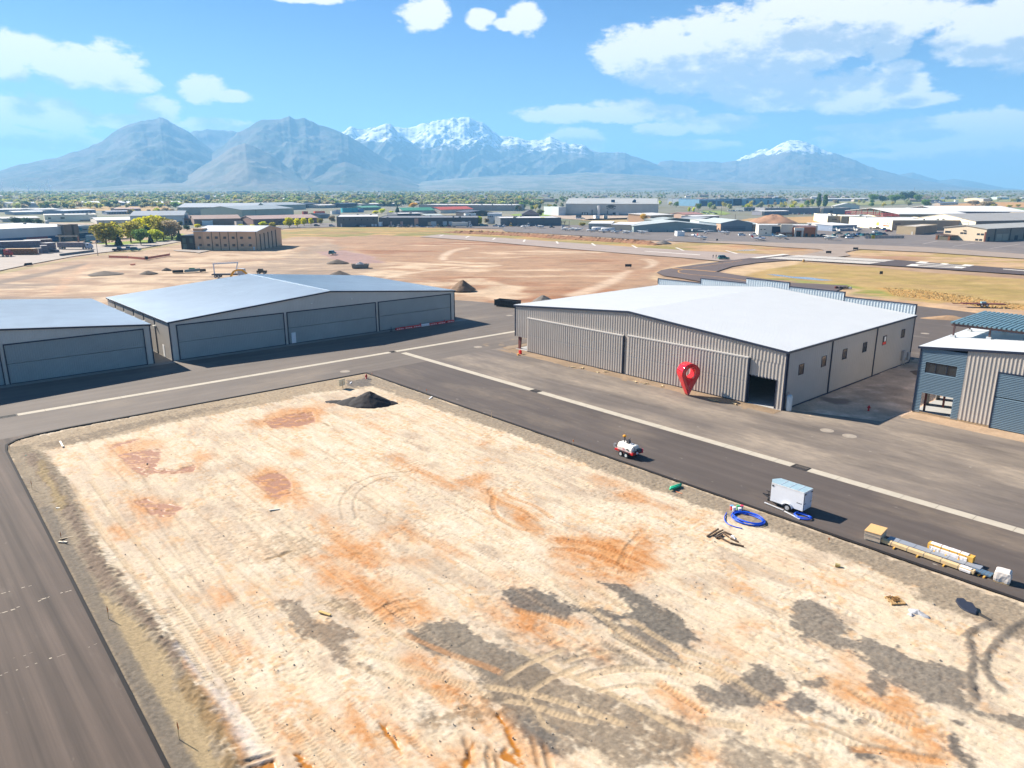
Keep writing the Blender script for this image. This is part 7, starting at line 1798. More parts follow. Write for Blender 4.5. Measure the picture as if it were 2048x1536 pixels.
# red steel frames under white roofs
def frame_bld(lbl,A,B,C,top,nb,side=(176,156,134)):
 o,ln,rz,D=frame_of(A,B,C);h=top_z(o.x,o.y,top)-o.z+.4
 t=thing('steel_frame_building',lbl,'building',(o.x,o.y,o.z-.4),rz)
 rm_=cmat('redsteel',(156,60,60),.7,1.2);rs=ln*.035
 m=MB()
 for k in range(nb+1):
  x=ln*k/nb;zz=h+rs*(1-abs(2*k/nb-1));m.bar((x,0,0),(x,0,zz),.5);m.bar((x,D*.5,0),(x,D*.5,zz),.4)
 for z in(.25,.5,.75,.97):m.bar((0,.1,z*h),(ln,.1,z*h),.22,.5)
 for k in range(nb):
  if k%2:m.bar((ln*k/nb,.05,0),(ln*(k+1)/nb,.05,h),.25)
 m.build('steel_frame',rm_,t)
 MB().box(0,D*.6,0,ln,D*.62,h).build('back_wall',cmat('backp',(196,150,140),.8),t)
 MB().box(ln,.3,0,ln+.2,D,h).build('side_wall',cmat('wall',side,.8,1.2),t)
 r=MB();r.prism([(-.5,-.5,h),(ln/2,-.5,h+rs),(ln/2,-.5,h+rs+.3),(-.5,-.5,h+.3)],(0,D+1,0));r.prism([(ln/2,-.5,h+rs),(ln+.5,-.5,h),(ln+.5,-.5,h+.3),(ln/2,-.5,h+rs+.3)],(0,D+1,0));r.build('roof',cmat('roof',(255,255,252),.5,1.15),t)
 return t
frame_bld('nearer open red steel frame under a white roof, with a tan end wall',(1690,433),(1797,442),(1852,436),421.6,9)
frame_bld('farther open red steel frame under a white roof behind the cream hangar',(1800,424),(1892,431),(1968,426),417.4,10,(110,80,96))
bld('low barn with a white roof and dark walls at the end of the red frame',(1938,426.5),(1978,426),421.4,(80,66,80),(255,248,238),depth=18,kind='gx',rise=1,cat='barn',wk=1)
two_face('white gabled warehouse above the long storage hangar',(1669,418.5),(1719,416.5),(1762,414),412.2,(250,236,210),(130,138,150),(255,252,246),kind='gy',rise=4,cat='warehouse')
bld('long white roofed shed right of the poplars',(1654,401.4),(1736,400.6),398.2,(110,112,130),(255,255,255),depth=30,kind='gx',rise=1.2,cat='shed',wk=1)
bld('white roofed shed left of the poplars',(1604,401.6),(1630,401.2),398.4,(110,112,130),(255,255,255),depth=30,kind='gx',rise=1.2,cat='shed',wk=1)
two_face('tan barn with a pale roof on the orange field',(1966,404),(1980,404),(1998,402.5),398,(200,180,156),(150,150,150),(206,210,206),kind='gx',rise=2,cat='barn')
bld('white twin barns at the right skyline',(1994,398.6),(2018,398.4),394.6,(190,204,206),(240,246,246),depth=20,kind='gx',rise=1.2,cat='barn')
bld('farmhouse with dark gables on the orange field',(1860,408),(1886,407.4),403.4,(214,216,206),(90,94,106),depth=14,kind='gx',rise=3,feats=[('gable_front','f',.3,.45,0,1.3,(236,240,232),1,1.5),('gable_front','f',.65,.78,0,1.2,(236,240,232),1,1.5)],cat='house')
bld('low grey roofed sheds right of the farmhouse',(1880,410),(1916,408.6),406.4,(206,196,180),(130,142,160),depth=14,kind='gx',rise=1.5,cat='shed')
bld('blue roofed long shed near the right skyline',(1895,397.6),(1912,397.4),394.4,(96,116,150),(110,126,156),depth=20,kind='gx',rise=1,cat='shed')
bld('white box van body on the far field',(1910,403),(1917,403),400.4,(250,250,250),(255,255,255),depth=5,cat='container')
# brown office on the graded field
of=bld('two storey tan office with a black glazed entrance corner and five bay doors',(391,498.8),(515,499.4),463.4,(206,174,142),(236,240,244),C=(568,489.6),kind='gx',rise=2.0,feats=[],cat='office')
ln,D,h=of['_ln'],of['_d'],of['_h']
dk=cmat('office_black',(28,34,40),.4)
MB().box(-.22*ln,-.3,0,.005*ln,D*.45,.80*h).build('entrance_block',dk,of)
MB().box(-.005*ln,-.08,0,.145*ln,5,1.17*h).build('corner_tower',cmat('wall',(206,174,142),.75,1.35),of)
for(x0,z0,w_,h_)in((-.19,.40,.055,.25),(-.075,.40,.05,.25),(-.19,.03,.06,.32)):MB().box(x0*ln,-.38,z0*h,(x0+w_)*ln,-.28,(z0+h_)*h).build('window',cmat('pane_green',(86,112,108),.2),of)
for k,x in enumerate((.07,.20,.335,.47,.605,.74)):
 for z in(.62,.22):MB().box(x*ln,-.2,z*h,(x+.045)*ln,.03,(z+.125)*h).build('window',WG,of)
for k,x in enumerate((.87,)):
 for z in(.62,.22):MB().box(x*ln,-.06,z*h,(x+.045)*ln,.03,(z+.125)*h).build('window',WG,of)
for x in(.283,.417,.552,.687,.995):MB().box((x-.005)*ln,-.09,0,(x+.005)*ln,.02,.99*h).build('pilaster',cmat('pilaster',(84,76,74),.7),of)
MB().box(.045*ln,-.12,0,.067*ln,.03,.2*h).build('door',DOORW,of);MB().box(.935*ln,-.12,0,.96*ln,.03,.2*h).build('door',DOORW,of)
for k in range(5):MB().box(ln-.03,(.12+.155*k)*D,0,ln+.25,(.14+.155*k)*D,(.86+.03*k)*h).build('pilaster',cmat('pilaster',(84,76,74),.7),of)
for k in range(4):MB().box(ln-.03,(.143+.155*k)*D,0,ln+.08,(.272+.155*k)*D,(.83+.03*k)*h).build('bay_door',cmat('bay_door',(214,186,156),.6,1.35),of)
# containers and trailers
for(lb,A,B,top,c,dp)in[('dark red shipping container in the middle distance',(607,428.6),(616,428.4),423.6,(150,60,50),4),('bright orange shipping container in the middle distance',(630,428.8),(650,428.4),423.4,(226,84,50),4),('teal box trailer in the middle distance',(685,424.6),(716,424),417,(60,176,186),5),('blue container beside the teal trailer',(718,424),(728,423.8),418.4,(110,146,190),5),('white box truck body left of the teal trailer',(664,428),(672.5,427.8),422.4,(226,222,216),4),('grey truck body beside the white one left of the teal trailer',(673,427.8),(681,427.5),420.4,(196,196,204),4),('white box trailer backed against the charcoal factory, left one',(754,452.8),(763,452.8),445,(226,232,234),5),('white box trailer backed against the charcoal factory, right one',(763.6,452.8),(776,452.6),444.6,(214,222,226),5),('white box trailer on the roof line right of the dark barn',(931,432.4),(952,432),428,(232,236,236),4),('white sea container parked beyond the tan workshop',(1326,438.5),(1341,438.3),435.6,(230,230,226),4),('white box trailer by the brown house',(405,450),(426,449.6),442.6,(196,214,222),4),('beige box trailer right of the brown house',(473,450),(486,449.6),444.4,(206,190,180),4),('white office container on the apron',(1354,472.4),(1369,472.4),465.2,(230,234,234),7),('white trailer beside the berm yard',(1191,436.6),(1200,436.4),433.2,(240,238,232),4),('dark container in the works yard',(1152,436.5),(1163,436.5),432.6,(90,92,100),4),('cream container on the works yard',(1207,436.5),(1215,436.5),433,(226,214,196),4),('grey open shed in the works yard',(1262,441.4),(1278,441),434.8,(130,122,116),6),('cream utility box on the apron edge',(1518,472),(1541,472),461.6,(232,230,226),4)]:
 bld(lb,A,B,top,c,c,depth=dp,cat='container',name='container',wk=1.3)
 # stacks of pallets and block in the yard at the left
def stack(lb,A,B,top,c,dp,n=6,capc=(236,232,226)):
 o,ln,rz,D=frame_of(A,B,None,dp);h=top_z(o.x,o.y,top)-o.z
 t=thing('block_stack',lb,'stack',(o.x,o.y,o.z),rz,'stacks in the masonry yard')
 m=MB();k=0
 nx_=max(1,int(ln/1.3));nz=max(1,int(h/1.0));sx=ln/nx_;sz=h/nz
 for i in range(nx_):
  for j in range(nz):m.box(i*sx+.06,.1*((i*7+j*3)%3),j*sz+.08,(i+1)*sx-.06,D,(j+1)*sz)
 m.build('blocks',cmat('stack',c,.85,1.2),t)
 MB().box(0,0,h,ln,D,h+.12).build('cover',cmat('cover',capc,.6),t)
stack('long row of grey block pallets in the masonry yard',(-40,500),(83,496),485,(142,136,148),6)
stack('second grey row of block pallets behind the long row',(52,489.5),(106,487),480.6,(160,130,128),4)
stack('orange brown brick stack in front of the grey rows',(8,510),(69,509.6),498.2,(170,124,84),3,capc=(236,190,130))
stack('low pale block stack right of the orange brown one',(60,508),(86,507),497.6,(150,150,164),3)
stack('tall narrow grey pallet stack in the yard',(84,507),(97,506.4),492,(140,136,146),3)
stack('grey pallet stack in front of the parked block truck',(97,505),(115,503.4),486.6,(140,134,144),4)
stack('low end of the grey pallet stacks',(112,504.6),(119.5,504),500.2,(136,128,138),3)
b0=Vector(at(120.5,512));b1=Vector(at(187,503.8));m=MB().bar((*b0.xy,.5),(*b1.xy,.5),.6,1.0);tag(m.build('concrete_barrier',cmat('barrier',(150,156,160),.8)),'long low grey concrete barrier in the masonry yard','barrier')
# orange safety fence on the graded field
for i,(pts,lb)in enumerate([([(218,515.5),(255,516.5),(290,519.5)],'orange plastic safety fence on the sand, its left run'),([(290,519.5),(315,515),(340,511)],'orange plastic safety fence on the sand, its right run')]):
 t=thing('safety_fence',lb,'fence',(0,0,0));m=MB();P=[at(*p)for p in pts]
 for a,b in zip(P,P[1:]):m.prism([(a[0],a[1],0),(b[0],b[1],0),(b[0],b[1],.9),(a[0],a[1],.9)],(.05,.05,0))
 m.build('mesh',M('fence_orange',(.62,.20,.13),.7),t);m=MB()
 for p in P:m.bar((p[0],p[1],0),(p[0],p[1],1.3),.1)
 m.build('post',M('fence_post',(.2,.2,.2),.7),t)
o=MB().bar((*at(262,530)[:2],.2),(*at(270,530)[:2],.3),.9,.5).build('barrier_block',M('fence_orange',(.75,.12,.05),.7));tag(o,'red orange plastic block lying on the graded sand','barrier')
o=MB().box(-.6,-.5,0,.6,.5,1.3).build('utility_box',BLK);o.location=at(293,519);tag(o,'black utility box at the kink of the orange fence','box')
for i,(a,b,c,lb)in enumerate([((345,546),(367,545),(40,42,48),'black pipes lying on the sand behind the grey hangar'),((370,545),(400,542),(190,206,196),'pale green pipes lying right of the black ones'),((378,541.5),(390,541),(60,150,110),'green pipes lying behind the pale ones'),((400,543.5),(412,543),(90,80,70),'brown stub pipes at the right end of the pipe pile'),((50,531.5),(64,530),(40,56,64),'dark blue pipe beside the street')]):
 o=MB().bar((*at(*a)[:2],.3),(*at(*b)[:2],.3),.9,.5).tube([(*at(*a)[:2],.75),(*at(*b)[:2],.75)],.22,8).build('pipe',cmat('pipe',c,.5));tag(o,lb,'pipes')
 # ---- poles, masts, turbines, rusty tower
def pole(lb,px,py,top,r=.18,arm=0,c=(150,146,140),name='lamp_post',cat='lamp post',group=None):
 x,y,z=far_at(px,py);h=top_z(x,y,top)-z
 t=thing(name,lb,cat,(x,y,z),YAW,group)
 MB().cyl((0,0,0),(0,0,h),r,r*.6,8).build('post',cmat('pole',c,.6),t)
 if arm:MB().bar((0,0,h),(arm,0,h),r).box(min(arm,arm*1.3),-.2,h-.15,max(arm,arm*1.3),.2,h+.12).build('lamp_arm',cmat('pole',c,.6),t)
 return t
pole('tall street lamp at the edge of the masonry yard',196,511.5,471.6,.16,-1.9,(214,204,190))
for i,(px,pb,pt_,c,lb)in enumerate([(933.5,404,382.4,(196,120,100),'red and white radio mast above the central trees'),(1826,398,374.6,(200,160,150),'tall pink brick chimney on the right skyline'),(1344,413,391,(206,210,214),'tall pale mast right of the huge plant'),(1281,409,388,(150,150,150),'thin mast behind the huge plant'),(1314,430,394,(150,150,150),'thin pole at the right end of the huge plant'),(73,403.5,396.5,(60,50,50),'dark chimney stub at the left'),(1442,432,412,(150,140,130),'wooden power pole right of the rusty tower'),(1470,440,428,(140,130,120),'wooden power pole by the lane to the hangars'),(1138,455,441,(150,140,130),'pole at the right end of the charcoal factory')]):
 pole(lb,px,pb,pt_,.5 if i==1 else .3,0,c,'mast','mast')
def turbine(px,top,D,seed,lb):
 x,y,z=dist_at(px,D);h=top_z(x,y,top)-z;h=max(30,h)
 t=thing('wind_turbine',lb,'wind turbine',(x,y,z),YAW+R(20),'wind turbines before the mountain')
 wm=M('turbine_white',(.85,.85,.86),.5,var=.02)
 MB().cyl((0,0,0),(0,0,h),2.6,1.6,10).build('tower',wm,t);MB().box(-2,-4,h-2,2,4,h+2).build('nacelle',wm,t)
 for k in range(3):
  a=seed+k*2.094
  MB().prism([(0,-4.6,h),(math.cos(a+.06)*12,-4.6,h+math.sin(a+.06)*12),(math.cos(a)*44,-4.6,h+math.sin(a)*44),(math.cos(a-.07)*10,-4.6,h+math.sin(a-.07)*10)],(0,.8,0)).build('blade',wm,t)
for i,(px,top)in enumerate(((3,374),(30,374),(57,374.5),(79,376),(89,373),(101,370))):turbine(px,top,5200,1.2+i*.5,'white wind turbine at the foot of the left mountain, %s from the left'%('first','second','third','fourth','fifth','sixth')[i])
x,y,z=far_at(1384,438);h=top_z(x,y,424.5)-z
t=thing('hopper_tower','rusty orange red hopper tower among the hangars','tower',(x,y,z),YAW)
MB().loft([[(-3.4*s,-3*s,zz),(3.4*s,-3*s,zz),(3.4*s,3*s,zz),(-3.4*s,3*s,zz)]for s,zz in((.35,1),(.9,h*.45),(1,h*.5),(1,h*.72),(.7,h*.8))]).build('hopper',cmat('rust',(190,90,60),.8,1.2),t);MB().box(-2,-1,h*.8,1,1,h).build('head',cmat('gold',(226,160,70),.7),t)
m=MB();[m.bar((xx,yy,0),(xx,yy,h*.5),.4)for xx in(-2.8,2.8)for yy in(-2.5,2.5)];m.build('leg',cmat('rust',(190,90,60),.8,1.2),t)
x,y,z=far_at(95.5,452);h=top_z(x,y,441)-z
t=thing('water_tank','white elevated tank on a thin stem behind the factory roof','tank',(x,y,z),0);MB().cyl((0,0,0),(0,0,h*.4),.5).build('stem',STEEL,t);MB().lathe([(.5,h*.35),(1.4,h*.55),(1.5,h*.9),(.4,h)],n=14).build('vessel',cmat('tankw',(220,224,230),.5),t)
x,y,z=far_at(125.5,455);h=top_z(x,y,451)-z
x,y,z=far_at(1126,458.5);h=top_z(x,y,441)-z
t=thing('control_tower','small pale tower with a dark lattice top by the apron','tower',(x,y,z),YAW);MB().box(-.9,-.9,0,.9,.9,h*.55).build('shaft',cmat('tw',(206,214,220),.6),t);m=MB();[m.bar((xx,yy,h*.55),(xx*1.5,yy*1.5,h),.2)for xx in(-1,1)for yy in(-1,1)];m.box(-1.6,-1.6,h*.8,1.6,1.6,h*.86).build('lattice',cmat('latt',(90,96,104),.6),t)
# white gantry of the lumber yard and the blue container crane frame
for(lb,xa,xb,yb_,yt)in[('pale steel gantry behind the block truck',121,158,487,472.5)]:
 a=Vector(at(xa,yb_));b=Vector(at(xb,yb_));h=top_z(a.x,a.y,yt);t=thing('gantry',lb,'gantry',(a.x,a.y,0),math.atan2(b.y-a.y,b.x-a.x));ln=(b-a).length
 MB().bar((-2,0,h),(ln,0,h),.7,.5).build('beam',cmat('gan',(206,196,176),.6),t)
 for x in(0,ln):MB().bar((x,0,0),(x,0,h),.5).build('leg',cmat('gan',(206,196,176),.6)if x==0 else cmat('ganr',(214,150,120),.6),t)
# ---- vehicles, aircraft, people
CG=M('car_glass',(.02,.028,.034),.08,spec=.8)
PAINTS={'white':(.78,.78,.78),'silver':(.45,.47,.49),'grey':(.16,.17,.18),'black':(.018,.018,.02),'blue':(.03,.10,.28),'red':(.40,.03,.03),'teal':(.06,.30,.32),'tan':(.40,.32,.22),'maroon':(.16,.02,.03),'green':(.05,.17,.13),'yellow':(.75,.45,.04)}
PROTO={}
def car_parts(t,paint,kind):
 pm=M('car_'+paint,PAINTS[paint],.25,0,var=.03,spec=.6)
 L_,W_,H_={'car':(4.5,1.8,1.42),'suv':(4.8,1.95,1.75),'pickup':(5.6,2.0,1.85),'van':(5.6,2.1,2.4)}[kind]
 w=W_/2;hb=H_*.56
 def ring(x,ww,z0,z1):return[(x,-ww,z0),(x,-ww*1.0,z0+(z1-z0)*.6),(x,-ww*.88,z1),(x,ww*.88,z1),(x,ww,z0+(z1-z0)*.6),(x,ww,z0)]
 MB().loft([ring(-L_/2,w*.86,.35,hb*.88),ring(-L_/2+.25,w,.28,hb*.98),ring(-L_*.1,w,.26,hb),ring(L_*.22,w,.26,hb*.99),ring(L_/2-.3,w*.97,.28,hb*.86),ring(L_/2,w*.82,.36,hb*.70)]).build('body',pm,t)
 x0,x1={'car':(-L_*.36,L_*.20),'suv':(-L_*.47,L_*.20),'pickup':(-L_*.12,L_*.24),'van':(-L_*.48,L_*.36)}[kind]
 s0,s1={'car':(.75,.85),'suv':(.25,.75),'pickup':(.15,.6),'van':(.05,.5)}[kind]
 cab=MB();cab.loft([[(x0,-w*.9,hb-.02),(x1,-w*.9,hb-.02),(x1,w*.9,hb-.02),(x0,w*.9,hb-.02)],[(x0+s0,-w*.72,H_-.06),(x1-s1,-w*.72,H_-.06),(x1-s1,w*.72,H_-.06),(x0+s0,w*.72,H_-.06)]]).build('window',CG,t)
 MB().loft([[(x0+s0-.05,-w*.74,H_-.07),(x1-s1+.05,-w*.74,H_-.07),(x1-s1+.05,w*.74,H_-.07),(x0+s0-.05,w*.74,H_-.07)],[(x0+s0+.05,-w*.66,H_),(x1-s1-.08,-w*.66,H_),(x1-s1-.08,w*.66,H_),(x0+s0+.05,w*.66,H_)]]).build('roof',pm,t)
 if kind=='pickup':MB().box(-L_/2+.15,-w*.8,hb-.05,x0-.1,w*.8,hb+.02).build('bed',BLK,t)
 for x in(-L_*.3,L_*.31):
  for s in(-1,1):wheel(t,x,s*(w-.1),.34,.22)
def car(lb,px,py,paint,kind='car',head=0.0,group='parked cars',cat=None):
 """head: heading in degrees from the lateral direction of the view"""
 x,y,z=far_at(px,py);rz=YAW+R(head)
 nm={'car':'parked_car','suv':'parked_suv','pickup':'pickup_truck','van':'parked_van'}[kind]
 key=(paint,kind)
 if key not in PROTO:
  t=thing(nm,lb,cat or('pickup' if kind=='pickup' else 'van' if kind=='van' else 'car'),(x,y,z),rz,group);car_parts(t,paint,kind);PROTO[key]=t
  return t
 return dup(PROTO[key],(x,y,z),rz,lb,group)
ORD=['first','second','third','fourth','fifth','sixth','seventh','eighth','ninth','tenth','eleventh','twelfth','thirteenth','fourteenth','fifteenth','sixteenth','seventeenth','eighteenth','nineteenth','twentieth']
for i,(px,py,c,k,hd)in enumerate([(780,453.6,'grey','car',80),(787,453.6,'silver','car',80),(798,453.8,'white','suv',82),(811,453.8,'black','suv',60),(817.5,453.2,'tan','car',84),(824.5,453.8,'white','car',80),(834.5,452.6,'white','pickup',88),(845.5,454.6,'blue','car',4),(862,455,'silver','pickup',0),(876.5,453.4,'tan','suv',80),(884,454,'black','suv',70),(891.5,453.6,'green','car',80),(899,453.8,'maroon','suv',82),(965,451.5,'teal','suv',20),(992,453,'silver','pickup',0),(1002,454.5,'silver','suv',30),(1009,452.8,'white','car',60),(1022,452.4,'yellow','van',90),(1036,453,'grey','car',80),(1057,452.6,'white','van',86)]):
 car('%s %s before the charcoal factories, %s from the left'%(c,{'car':'car','suv':'suv','pickup':'pickup','van':'van'}[k],ORD[i]),px,py,c,k,hd,'vehicles before the charcoal factories')
for i,(px,py,c,k,hd)in enumerate(sorted([(1648,473.6,'grey','suv',10),(1667,473,'green','suv',80),(1676,468.6,'tan','pickup',0),(1690,475.4,'black','pickup',15),(1699,476.8,'white','suv',8),(1697,470.4,'teal','car',20),(1705,472.2,'silver','pickup',10),(1711,474.2,'black','car',0),(1719,470.6,'blue','suv',20),(1726,471.8,'teal','suv',30),(1735,471.8,'tan','suv',10),(1747,472,'green','suv',20),(1757,471.6,'teal','van',30),(1768,470.4,'grey','suv',10),(1752,465.4,'white','suv',15),(1742,458,'silver','car',20),(1754,458.6,'black','pickup',10),(1768,460.6,'blue','pickup',25),(1778,463.5,'maroon','suv',0),(1715,459.5,'blue','pickup',0)])):
 car('%s %s in the lot right of the airport office, %s from the left'%(c,{'car':'car','suv':'suv','pickup':'pickup','van':'van'}[k],ORD[i]),px,py,c,k,hd,'vehicles in the lot right of the airport office')
for(lb,px,py,c,k,hd)in[('dark pickup on the street before the park trees',238,501.8,'black','pickup',8),('silver car on the street before the park trees',256,500.8,'silver','pickup',10),('grey green car close behind the silver one on the street',272,501.4,'green','suv',8),('dark green suv standing in the reddish puddle',665,508.5,'green','suv',78),('white pickup in the middle of the lane to the hangars',1508,471.5,'white','pickup',0),('white van parked at the cream utility box',1484,471.6,'white','suv',0),('silver car under the park trees',200,485.6,'silver','car',10),('teal car by the yard office',176,486,'teal','car',10),('dark car on the lane beside the charcoal factory',634,452.6,'black','suv',20),('silver car at the corner of the charcoal factory',664,453,'silver','suv',10),('grey car at the corner of the street',620,447.6,'silver','car',10),('white car in the red building yard',1632,471,'white','car',0),('white car under the charcoal factory wall',726,453.6,'white','car',0),('dark car under the charcoal factory wall',716,453.2,'black','car',0),('green utility cart beside two people at the runway edge',1447,518.6,'green','suv',10),('dark car left of the grey apron barricade',1104,455.5,'black','car',10),('teal car by the works yard',1166,437.8,'teal','car',0),('white car by the works yard',1157,437.4,'white','pickup',0)]:
 car(lb,px,py,c,k,hd,'vehicles here and there')
 # far car park before the blue school and the storage hangar
for i in range(16):
 px=1458+i*3.6+(i%3);car('small %s car in the lot before the blue school'%['white','silver','grey','blue'][i%4],px,422.2+(i%2)*.6,['white','silver','grey','blue'][i%4],'car',30,'cars in the lot before the blue school')
for i in range(14):
 px=1586+i*4.2+(i%3)*.8;car('small %s car along the long storage hangar'%['white','black','silver','red','teal'][i%5],px,428.4+(i%2)*.7,['white','black','silver','red','teal'][i%5],'car',60,'cars along the long storage hangar')
for i in range(12):
 px=1388+i*4;car('small %s car on the road to the town'%['grey','white','black'][i%3],px,425+(i%4),['grey','white','black'][i%3],'car',30,'cars on the road to the town')
def lorry(lb,px,py,head,cabc,boxc,ln=14,box=True,z1=3.9,load=None):
 x,y,z=far_at(px,py);t=thing('lorry',lb,'lorry',(x,y,z),YAW+R(head))
 cm_=cmat('cab',cabc,.4,1.3)
 MB().loft([[(ln*.5,-1.2,.6),(ln*.5+2.6,-1.2,.6),(ln*.5+2.6,1.2,.6),(ln*.5,1.2,.6)],[(ln*.5,-1.2,1.9),(ln*.5+2.6,-1.2,1.7),(ln*.5+2.6,1.2,1.7),(ln*.5,1.2,1.9)],[(ln*.5,-1.15,3.0),(ln*.5+1.5,-1.1,2.8),(ln*.5+1.5,1.1,2.8),(ln*.5,1.15,3.0)]]).build('cab',cm_,t)
 MB().box(ln*.5+1.0,-1.21,1.95,ln*.5+1.6,1.21,2.6).build('window',CG,t)
 MB().box(-ln*.5,-1.2,.9,ln*.5+.2,1.2,1.15).build('chassis',BLK,t)
 if box:MB().box(-ln*.5,-1.28,1.16,ln*.44,1.28,z1).build('box',cmat('box',boxc,.4,1.3),t)
 else:
  m=MB()
  for i in range(7):
   for j in range(2):m.box(-ln*.5+i*ln*.135+.06,-1.2,1.16+j*1.1,-ln*.5+(i+1)*ln*.135-.06,1.2,2.2+j*1.1)
  m.build('load',cmat('load',boxc,.8,1.2),t)
 for xx in(-ln*.42,-ln*.34,ln*.42,ln*.5+1.6):
  for s in(-1,1):wheel(t,xx,s*1.05,.5,.3)
 return t
lorry('white articulated lorry parked before the charcoal factory wing',921,454.6,0,(226,230,230),(226,230,226),13)
lorry('lorry loaded with grey block pallets in the masonry yard',146,498.4,-2,(190,196,206),(150,142,150),14,False)
lorry('blue and red truck cab at the left edge of the yard',-2,513,0,(190,70,60),(90,120,130),6,False)
lorry('teal covered lorry behind the park trees',186,484.5,10,(110,150,180),(120,160,180),6)
# fuel tanks on the apron
for i,(px,py,w_,lb)in enumerate([(1197,462.5,9.5,'white fuel tank on the apron, the left one'),(1216,464.2,9.5,'white fuel tank on the apron, the right one'),(1208,458.4,8,'white fuel tank on the apron, the one behind')]):
 x,y,z=far_at(px,py);t=thing('fuel_tank',lb,'tank',(x,y,0),YAW+R(-6),'fuel tanks on the apron')
 MB().tube([(-w_/2,0,1.7),(-w_/2+.4,0,1.7),(w_/2-.4,0,1.7),(w_/2,0,1.7)],1.3,18,True,[.8,1.35,1.35,.8]).build('vessel',cmat('tankw',(246,246,244),.4,1.2),t,True)
 MB().box(-w_*.35,-1,0,-w_*.25,1,.8).box(w_*.25,-1,0,w_*.35,1,.8).build('cradle',STEEL,t)
 # --- light aircraft
def plane_parts(t,body,tail,high):
 bm_=cmat('plane',body,.3,1.35);tm_=cmat('planetail',tail,.3,1.3)
 secs=[(-4.0,.12,.12,1.35),(-2.6,.32,.35,1.25),(-.6,.58,.66,1.25),(1.0,.62,.72,1.25),(2.2,.5,.5,1.2),(3.2,.36,.34,1.15),(3.55,.12,.12,1.15)]
 MB().loft([[(x,w*math.cos(a),z+h*math.sin(a))for a in[2*math.pi*k/12 for k in range(12)]]for x,w,h,z in secs]).build('fuselage',bm_,t,True)
 zw=1.95 if high else .85;dih=.12 if high else .45
 wg=MB()
 for s in(-1,1):wg.loft([[(1.2,s*.3,zw),(-.4,s*.3,zw),(-.4,s*.3,zw+.2),(1.2,s*.3,zw+.2)],[(.95,s*5.4,zw+dih),(-.25,s*5.4,zw+dih),(-.25,s*5.4,zw+dih+.1),(.95,s*5.4,zw+dih+.1)]])
 wg.build('wing',bm_,t)
 st=MB()
 for s in(-1,1):st.loft([[(-3.0,s*.1,1.4),(-4.0,s*.1,1.4),(-4.0,s*.1,1.5),(-3.0,s*.1,1.5)],[(-3.3,s*1.7,1.4),(-4.0,s*1.7,1.4),(-4.0,s*1.7,1.47),(-3.3,s*1.7,1.47)]])
 st.build('tailplane',bm_,t)
 MB().prism([(-2.7,-.05,1.4),(-4.1,-.05,1.4),(-4.4,-.05,2.75),(-3.8,-.05,2.75)],(0,.1,0)).build('fin',tm_,t)
 MB().loft([[(-.5,-.5,1.75),(1.3,-.52,1.75),(1.3,.52,1.75),(-.5,.5,1.75)],[(-.1,-.36,2.15),(.7,-.36,2.15),(.7,.36,2.15),(-.1,.36,2.15)]]).build('canopy',CG,t)
 MB().box(3.56,-.95,1.1,3.6,.95,1.2).build('propeller',BLK,t)
 m=MB()
 for x,y in((2.6,0),(0,-1.2),(0,1.2)):m.bar((x,y*.6,.95),(x,y,.2),.09)
 m.build('gear',STEEL,t)
 for x,y in((2.6,0),(0,-1.2),(0,1.2)):wheel(t,x,y,.2,.14)
PP={}
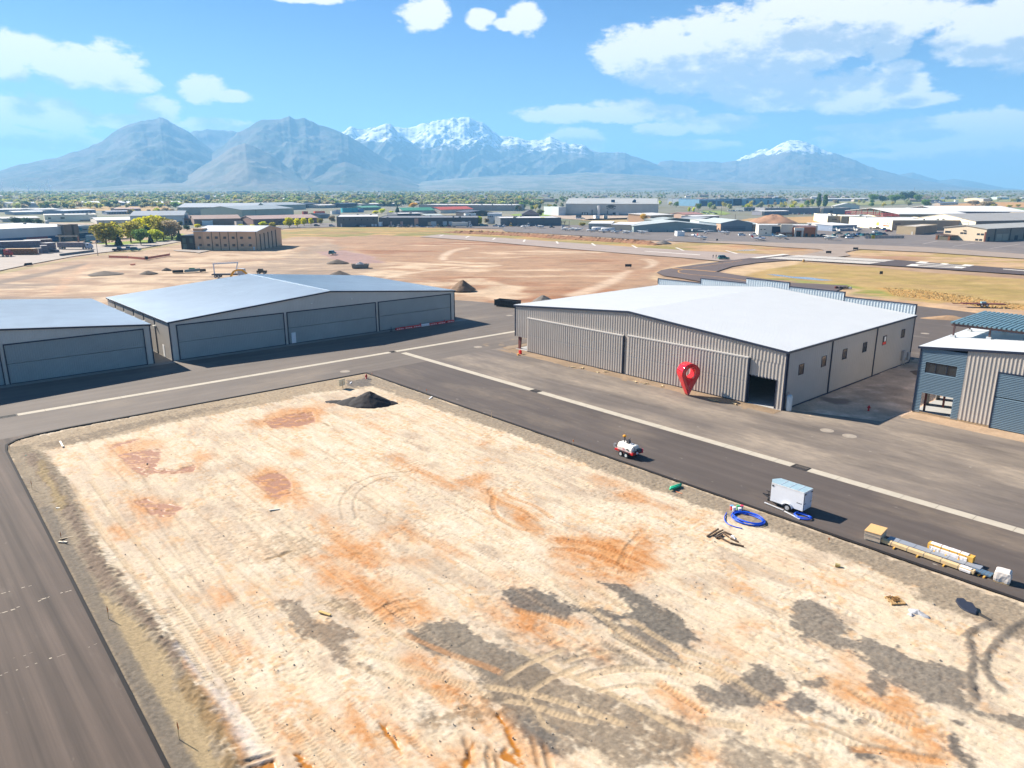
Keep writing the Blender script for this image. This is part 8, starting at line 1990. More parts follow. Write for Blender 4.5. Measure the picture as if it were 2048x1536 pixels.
for(lb,px,py,head,body,tail,high,s)in[('white light aircraft at the far left of the apron',1049,456.2,150,(240,242,242),(220,224,226),1,.95),('white light aircraft with a grey nose on the left apron',1080,456.4,20,(240,242,242),(220,224,226),1,.95),('pale light aircraft, leftmost of four before the fuel tanks',1131,461.2,190,(240,242,242),(220,224,226),1,.95),('pale light aircraft, second of four before the fuel tanks',1146,461.4,170,(240,242,242),(220,224,226),1,.9),('pale light aircraft, third of four before the fuel tanks',1156,461.8,200,(240,242,242),(220,224,226),1,.9),('blue tailed aircraft at the left end of the fuel tanks',1182,463.6,160,(240,242,242),(90,130,190),0,.95),('blue nosed aircraft before the fuel tanks',1206,465,160,(240,242,242),(90,130,190),0,.9),('white low wing aircraft right of the fuel tanks',1231,466.2,180,(240,242,242),(90,130,190),0,.95),('white aircraft before the left end of the hangar row',1254,467.8,200,(240,242,242),(220,224,226),1,.95),('white aircraft before the first hangar door',1285,467.8,205,(240,242,242),(220,224,226),1,.95),('white wide winged aircraft before the fourth hangar door',1384,464.4,260,(240,242,242),(220,224,226),1,1.1),('white aircraft before the fifth hangar door',1412,467.6,235,(240,242,242),(220,224,226),1,1.0),('white low wing aircraft before the blue grey hangar, the nearer one',1449,468,340,(240,242,242),(220,224,226),0,1.05),('white aircraft half behind the nearer low wing one',1442,461.6,300,(240,242,242),(220,224,226),1,1.0),('white aircraft facing the camera before the blue grey hangar',1495,461.4,275,(240,242,242),(220,224,226),0,1.05),('aircraft with a red and white tail on the apron edge',1388,473.5,120,(240,242,242),(230,80,70),0,.8),('aircraft with a dark canopy on the apron edge',1402,478.5,340,(232,238,246),(90,130,190),0,1.0),('white aircraft with a bright red fin',1518,480.6,-4,(244,244,248),(230,40,60),0,1.05),('white aircraft with a blue fin before the airport office',1560,477.5,-12,(232,242,240),(90,160,210),1,1.15),('white twin tailed aircraft right of the airport office',1660,480,190,(248,246,236),(236,238,230),1,1.1),('white high wing aircraft beside the airport office, the left one',1676,464.4,265,(248,246,236),(236,238,230),1,1.1),('white high wing aircraft beside the airport office, the right one',1711,463.8,262,(248,246,236),(236,238,230),1,1.2)]:
 x,y,z=far_at(px,py);key=(tail,high)
 if key not in PP:
  t=thing('light_aircraft',lb,'aircraft',(x,y,z),YAW+R(head),'light aircraft on the apron');plane_parts(t,body,tail,high);t.scale=(s,)*3;PP[key]=t
 else:dup(PP[key],(x,y,z),YAW+R(head),lb,'light aircraft on the apron',s)
 # --- people: two by the runway, one on the apron
def person(lb,px,py,top,trousers,sx=1.0,h=1.75):
 x,y,z=far_at(px,py)
 me=bpy.data.meshes.new('person')
 s=h/1.75
 J=[(0,0,.95),(0,0,1.15),(0,0,1.42),(0,0,1.52),(0,.01,1.63),(0,.02,1.72),(-.1,0,.88),(-.12,.02,.48),(-.12,-.02,.08),(-.13,.12,.04),(.1,0,.88),(.13,-.02,.48),(.14,.02,.08),(.15,.14,.04),(-.19,0,1.40),(-.24,.02,1.12),(-.22,.12,.88),(.19,0,1.40),(.25,-.02,1.12),(.24,.1,.86)]
 E_=[(0,1),(1,2),(2,3),(3,4),(4,5),(0,6),(6,7),(7,8),(8,9),(0,10),(10,11),(11,12),(12,13),(2,14),(14,15),(15,16),(2,17),(17,18),(18,19)]
 rad=[.14,.13,.15,.06,.10,.07,.09,.065,.05,.04,.09,.065,.05,.04,.065,.05,.04,.065,.05,.04]
 me.from_pydata([(a*s,b*s,c*s)for a,b,c in J],E_,[])
 o=bpy.data.objects.new('person',me);COL.objects.link(o)
 m=o.modifiers.new('skin','SKIN');o.modifiers.new('sub','SUBSURF').levels=1;o.modifiers['sub'].render_levels=1
 for i,v in enumerate(me.skin_vertices[0].data):v.radius=(rad[i]*s,)*2;v.use_root=(i==0)
 mt,t_,N_,L_,b_=new_mat('clothing')
 tc_=N_.new('ShaderNodeTexCoord');sp=N_.new('ShaderNodeSeparateXYZ');L_.new(tc_.outputs['Object'],sp.inputs[0])
 cr=N_.new('ShaderNodeValToRGB');cr.color_ramp.interpolation='CONSTANT';e=cr.color_ramp.elements
 e[0].position=0;e[0].color=(*trousers,1);e[1].position=.95/2;e[1].color=(*top,1);q=e.new(1.5/2);q.color=(.42,.26,.18,1);q=e.new(1.67/2);q.color=(.05,.035,.025,1)
 dv=N_.new('ShaderNodeMath');dv.operation='DIVIDE';dv.inputs[1].default_value=2.0*s;L_.new(sp.outputs['Z'],dv.inputs[0]);L_.new(dv.outputs[0],cr.inputs[0]);L_.new(cr.outputs[0],b_.inputs['Base Color']);b_.inputs['Roughness'].default_value=.85
 me.materials.append(mt);o.location=(x,y,z-.1);o.rotation_euler=(0,0,YAW+.6)
 return tag(o,lb,'person')
person('person in a dark jacket standing at the runway edge, left of two',1426,516.4,(.02,.02,.03),(.10,.14,.20))
person('person in dark green standing at the runway edge, right of two',1432,516.4,(.06,.07,.03),(.05,.05,.05))
person('person in dark clothes standing on the apron by the yellow sign',1729.5,477.2,(.03,.04,.07),(.03,.04,.05),h=1.9)
x,y,z=far_at(1742.5,477.4)
t=thing('barrier_fence','low pale fence of panels with one yellow panel before the crowded lot','fence',(x,y,z),YAW+R(8))
m=MB();[m.box(-4+k*2.1,-.05,.1,-4+k*2.1+2.0,.05,1.7)for k in range(12)if k!=2];m.build('panel',cmat('fencep',(206,196,190),.7),t);MB().box(.2,-.06,.1,2.2,.06,2.0).build('yellow_panel',cmat('yp',(250,220,30),.6),t)
# dark airfield signs
for i,(px,py,lb)in enumerate([(1657,507.2,'low dark airfield sign by the parallel lane, the nearer one'),(1711,499.8,'low dark airfield sign by the parallel lane, the farther one'),(1256.5,534.6,'low dark airfield sign at the edge of the brown field'),(1762,549.5,'small dark marker on the dry grass'),(1434,482,'low dark marker at the edge of the apron')]):
 x,y,z=far_at(px,py);t=thing('airfield_sign',lb,'sign',(x,y,0),YAW,'airfield signs');w_=1.2 if i<3 else .5
 MB().box(-w_,-.12,.25,w_,.12,1.2).build('panel',BLK,t);MB().box(-w_*.8,-.05,-.1,-w_*.7,.05,.3).box(w_*.7,-.05,-.1,w_*.8,.05,.3).build('leg',BLK,t)
x,y,z=far_at(1607,523.6);t=thing('airfield_sign','small ochre light housing at the runway edge','light',(x,y,0),YAW);MB().lathe([(.5,0),(.5,.5),(.25,.9),(.1,1.0)],n=12).build('housing',cmat('och',(196,150,60),.6),t)
x,y,z=far_at(1688,577);
for k,(dx,c)in enumerate([(-8,(120,60,60)),(-3.5,(90,80,76)),(0,(60,56,56)),(3,(150,140,130)),(6.4,(206,212,216))]):
 q=at(1688+dx*1.9,577+k*.25);o=MB().box(-.5,-.35,0,.5,.35,.5).box(-.3,-.25,.5,.25,.25,.65).build('crate',cmat('scr',c,.7));o.location=(q[0],q[1],0);o.rotation_euler=(0,0,YAW+k);tag(o,'small %s crate in the row on the grass behind the parapet'%('rusty red','brown','black','grey','white')[k],'crate','crates on the grass behind the parapet')
 # --- excavator and crane truck behind the grey hangar roof
x,y,z=at(492,562)
t=thing('excavator','yellow excavator with a curved boom showing over the grey hangar roof','excavator',(x,y,0),YAW+R(-4))
t.scale=(.8,.8,.66)
YM=M('digger_yellow',(.72,.36,.01),.45,var=.08)
MB().box(.2,-1.3,1.0,3.6,1.3,2.2).build('body',YM,t);MB().box(2.0,-1.25,2.2,3.4,-.2,3.4).build('cab',CG,t)
bm=MB();pts=[(1.2,0,2.0),(.2,0,4.0),(-1.2,0,5.2),(-3.0,0,5.3),(-4.6,0,4.6),(-5.4,0,3.4),(-6.2,0,1.6)]
for a,b in zip(pts,pts[1:]):bm.bar(a,b,.55,.75)
bm.build('boom',YM,t)
MB().bar(pts[2],(-.2,.4,2.9),.2).bar(pts[4],(-2.6,.3,5.6),.2).build('cylinder',STEEL,t)
MB().prism([(-6.0,-.6,1.8),(-6.9,-.6,1.0),(-6.3,-.6,.2),(-5.4,-.6,.7)],(0,1.2,0)).build('bucket',BLK,t)
for s in(-1,1):MB().prism([(-.6,s*1.5-.3,.1),(4.0,s*1.5-.3,.1),(4.3,s*1.5-.3,.6),(3.9,s*1.5-.3,1.0),(-.5,s*1.5-.3,1.0),(-.9,s*1.5-.3,.6)],(0,.6,0)).build('track',BLK,t)
x,y,z=at(452,555)
t=thing('lorry','flatbed lorry with a white frame beside the excavator','lorry',(x,y,0),YAW+R(4))
wm=M('frame_white',(.7,.72,.74),.5)
MB().box(-4.2,-1.2,.9,4.2,1.2,1.25).build('bed',BLK,t);MB().bar((-3.6,0,1.2),(-3.6,0,4.6),.3).bar((3.2,0,1.2),(4.2,0,4.8),.3).bar((-3.9,0,4.5),(4.4,0,4.9),.35,.45).build('gantry_frame',wm,t)
MB().box(4.2,-1.2,.8,6.2,1.2,2.9).build('cab',cmat('cabw',(220,222,224),.4,1.2),t)
for xx in(-3,-2,4.9):
 for s in(-1,1):wheel(t,xx,s*1.05,.5,.3)
x,y,z=at(524,548);t=thing('machine','small dark yellow machine right of the excavator','machine',(x,y,0),YAW);MB().box(-1.6,-.7,.5,1.6,.7,1.2).box(-1.2,-.5,1.2,.4,.5,1.8).build('body',M('machine_dark',(.09,.075,.05),.6),t);[wheel(t,xx,s*.7,.4,.3)for xx in(-1,1)for s in(-1,1)]
# pale heap in a grey box on the field
a=Vector(at(705,536));b=Vector(at(736,535.4));d=b-a;t=thing('skip','grey open skip heaped with white rubble on the graded field','skip',(a.x,a.y,-.1),math.atan2(d.y,d.x));ln=d.length
MB().prism([(0,0,0),(ln,0,0),(ln+.5,0,1.35),(-.4,0,1.35)],(0,.2,0)).prism([(0,3.2,0),(ln,3.2,0),(ln+.5,3.2,1.35),(-.4,3.2,1.35)],(0,.2,0)).box(-.2,.2,.1,0,3.2,1.3).box(ln,.2,.1,ln+.2,3.2,1.3).box(0,.2,.1,ln,3.2,.3).build('box',cmat('skip',(150,146,136),.7,1.2),t)
m=MB().mound(ln*.5,1.6,1.6,28,8,61,(ln/2,1.7,.6),.35);m.build('rubble',cmat('rub',(244,238,228),.9,1.2),t)
# ---- trees
def leaf_mat(name,c,var=.3):
 if name in MATS:return MATS[name]
 m,t,N,L,b=new_mat(name)
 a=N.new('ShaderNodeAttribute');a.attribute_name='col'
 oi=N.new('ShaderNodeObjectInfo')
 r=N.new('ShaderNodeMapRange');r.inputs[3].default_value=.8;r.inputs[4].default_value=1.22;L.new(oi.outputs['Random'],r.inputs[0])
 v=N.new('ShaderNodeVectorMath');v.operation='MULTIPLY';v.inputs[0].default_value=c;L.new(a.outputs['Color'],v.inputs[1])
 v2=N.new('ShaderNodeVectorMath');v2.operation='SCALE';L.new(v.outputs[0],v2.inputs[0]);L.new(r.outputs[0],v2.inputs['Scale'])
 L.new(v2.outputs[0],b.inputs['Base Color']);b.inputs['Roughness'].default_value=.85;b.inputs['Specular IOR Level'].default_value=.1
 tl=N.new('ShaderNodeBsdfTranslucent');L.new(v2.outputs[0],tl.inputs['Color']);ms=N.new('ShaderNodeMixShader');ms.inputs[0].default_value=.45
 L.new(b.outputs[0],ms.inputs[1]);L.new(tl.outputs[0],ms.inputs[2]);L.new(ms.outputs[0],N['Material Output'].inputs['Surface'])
 MATS[name]=m
 return m
BARK=M('bark',(.07,.052,.038),.95,var=.2)
def crown_arrays(shape,n,seed,size,w=.8):
 """leaf clumps scattered through lobes of a unit-height tree; returns verts, quads, tints"""
 rg=np.random.default_rng(seed)
 if shape=='round':
  k=11;lob=[]
  for i in range(k):
   a=rg.uniform(0,6.28);r=rg.uniform(.05,.30)*w;lob.append((r*math.cos(a),r*math.sin(a),rg.uniform(.30,.84),rg.uniform(.13,.22)*(w/.8)))
  lob.append((0,0,.62,.28*w/.8))
 elif shape=='spruce':lob=[(0,0,.12+.84*i/11,.26*w/.5*(1-i/12)+.02)for i in range(12)]
 elif shape=='poplar':lob=[(rg.uniform(-.03,.03),rg.uniform(-.03,.03),.15+.78*i/9,.13*w/.3*(1-.6*abs(i/9-.4)))for i in range(10)]
 else:
  lob=[(rg.uniform(-.4,.4)*w,rg.uniform(-.4,.4)*w,rg.uniform(.2,.6),rg.uniform(.2,.34))for i in range(9)]
 lob=np.array(lob);wt_=lob[:,3]**2;wt_/=wt_.sum()
 pick=rg.choice(len(lob),n,p=wt_)
 d=rg.normal(size=(n,3));d/=np.linalg.norm(d,axis=1)[:,None]
 rr=rg.uniform(.55,1.05,n)**.6
 fl=np.array([1,1,.62 if shape=='spruce' else .85])
 c=lob[pick,:3]+d*fl*(lob[pick,3]*rr)[:,None]
 u=rg.normal(size=(n,3));u/=np.linalg.norm(u,axis=1)[:,None]
 nn=d+.9*rg.normal(size=(n,3));nn/=np.linalg.norm(nn,axis=1)[:,None]
 u=u-nn*(u*nn).sum(1)[:,None];u/=np.linalg.norm(u,axis=1)[:,None]+1e-9
 v=np.cross(nn,u);s=size*rg.uniform(.6,1.35,n)[:,None]
 q=np.stack([c-u*s-v*s*.8,c+u*s-v*s*.7,c+u*s*.9+v*s,c-u*s*.8+v*s*.9],1)
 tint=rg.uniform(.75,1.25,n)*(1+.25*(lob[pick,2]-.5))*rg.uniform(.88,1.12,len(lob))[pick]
 return q,tint
def crown_mesh(name,q,tint,mat,warm=None):
 n=len(q);V=q.reshape(-1,3);F=np.arange(n*4).reshape(-1,4)
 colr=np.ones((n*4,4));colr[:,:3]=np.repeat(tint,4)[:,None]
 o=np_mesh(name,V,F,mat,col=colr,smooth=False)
 return o
KINDS={'yellow':('round',(.74,.70,.03)),'lime':('round',(.60,.64,.06)),'olive':('round',(.48,.42,.08)),'green':('round',(.17,.27,.07)),'sage':('round',(.33,.35,.18)),'bare':('round',(.38,.31,.20)),'gold':('round',(.66,.44,.07)),'dark':('round',(.06,.10,.055)),'spruce':('spruce',(.055,.10,.065)),'poplar':('poplar',(.12,.20,.06)),'bush':('bush',(.26,.30,.10))}
WD={'yellow':'bright yellow green','lime':'lime green','olive':'olive','green':'fresh green','sage':'pale sage','bare':'barely leafed tan','gold':'golden','dark':'dark rounded','spruce':'dark pointed','poplar':'tall narrow','bush':'low'}
PT={}
def tree_proto(kind,hi):
 key=(kind,hi)
 if key in PT:return PT[key]
 shape,c=KINDS[kind]
 wd={'round':.85,'spruce':.5,'poplar':.34,'bush':1.0}[shape]
 n=1300 if hi else 300
 q,ti=crown_arrays(shape,n,hash_seed(kind)+hi,.030 if hi else .052,wd)
 cr=crown_mesh('crown',q,ti,leaf_mat('leaf_'+kind,c))
 tk=MB().tube([(0,0,-.02),(.01,0,.15),(0,.01,.45),(.01,0,.7)],.03,7,True,[.034,.026,.018,.006])
 if shape=='round':
  for a in range(4):tk.tube([(0,0,.25+.05*a),(.12*math.cos(a*1.7),.12*math.sin(a*1.7),.45+.05*a),(.22*math.cos(a*1.7),.22*math.sin(a*1.7),.62)],.01,5,True,[.014,.010,.004])
 tr=tk.build('trunk',BARK)
 PT[key]=(cr,tr)
 for o in(cr,tr):COL.objects.unlink(o)
 return PT[key]
def hash_seed(s):return sum(ord(ch)*(i+3)for i,ch in enumerate(s))%1000
NM={'spruce':'spruce_tree','poplar':'poplar_tree','bush':'shrub'}
def tree(px,pb,h_px,w_px,kind,lb,group,hi=False,D=None):
 if D:x,y,z=dist_at(px,D)
 else:x,y,z=far_at(px,pb)
 dist=math.hypot(x,y);h=h_px/1509.7*math.hypot(dist,28);w=w_px/1509.7*dist
 shape=KINDS[kind][0];base={'round':.85,'spruce':.5,'poplar':.34,'bush':1.0}[shape]
 cr,tr=tree_proto(kind,hi)
 t=thing(NM.get(kind,'tree'),lb,'shrub' if kind=='bush' else 'tree',(x,y,z-.3),random.uniform(0,6.28),group)
 sx=w/base if w_px else h
 t.scale=(sx,sx,h)
 for p in(cr,tr):
  c=p.copy();COL.objects.link(c);c.parent=t
 return t
 # trees one can tell apart
for(px,pb,h,w,k,lb)in[(213,490,42,42,'olive','broad olive green tree nearest the street in the park'),(238,491,20,12,'spruce','small dark spruce on the bright lawn in front of the park trees'),(262,484,40,36,'olive','olive brown tree behind the small dark spruce'),(228,476,26,34,'lime','lime tree low between the two olive ones'),(285,470,32,30,'yellow','yellow tree at the left shoulder of the tallest one'),(311,474,40,42,'yellow','tallest bright yellow tree in the park'),(327,479,42,34,'olive','olive tree under the tallest yellow one'),(344,479,36,34,'bare','tan half bare tree at the right end of the park'),(282,490,30,22,'green','dark green round tree right of the small spruce'),(297,480,28,15,'dark','dark rounded conifer in the middle of the park'),(302,486,18,9,'spruce','slim dark spruce below the rounded conifer'),(314,482,22,26,'lime','lime green tree with a level crown on the lawn'),(331,476,16,16,'olive','small olive tree right of the level crowned one'),(359,457.5,15,14,'dark','dark round tree beside the cream gabled warehouse'),(374,461,11,13,'dark','dark low tree left of the tan office roof'),(359,482,20,11,'spruce','dark slim spruce at the black entrance corner'),(225,453,10,16,'dark','dark crown showing over the factory roof end'),(268,448,8,12,'dark','dark crown before the broad white roof'),(36,450,14,24,'dark','dark broad tree behind the factory roof, left of three'),(59,451,14,22,'dark','dark broad tree behind the factory roof, middle of three'),(80,450,11,16,'dark','dark broad tree behind the factory roof, right of three'),(395,456,8,16,'yellow','yellow bush below the white trailer by the brown house'),(481,456,8,16,'yellow','yellow bush over the office roof, the left one'),(505,457,8,14,'yellow','yellow bush over the office roof, the right one'),(391,420,8,14,'lime','lime tree at the left end of the broad grey warehouse'),(579,455,20,24,'yellow','rounded yellow street tree, largest of the row before the brown block'),(595,454,17,16,'yellow','yellow street tree, second of the row before the brown block'),(608.5,451.5,16,16,'yellow','yellow street tree, third of the row before the brown block'),(622,450,14,13,'yellow','yellow street tree, fourth of the row before the brown block'),(525,455,12,18,'lime','small lime tree behind the tan office gable, the left one'),(544,456,12,16,'olive','small olive tree behind the tan office gable, the right one'),(640,448,12,14,'olive','thin olive tree at the street corner'),(664,445,14,16,'bare','thin tan tree left of the charcoal factory'),(716,453,8,7,'lime','small lime tree against the charcoal factory wall'),(752,428,7,16,'yellow','yellow green hedge tree behind the charcoal factory, left of two'),(764,426,9,18,'lime','yellow green hedge tree behind the charcoal factory, right of two'),(784,428.5,7,14,'lime','lime bush left of the dark cypress'),(795,427,15,9,'spruce','dark cypress left of the green roofed barn'),(827,416,11,22,'gold','golden tree above the green roofed barn'),(960,450,18,13,'lime','lime tree left of the white office'),(974,447,11,12,'bare','tan bare tree before the white office'),(1026,451,14,19,'yellow','yellow tree before the right charcoal factory, first of four'),(1048,451,11,13,'yellow','yellow tree before the right charcoal factory, second of four'),(1084,451,17,22,'yellow','yellow tree before the right charcoal factory, third of four'),(1109,447,10,14,'olive','yellow olive tree before the right charcoal factory, fourth of four'),(1081,433,15,18,'sage','pale grey green willow beside the hipped roof'),(1035,422,12,10,'dark','dark green tree beside the long grey warehouse'),(1079,419,10,8,'dark','dark tree above the hipped roof'),(1100,420,12,10,'olive','slim olive tree at the annex of the huge plant'),(1288,444,17,19,'gold','golden yellow tree left of the tan workshop'),(1299,429,12,18,'green','fresh green tree before the right end of the huge plant'),(1342,446,11,12,'green','fresh green tree behind the hangar row gable'),(1330,446,6,14,'lime','lime bush left of the fresh green tree behind the hangar row'),(1378,424,10,8,'lime','bright lime tree on the road to town, left of two'),(1387,423.5,9,8,'lime','bright lime tree on the road to town, right of two'),(1165,452,8,16,'olive','low olive tree left of the T hangar'),(1637,413.5,23,9,'poplar','tall narrow poplar right of the blue school, left of two'),(1650,413,21,10,'poplar','tall narrow poplar right of the blue school, right of two'),(1613,413,12,9,'green','green tree left of the poplars'),(1624,413,14,8,'green','green tree close left of the poplars'),(1618,408,8,12,'gold','golden tree behind the green ones left of the poplars'),(1850,416,15,17,'green','green and gold tree behind the red frame roofs'),(1745,404,14,20,'green','broad green tree, left of the grove on the right skyline'),(1764,404,12,18,'dark','dark green tree, second of the grove on the right skyline'),(1790,405,14,30,'green','broad green tree, third of the grove on the right skyline'),(1808,402,16,18,'dark','dark tall tree, fourth of the grove on the right skyline'),(1822,402,17,16,'dark','dark tall tree by the chimney in the grove'),(1834,404,13,16,'green','green tree, last of the grove on the right skyline'),(1944,410,8,22,'bare','grey bare tree on the orange field, left of two'),(1951,411,9,14,'bare','grey bare tree on the orange field, right of two'),(1974,421,16,32,'bare','large bare tree at the end of the barn with dark walls'),(1985,424,14,12,'olive','olive tree right of the large bare one'),(2018,415,5,10,'olive','small olive bush at the far field edge'),(2036,414,5,9,'olive','olive bush at the far field edge'),(1560,428,6,8,'green','small green tree before the grey store')]:
 tree(px,pb,h*1.04,w*(1.42 if px<350 and pb>465 and k not in('spruce','dark')else 1.05),k,lb,None,True)
 # trees of the town: individuals in the nearer rows
rt=random.Random(11);grove='trees of the town beyond the sheds'
ntree=0
rows=[(390,425,470,12,'mid'),]
def scatter(n,x0,x1,y0,y1,kinds,hm=(8,13),ww=(.8,1.3),region=''):
 global ntree
 for i in range(n):
  px=rt.uniform(x0,x1);f=rt.random();pb=y0+(y1-y0)*f
  k=rt.choice(kinds);x,y,z=far_at(px,pb);d=math.hypot(x,y);h=rt.uniform(*hm)*(1.15 if k=='spruce' else 1);hp=h/d*1509.7
  wp=hp*(rt.uniform(.42,.55)if k=='spruce' else .38 if k=='poplar' else rt.uniform(*ww))
  tree(px,pb,hp,wp,k,'%s tree %s'%(WD[k],region),'trees '+region)
  ntree+=1
MIXK=['sage','sage','sage','olive','green','green','bare','bare','dark','spruce']
scatter(34,20,330,394,403,MIXK,(9,13),region='in the left part of the town')
scatter(16,300,420,396,406,MIXK,(9,13),region='above the broad grey warehouse')
scatter(46,430,640,396,406,MIXK,(10,15),region='in the wooded town left of centre')
scatter(48,640,860,396,406,MIXK,(10,15),region='in the wooded town at the centre')
scatter(44,850,1060,398,409,MIXK,(9,14),region='behind the long grey warehouse')
scatter(16,1030,1130,402,425,['sage','olive','bare','dark','green'],(7,11),region='left of the huge plant')
scatter(24,1240,1420,402,420,['bare','olive','sage','green','lime'],(7,11),region='right of the huge plant')
scatter(22,1390,1640,411,421,['bare','olive','lime','green','sage'],(7,10),region='before the blue school')
scatter(26,1570,1860,405,416,['bare','olive','sage','green'],(6,10),region='behind the storage hangars')
scatter(10,340,470,424,432,['sage','bare','olive'],(5,8),(1.2,1.7),region='along the broad grey warehouse')
scatter(8,260,340,424,430,['lime','olive','bare'],(4,7),(1.2,1.7),region='beside the dry field')
# the wood beyond reads as one mass
rg=np.random.default_rng(5);Q=[];T=[];C3=[]
cols={'sage':np.array((.31,.32,.17)),'olive':np.array((.30,.27,.09)),'lime':np.array((.36,.38,.10)),'green':np.array((.17,.25,.08)),'bare':np.array((.34,.28,.18)),'dark':np.array((.06,.10,.06))}
base_q,base_t=crown_arrays('round',60,3,.12,.85)
ks=list(cols)
for i in range(6500):
 px=rg.uniform(-120,2150)
 D=1350+3600*rg.random()**1.3 if px<1080 else 1900+4200*rg.random()**.9
 if px>1080 and rg.random()<.45:continue
 x,y,z=dist_at(px,D)
 h=rg.uniform(8,14)if px<1080 else rg.uniform(5,10)
 k=ks[rg.choice(6,p=[.34,.25,.12,.10,.11,.08])]
 a=rg.uniform(0,6.28);ca,sa=math.cos(a),math.sin(a)
 w=h*rg.uniform(.95,1.5);s=np.array([w,w,h])
 q=base_q*s;q=np.stack([q[...,0]*ca-q[...,1]*sa,q[...,0]*sa+q[...,1]*ca,q[...,2]-.12*h],-1)+np.array([x,y,z-.6])
 Q.append(q);C3.append(np.repeat((base_t*rg.uniform(.8,1.2))[:,None]*cols[k][None],4,0))
Q=np.concatenate(Q).reshape(-1,3);C3=np.concatenate(C3)
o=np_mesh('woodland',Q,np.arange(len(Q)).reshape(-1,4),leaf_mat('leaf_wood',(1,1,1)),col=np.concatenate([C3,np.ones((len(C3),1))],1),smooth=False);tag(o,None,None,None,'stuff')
del Q,C3
# houses glimpsed among the trees
rh=random.Random(9)
hb,hr=[],[]
for i in range(90):
 px=rh.uniform(-20,2060);pb=rh.uniform(393.5,404)
 if 1120<px<1320 and pb>400:continue
 x,y,z=far_at(px,pb);c=rh.choice([(214,200,186),(236,230,222),(180,160,146),(200,196,196)]);r_=rh.choice([(150,130,120),(110,106,110),(170,150,140),(250,248,244)])
 w=rh.uniform(12,30);t=thing('house','small pale house under a low roof among the town trees','house',(x,y,z-.5),YAW+rh.uniform(-.7,.7),'houses among the town trees')
 dd=rh.uniform(9,14);h=rh.uniform(3.4,5.5)
 MB().prism([(0,0,0),(0,dd,0),(0,dd,h),(0,dd/2,h+2),(0,0,h)],(w,0,0)).build('wall',cmat('wall',c,.8,1.3),t)
 MB().prism([(-.4,-.4,h),(-.4,dd/2,h+2.1),(-.4,dd/2,h+2.4),(-.4,-.4,h+.3)],(w+.8,0,0)).prism([(-.4,dd/2,h+2.1),(-.4,dd+.4,h),(-.4,dd+.4,h+.3),(-.4,dd/2,h+2.4)],(w+.8,0,0)).build('roof',cmat('roof',r_,.6,1.15),t)
 # the road that climbs out of town
road=smooth_line([(262,399),(272,394),(290,391),(305,388.5),(320,387)],6);m=MB();P=[far_at(*p)for p in road]
for a,b in zip(P,P[1:]):
 d=Vector((b[0]-a[0],b[1]-a[1],0)).normalized();n=Vector((-d.y,d.x,0))*11
 m.face([(a[0]-n.x,a[1]-n.y,a[2]+1.5),(b[0]-n.x,b[1]-n.y,b[2]+1.5),(b[0]+n.x,b[1]+n.y,b[2]+1.5),(a[0]+n.x,a[1]+n.y,a[2]+1.5)])
tag(m.build('road',A_str),None,None,None,'structure')
# dry grass on the far side of the rear lane
rg=np.random.default_rng(8);Q=[];C3=[]
for(poly,n,h,c)in[([(1765,574),(1850,579),(1920,589),(2010,603),(2120,616),(2120,622),(1960,613),(1870,598),(1790,590)],1500,.3,(.50,.37,.17))]:
 P=px_poly(poly);lo,hi_=P.min(0),P.max(0);pts=rg.uniform(lo,hi_,(n*3,2));pts=pts[poly_sd(pts[:,0],pts[:,1],P)>0][:n]
 k=len(pts);a=rg.uniform(0,3.14,k);w=h*rg.uniform(.4,.9,k);hh=h*rg.uniform(.5,1.2,k)
 dx,dy=np.cos(a)*w,np.sin(a)*w;z=np.full(k,-.25)
 lx,ly=rg.normal(0,.25*h,k),rg.normal(0,.25*h,k)
 Q.append(np.stack([np.stack([pts[:,0]-dx,pts[:,1]-dy,z],-1),np.stack([pts[:,0]+dx,pts[:,1]+dy,z],-1),np.stack([pts[:,0]+dx*.8+lx,pts[:,1]+dy*.8+ly,z+hh],-1),np.stack([pts[:,0]-dx*.8+lx,pts[:,1]-dy*.8+ly,z+hh*.9],-1)],1));C3.append(np.repeat(np.array(c)[None]*rg.uniform(.85,1.15,(k,1)),4,0))
Q=np.concatenate(Q).reshape(-1,3);C3=np.concatenate(C3)
o=np_mesh('grass',Q,np.arange(len(Q)).reshape(-1,4),leaf_mat('leaf_wood',(1,1,1)),col=np.concatenate([C3,np.ones((len(C3),1))],1),smooth=False);tag(o,None,None,None,'stuff')
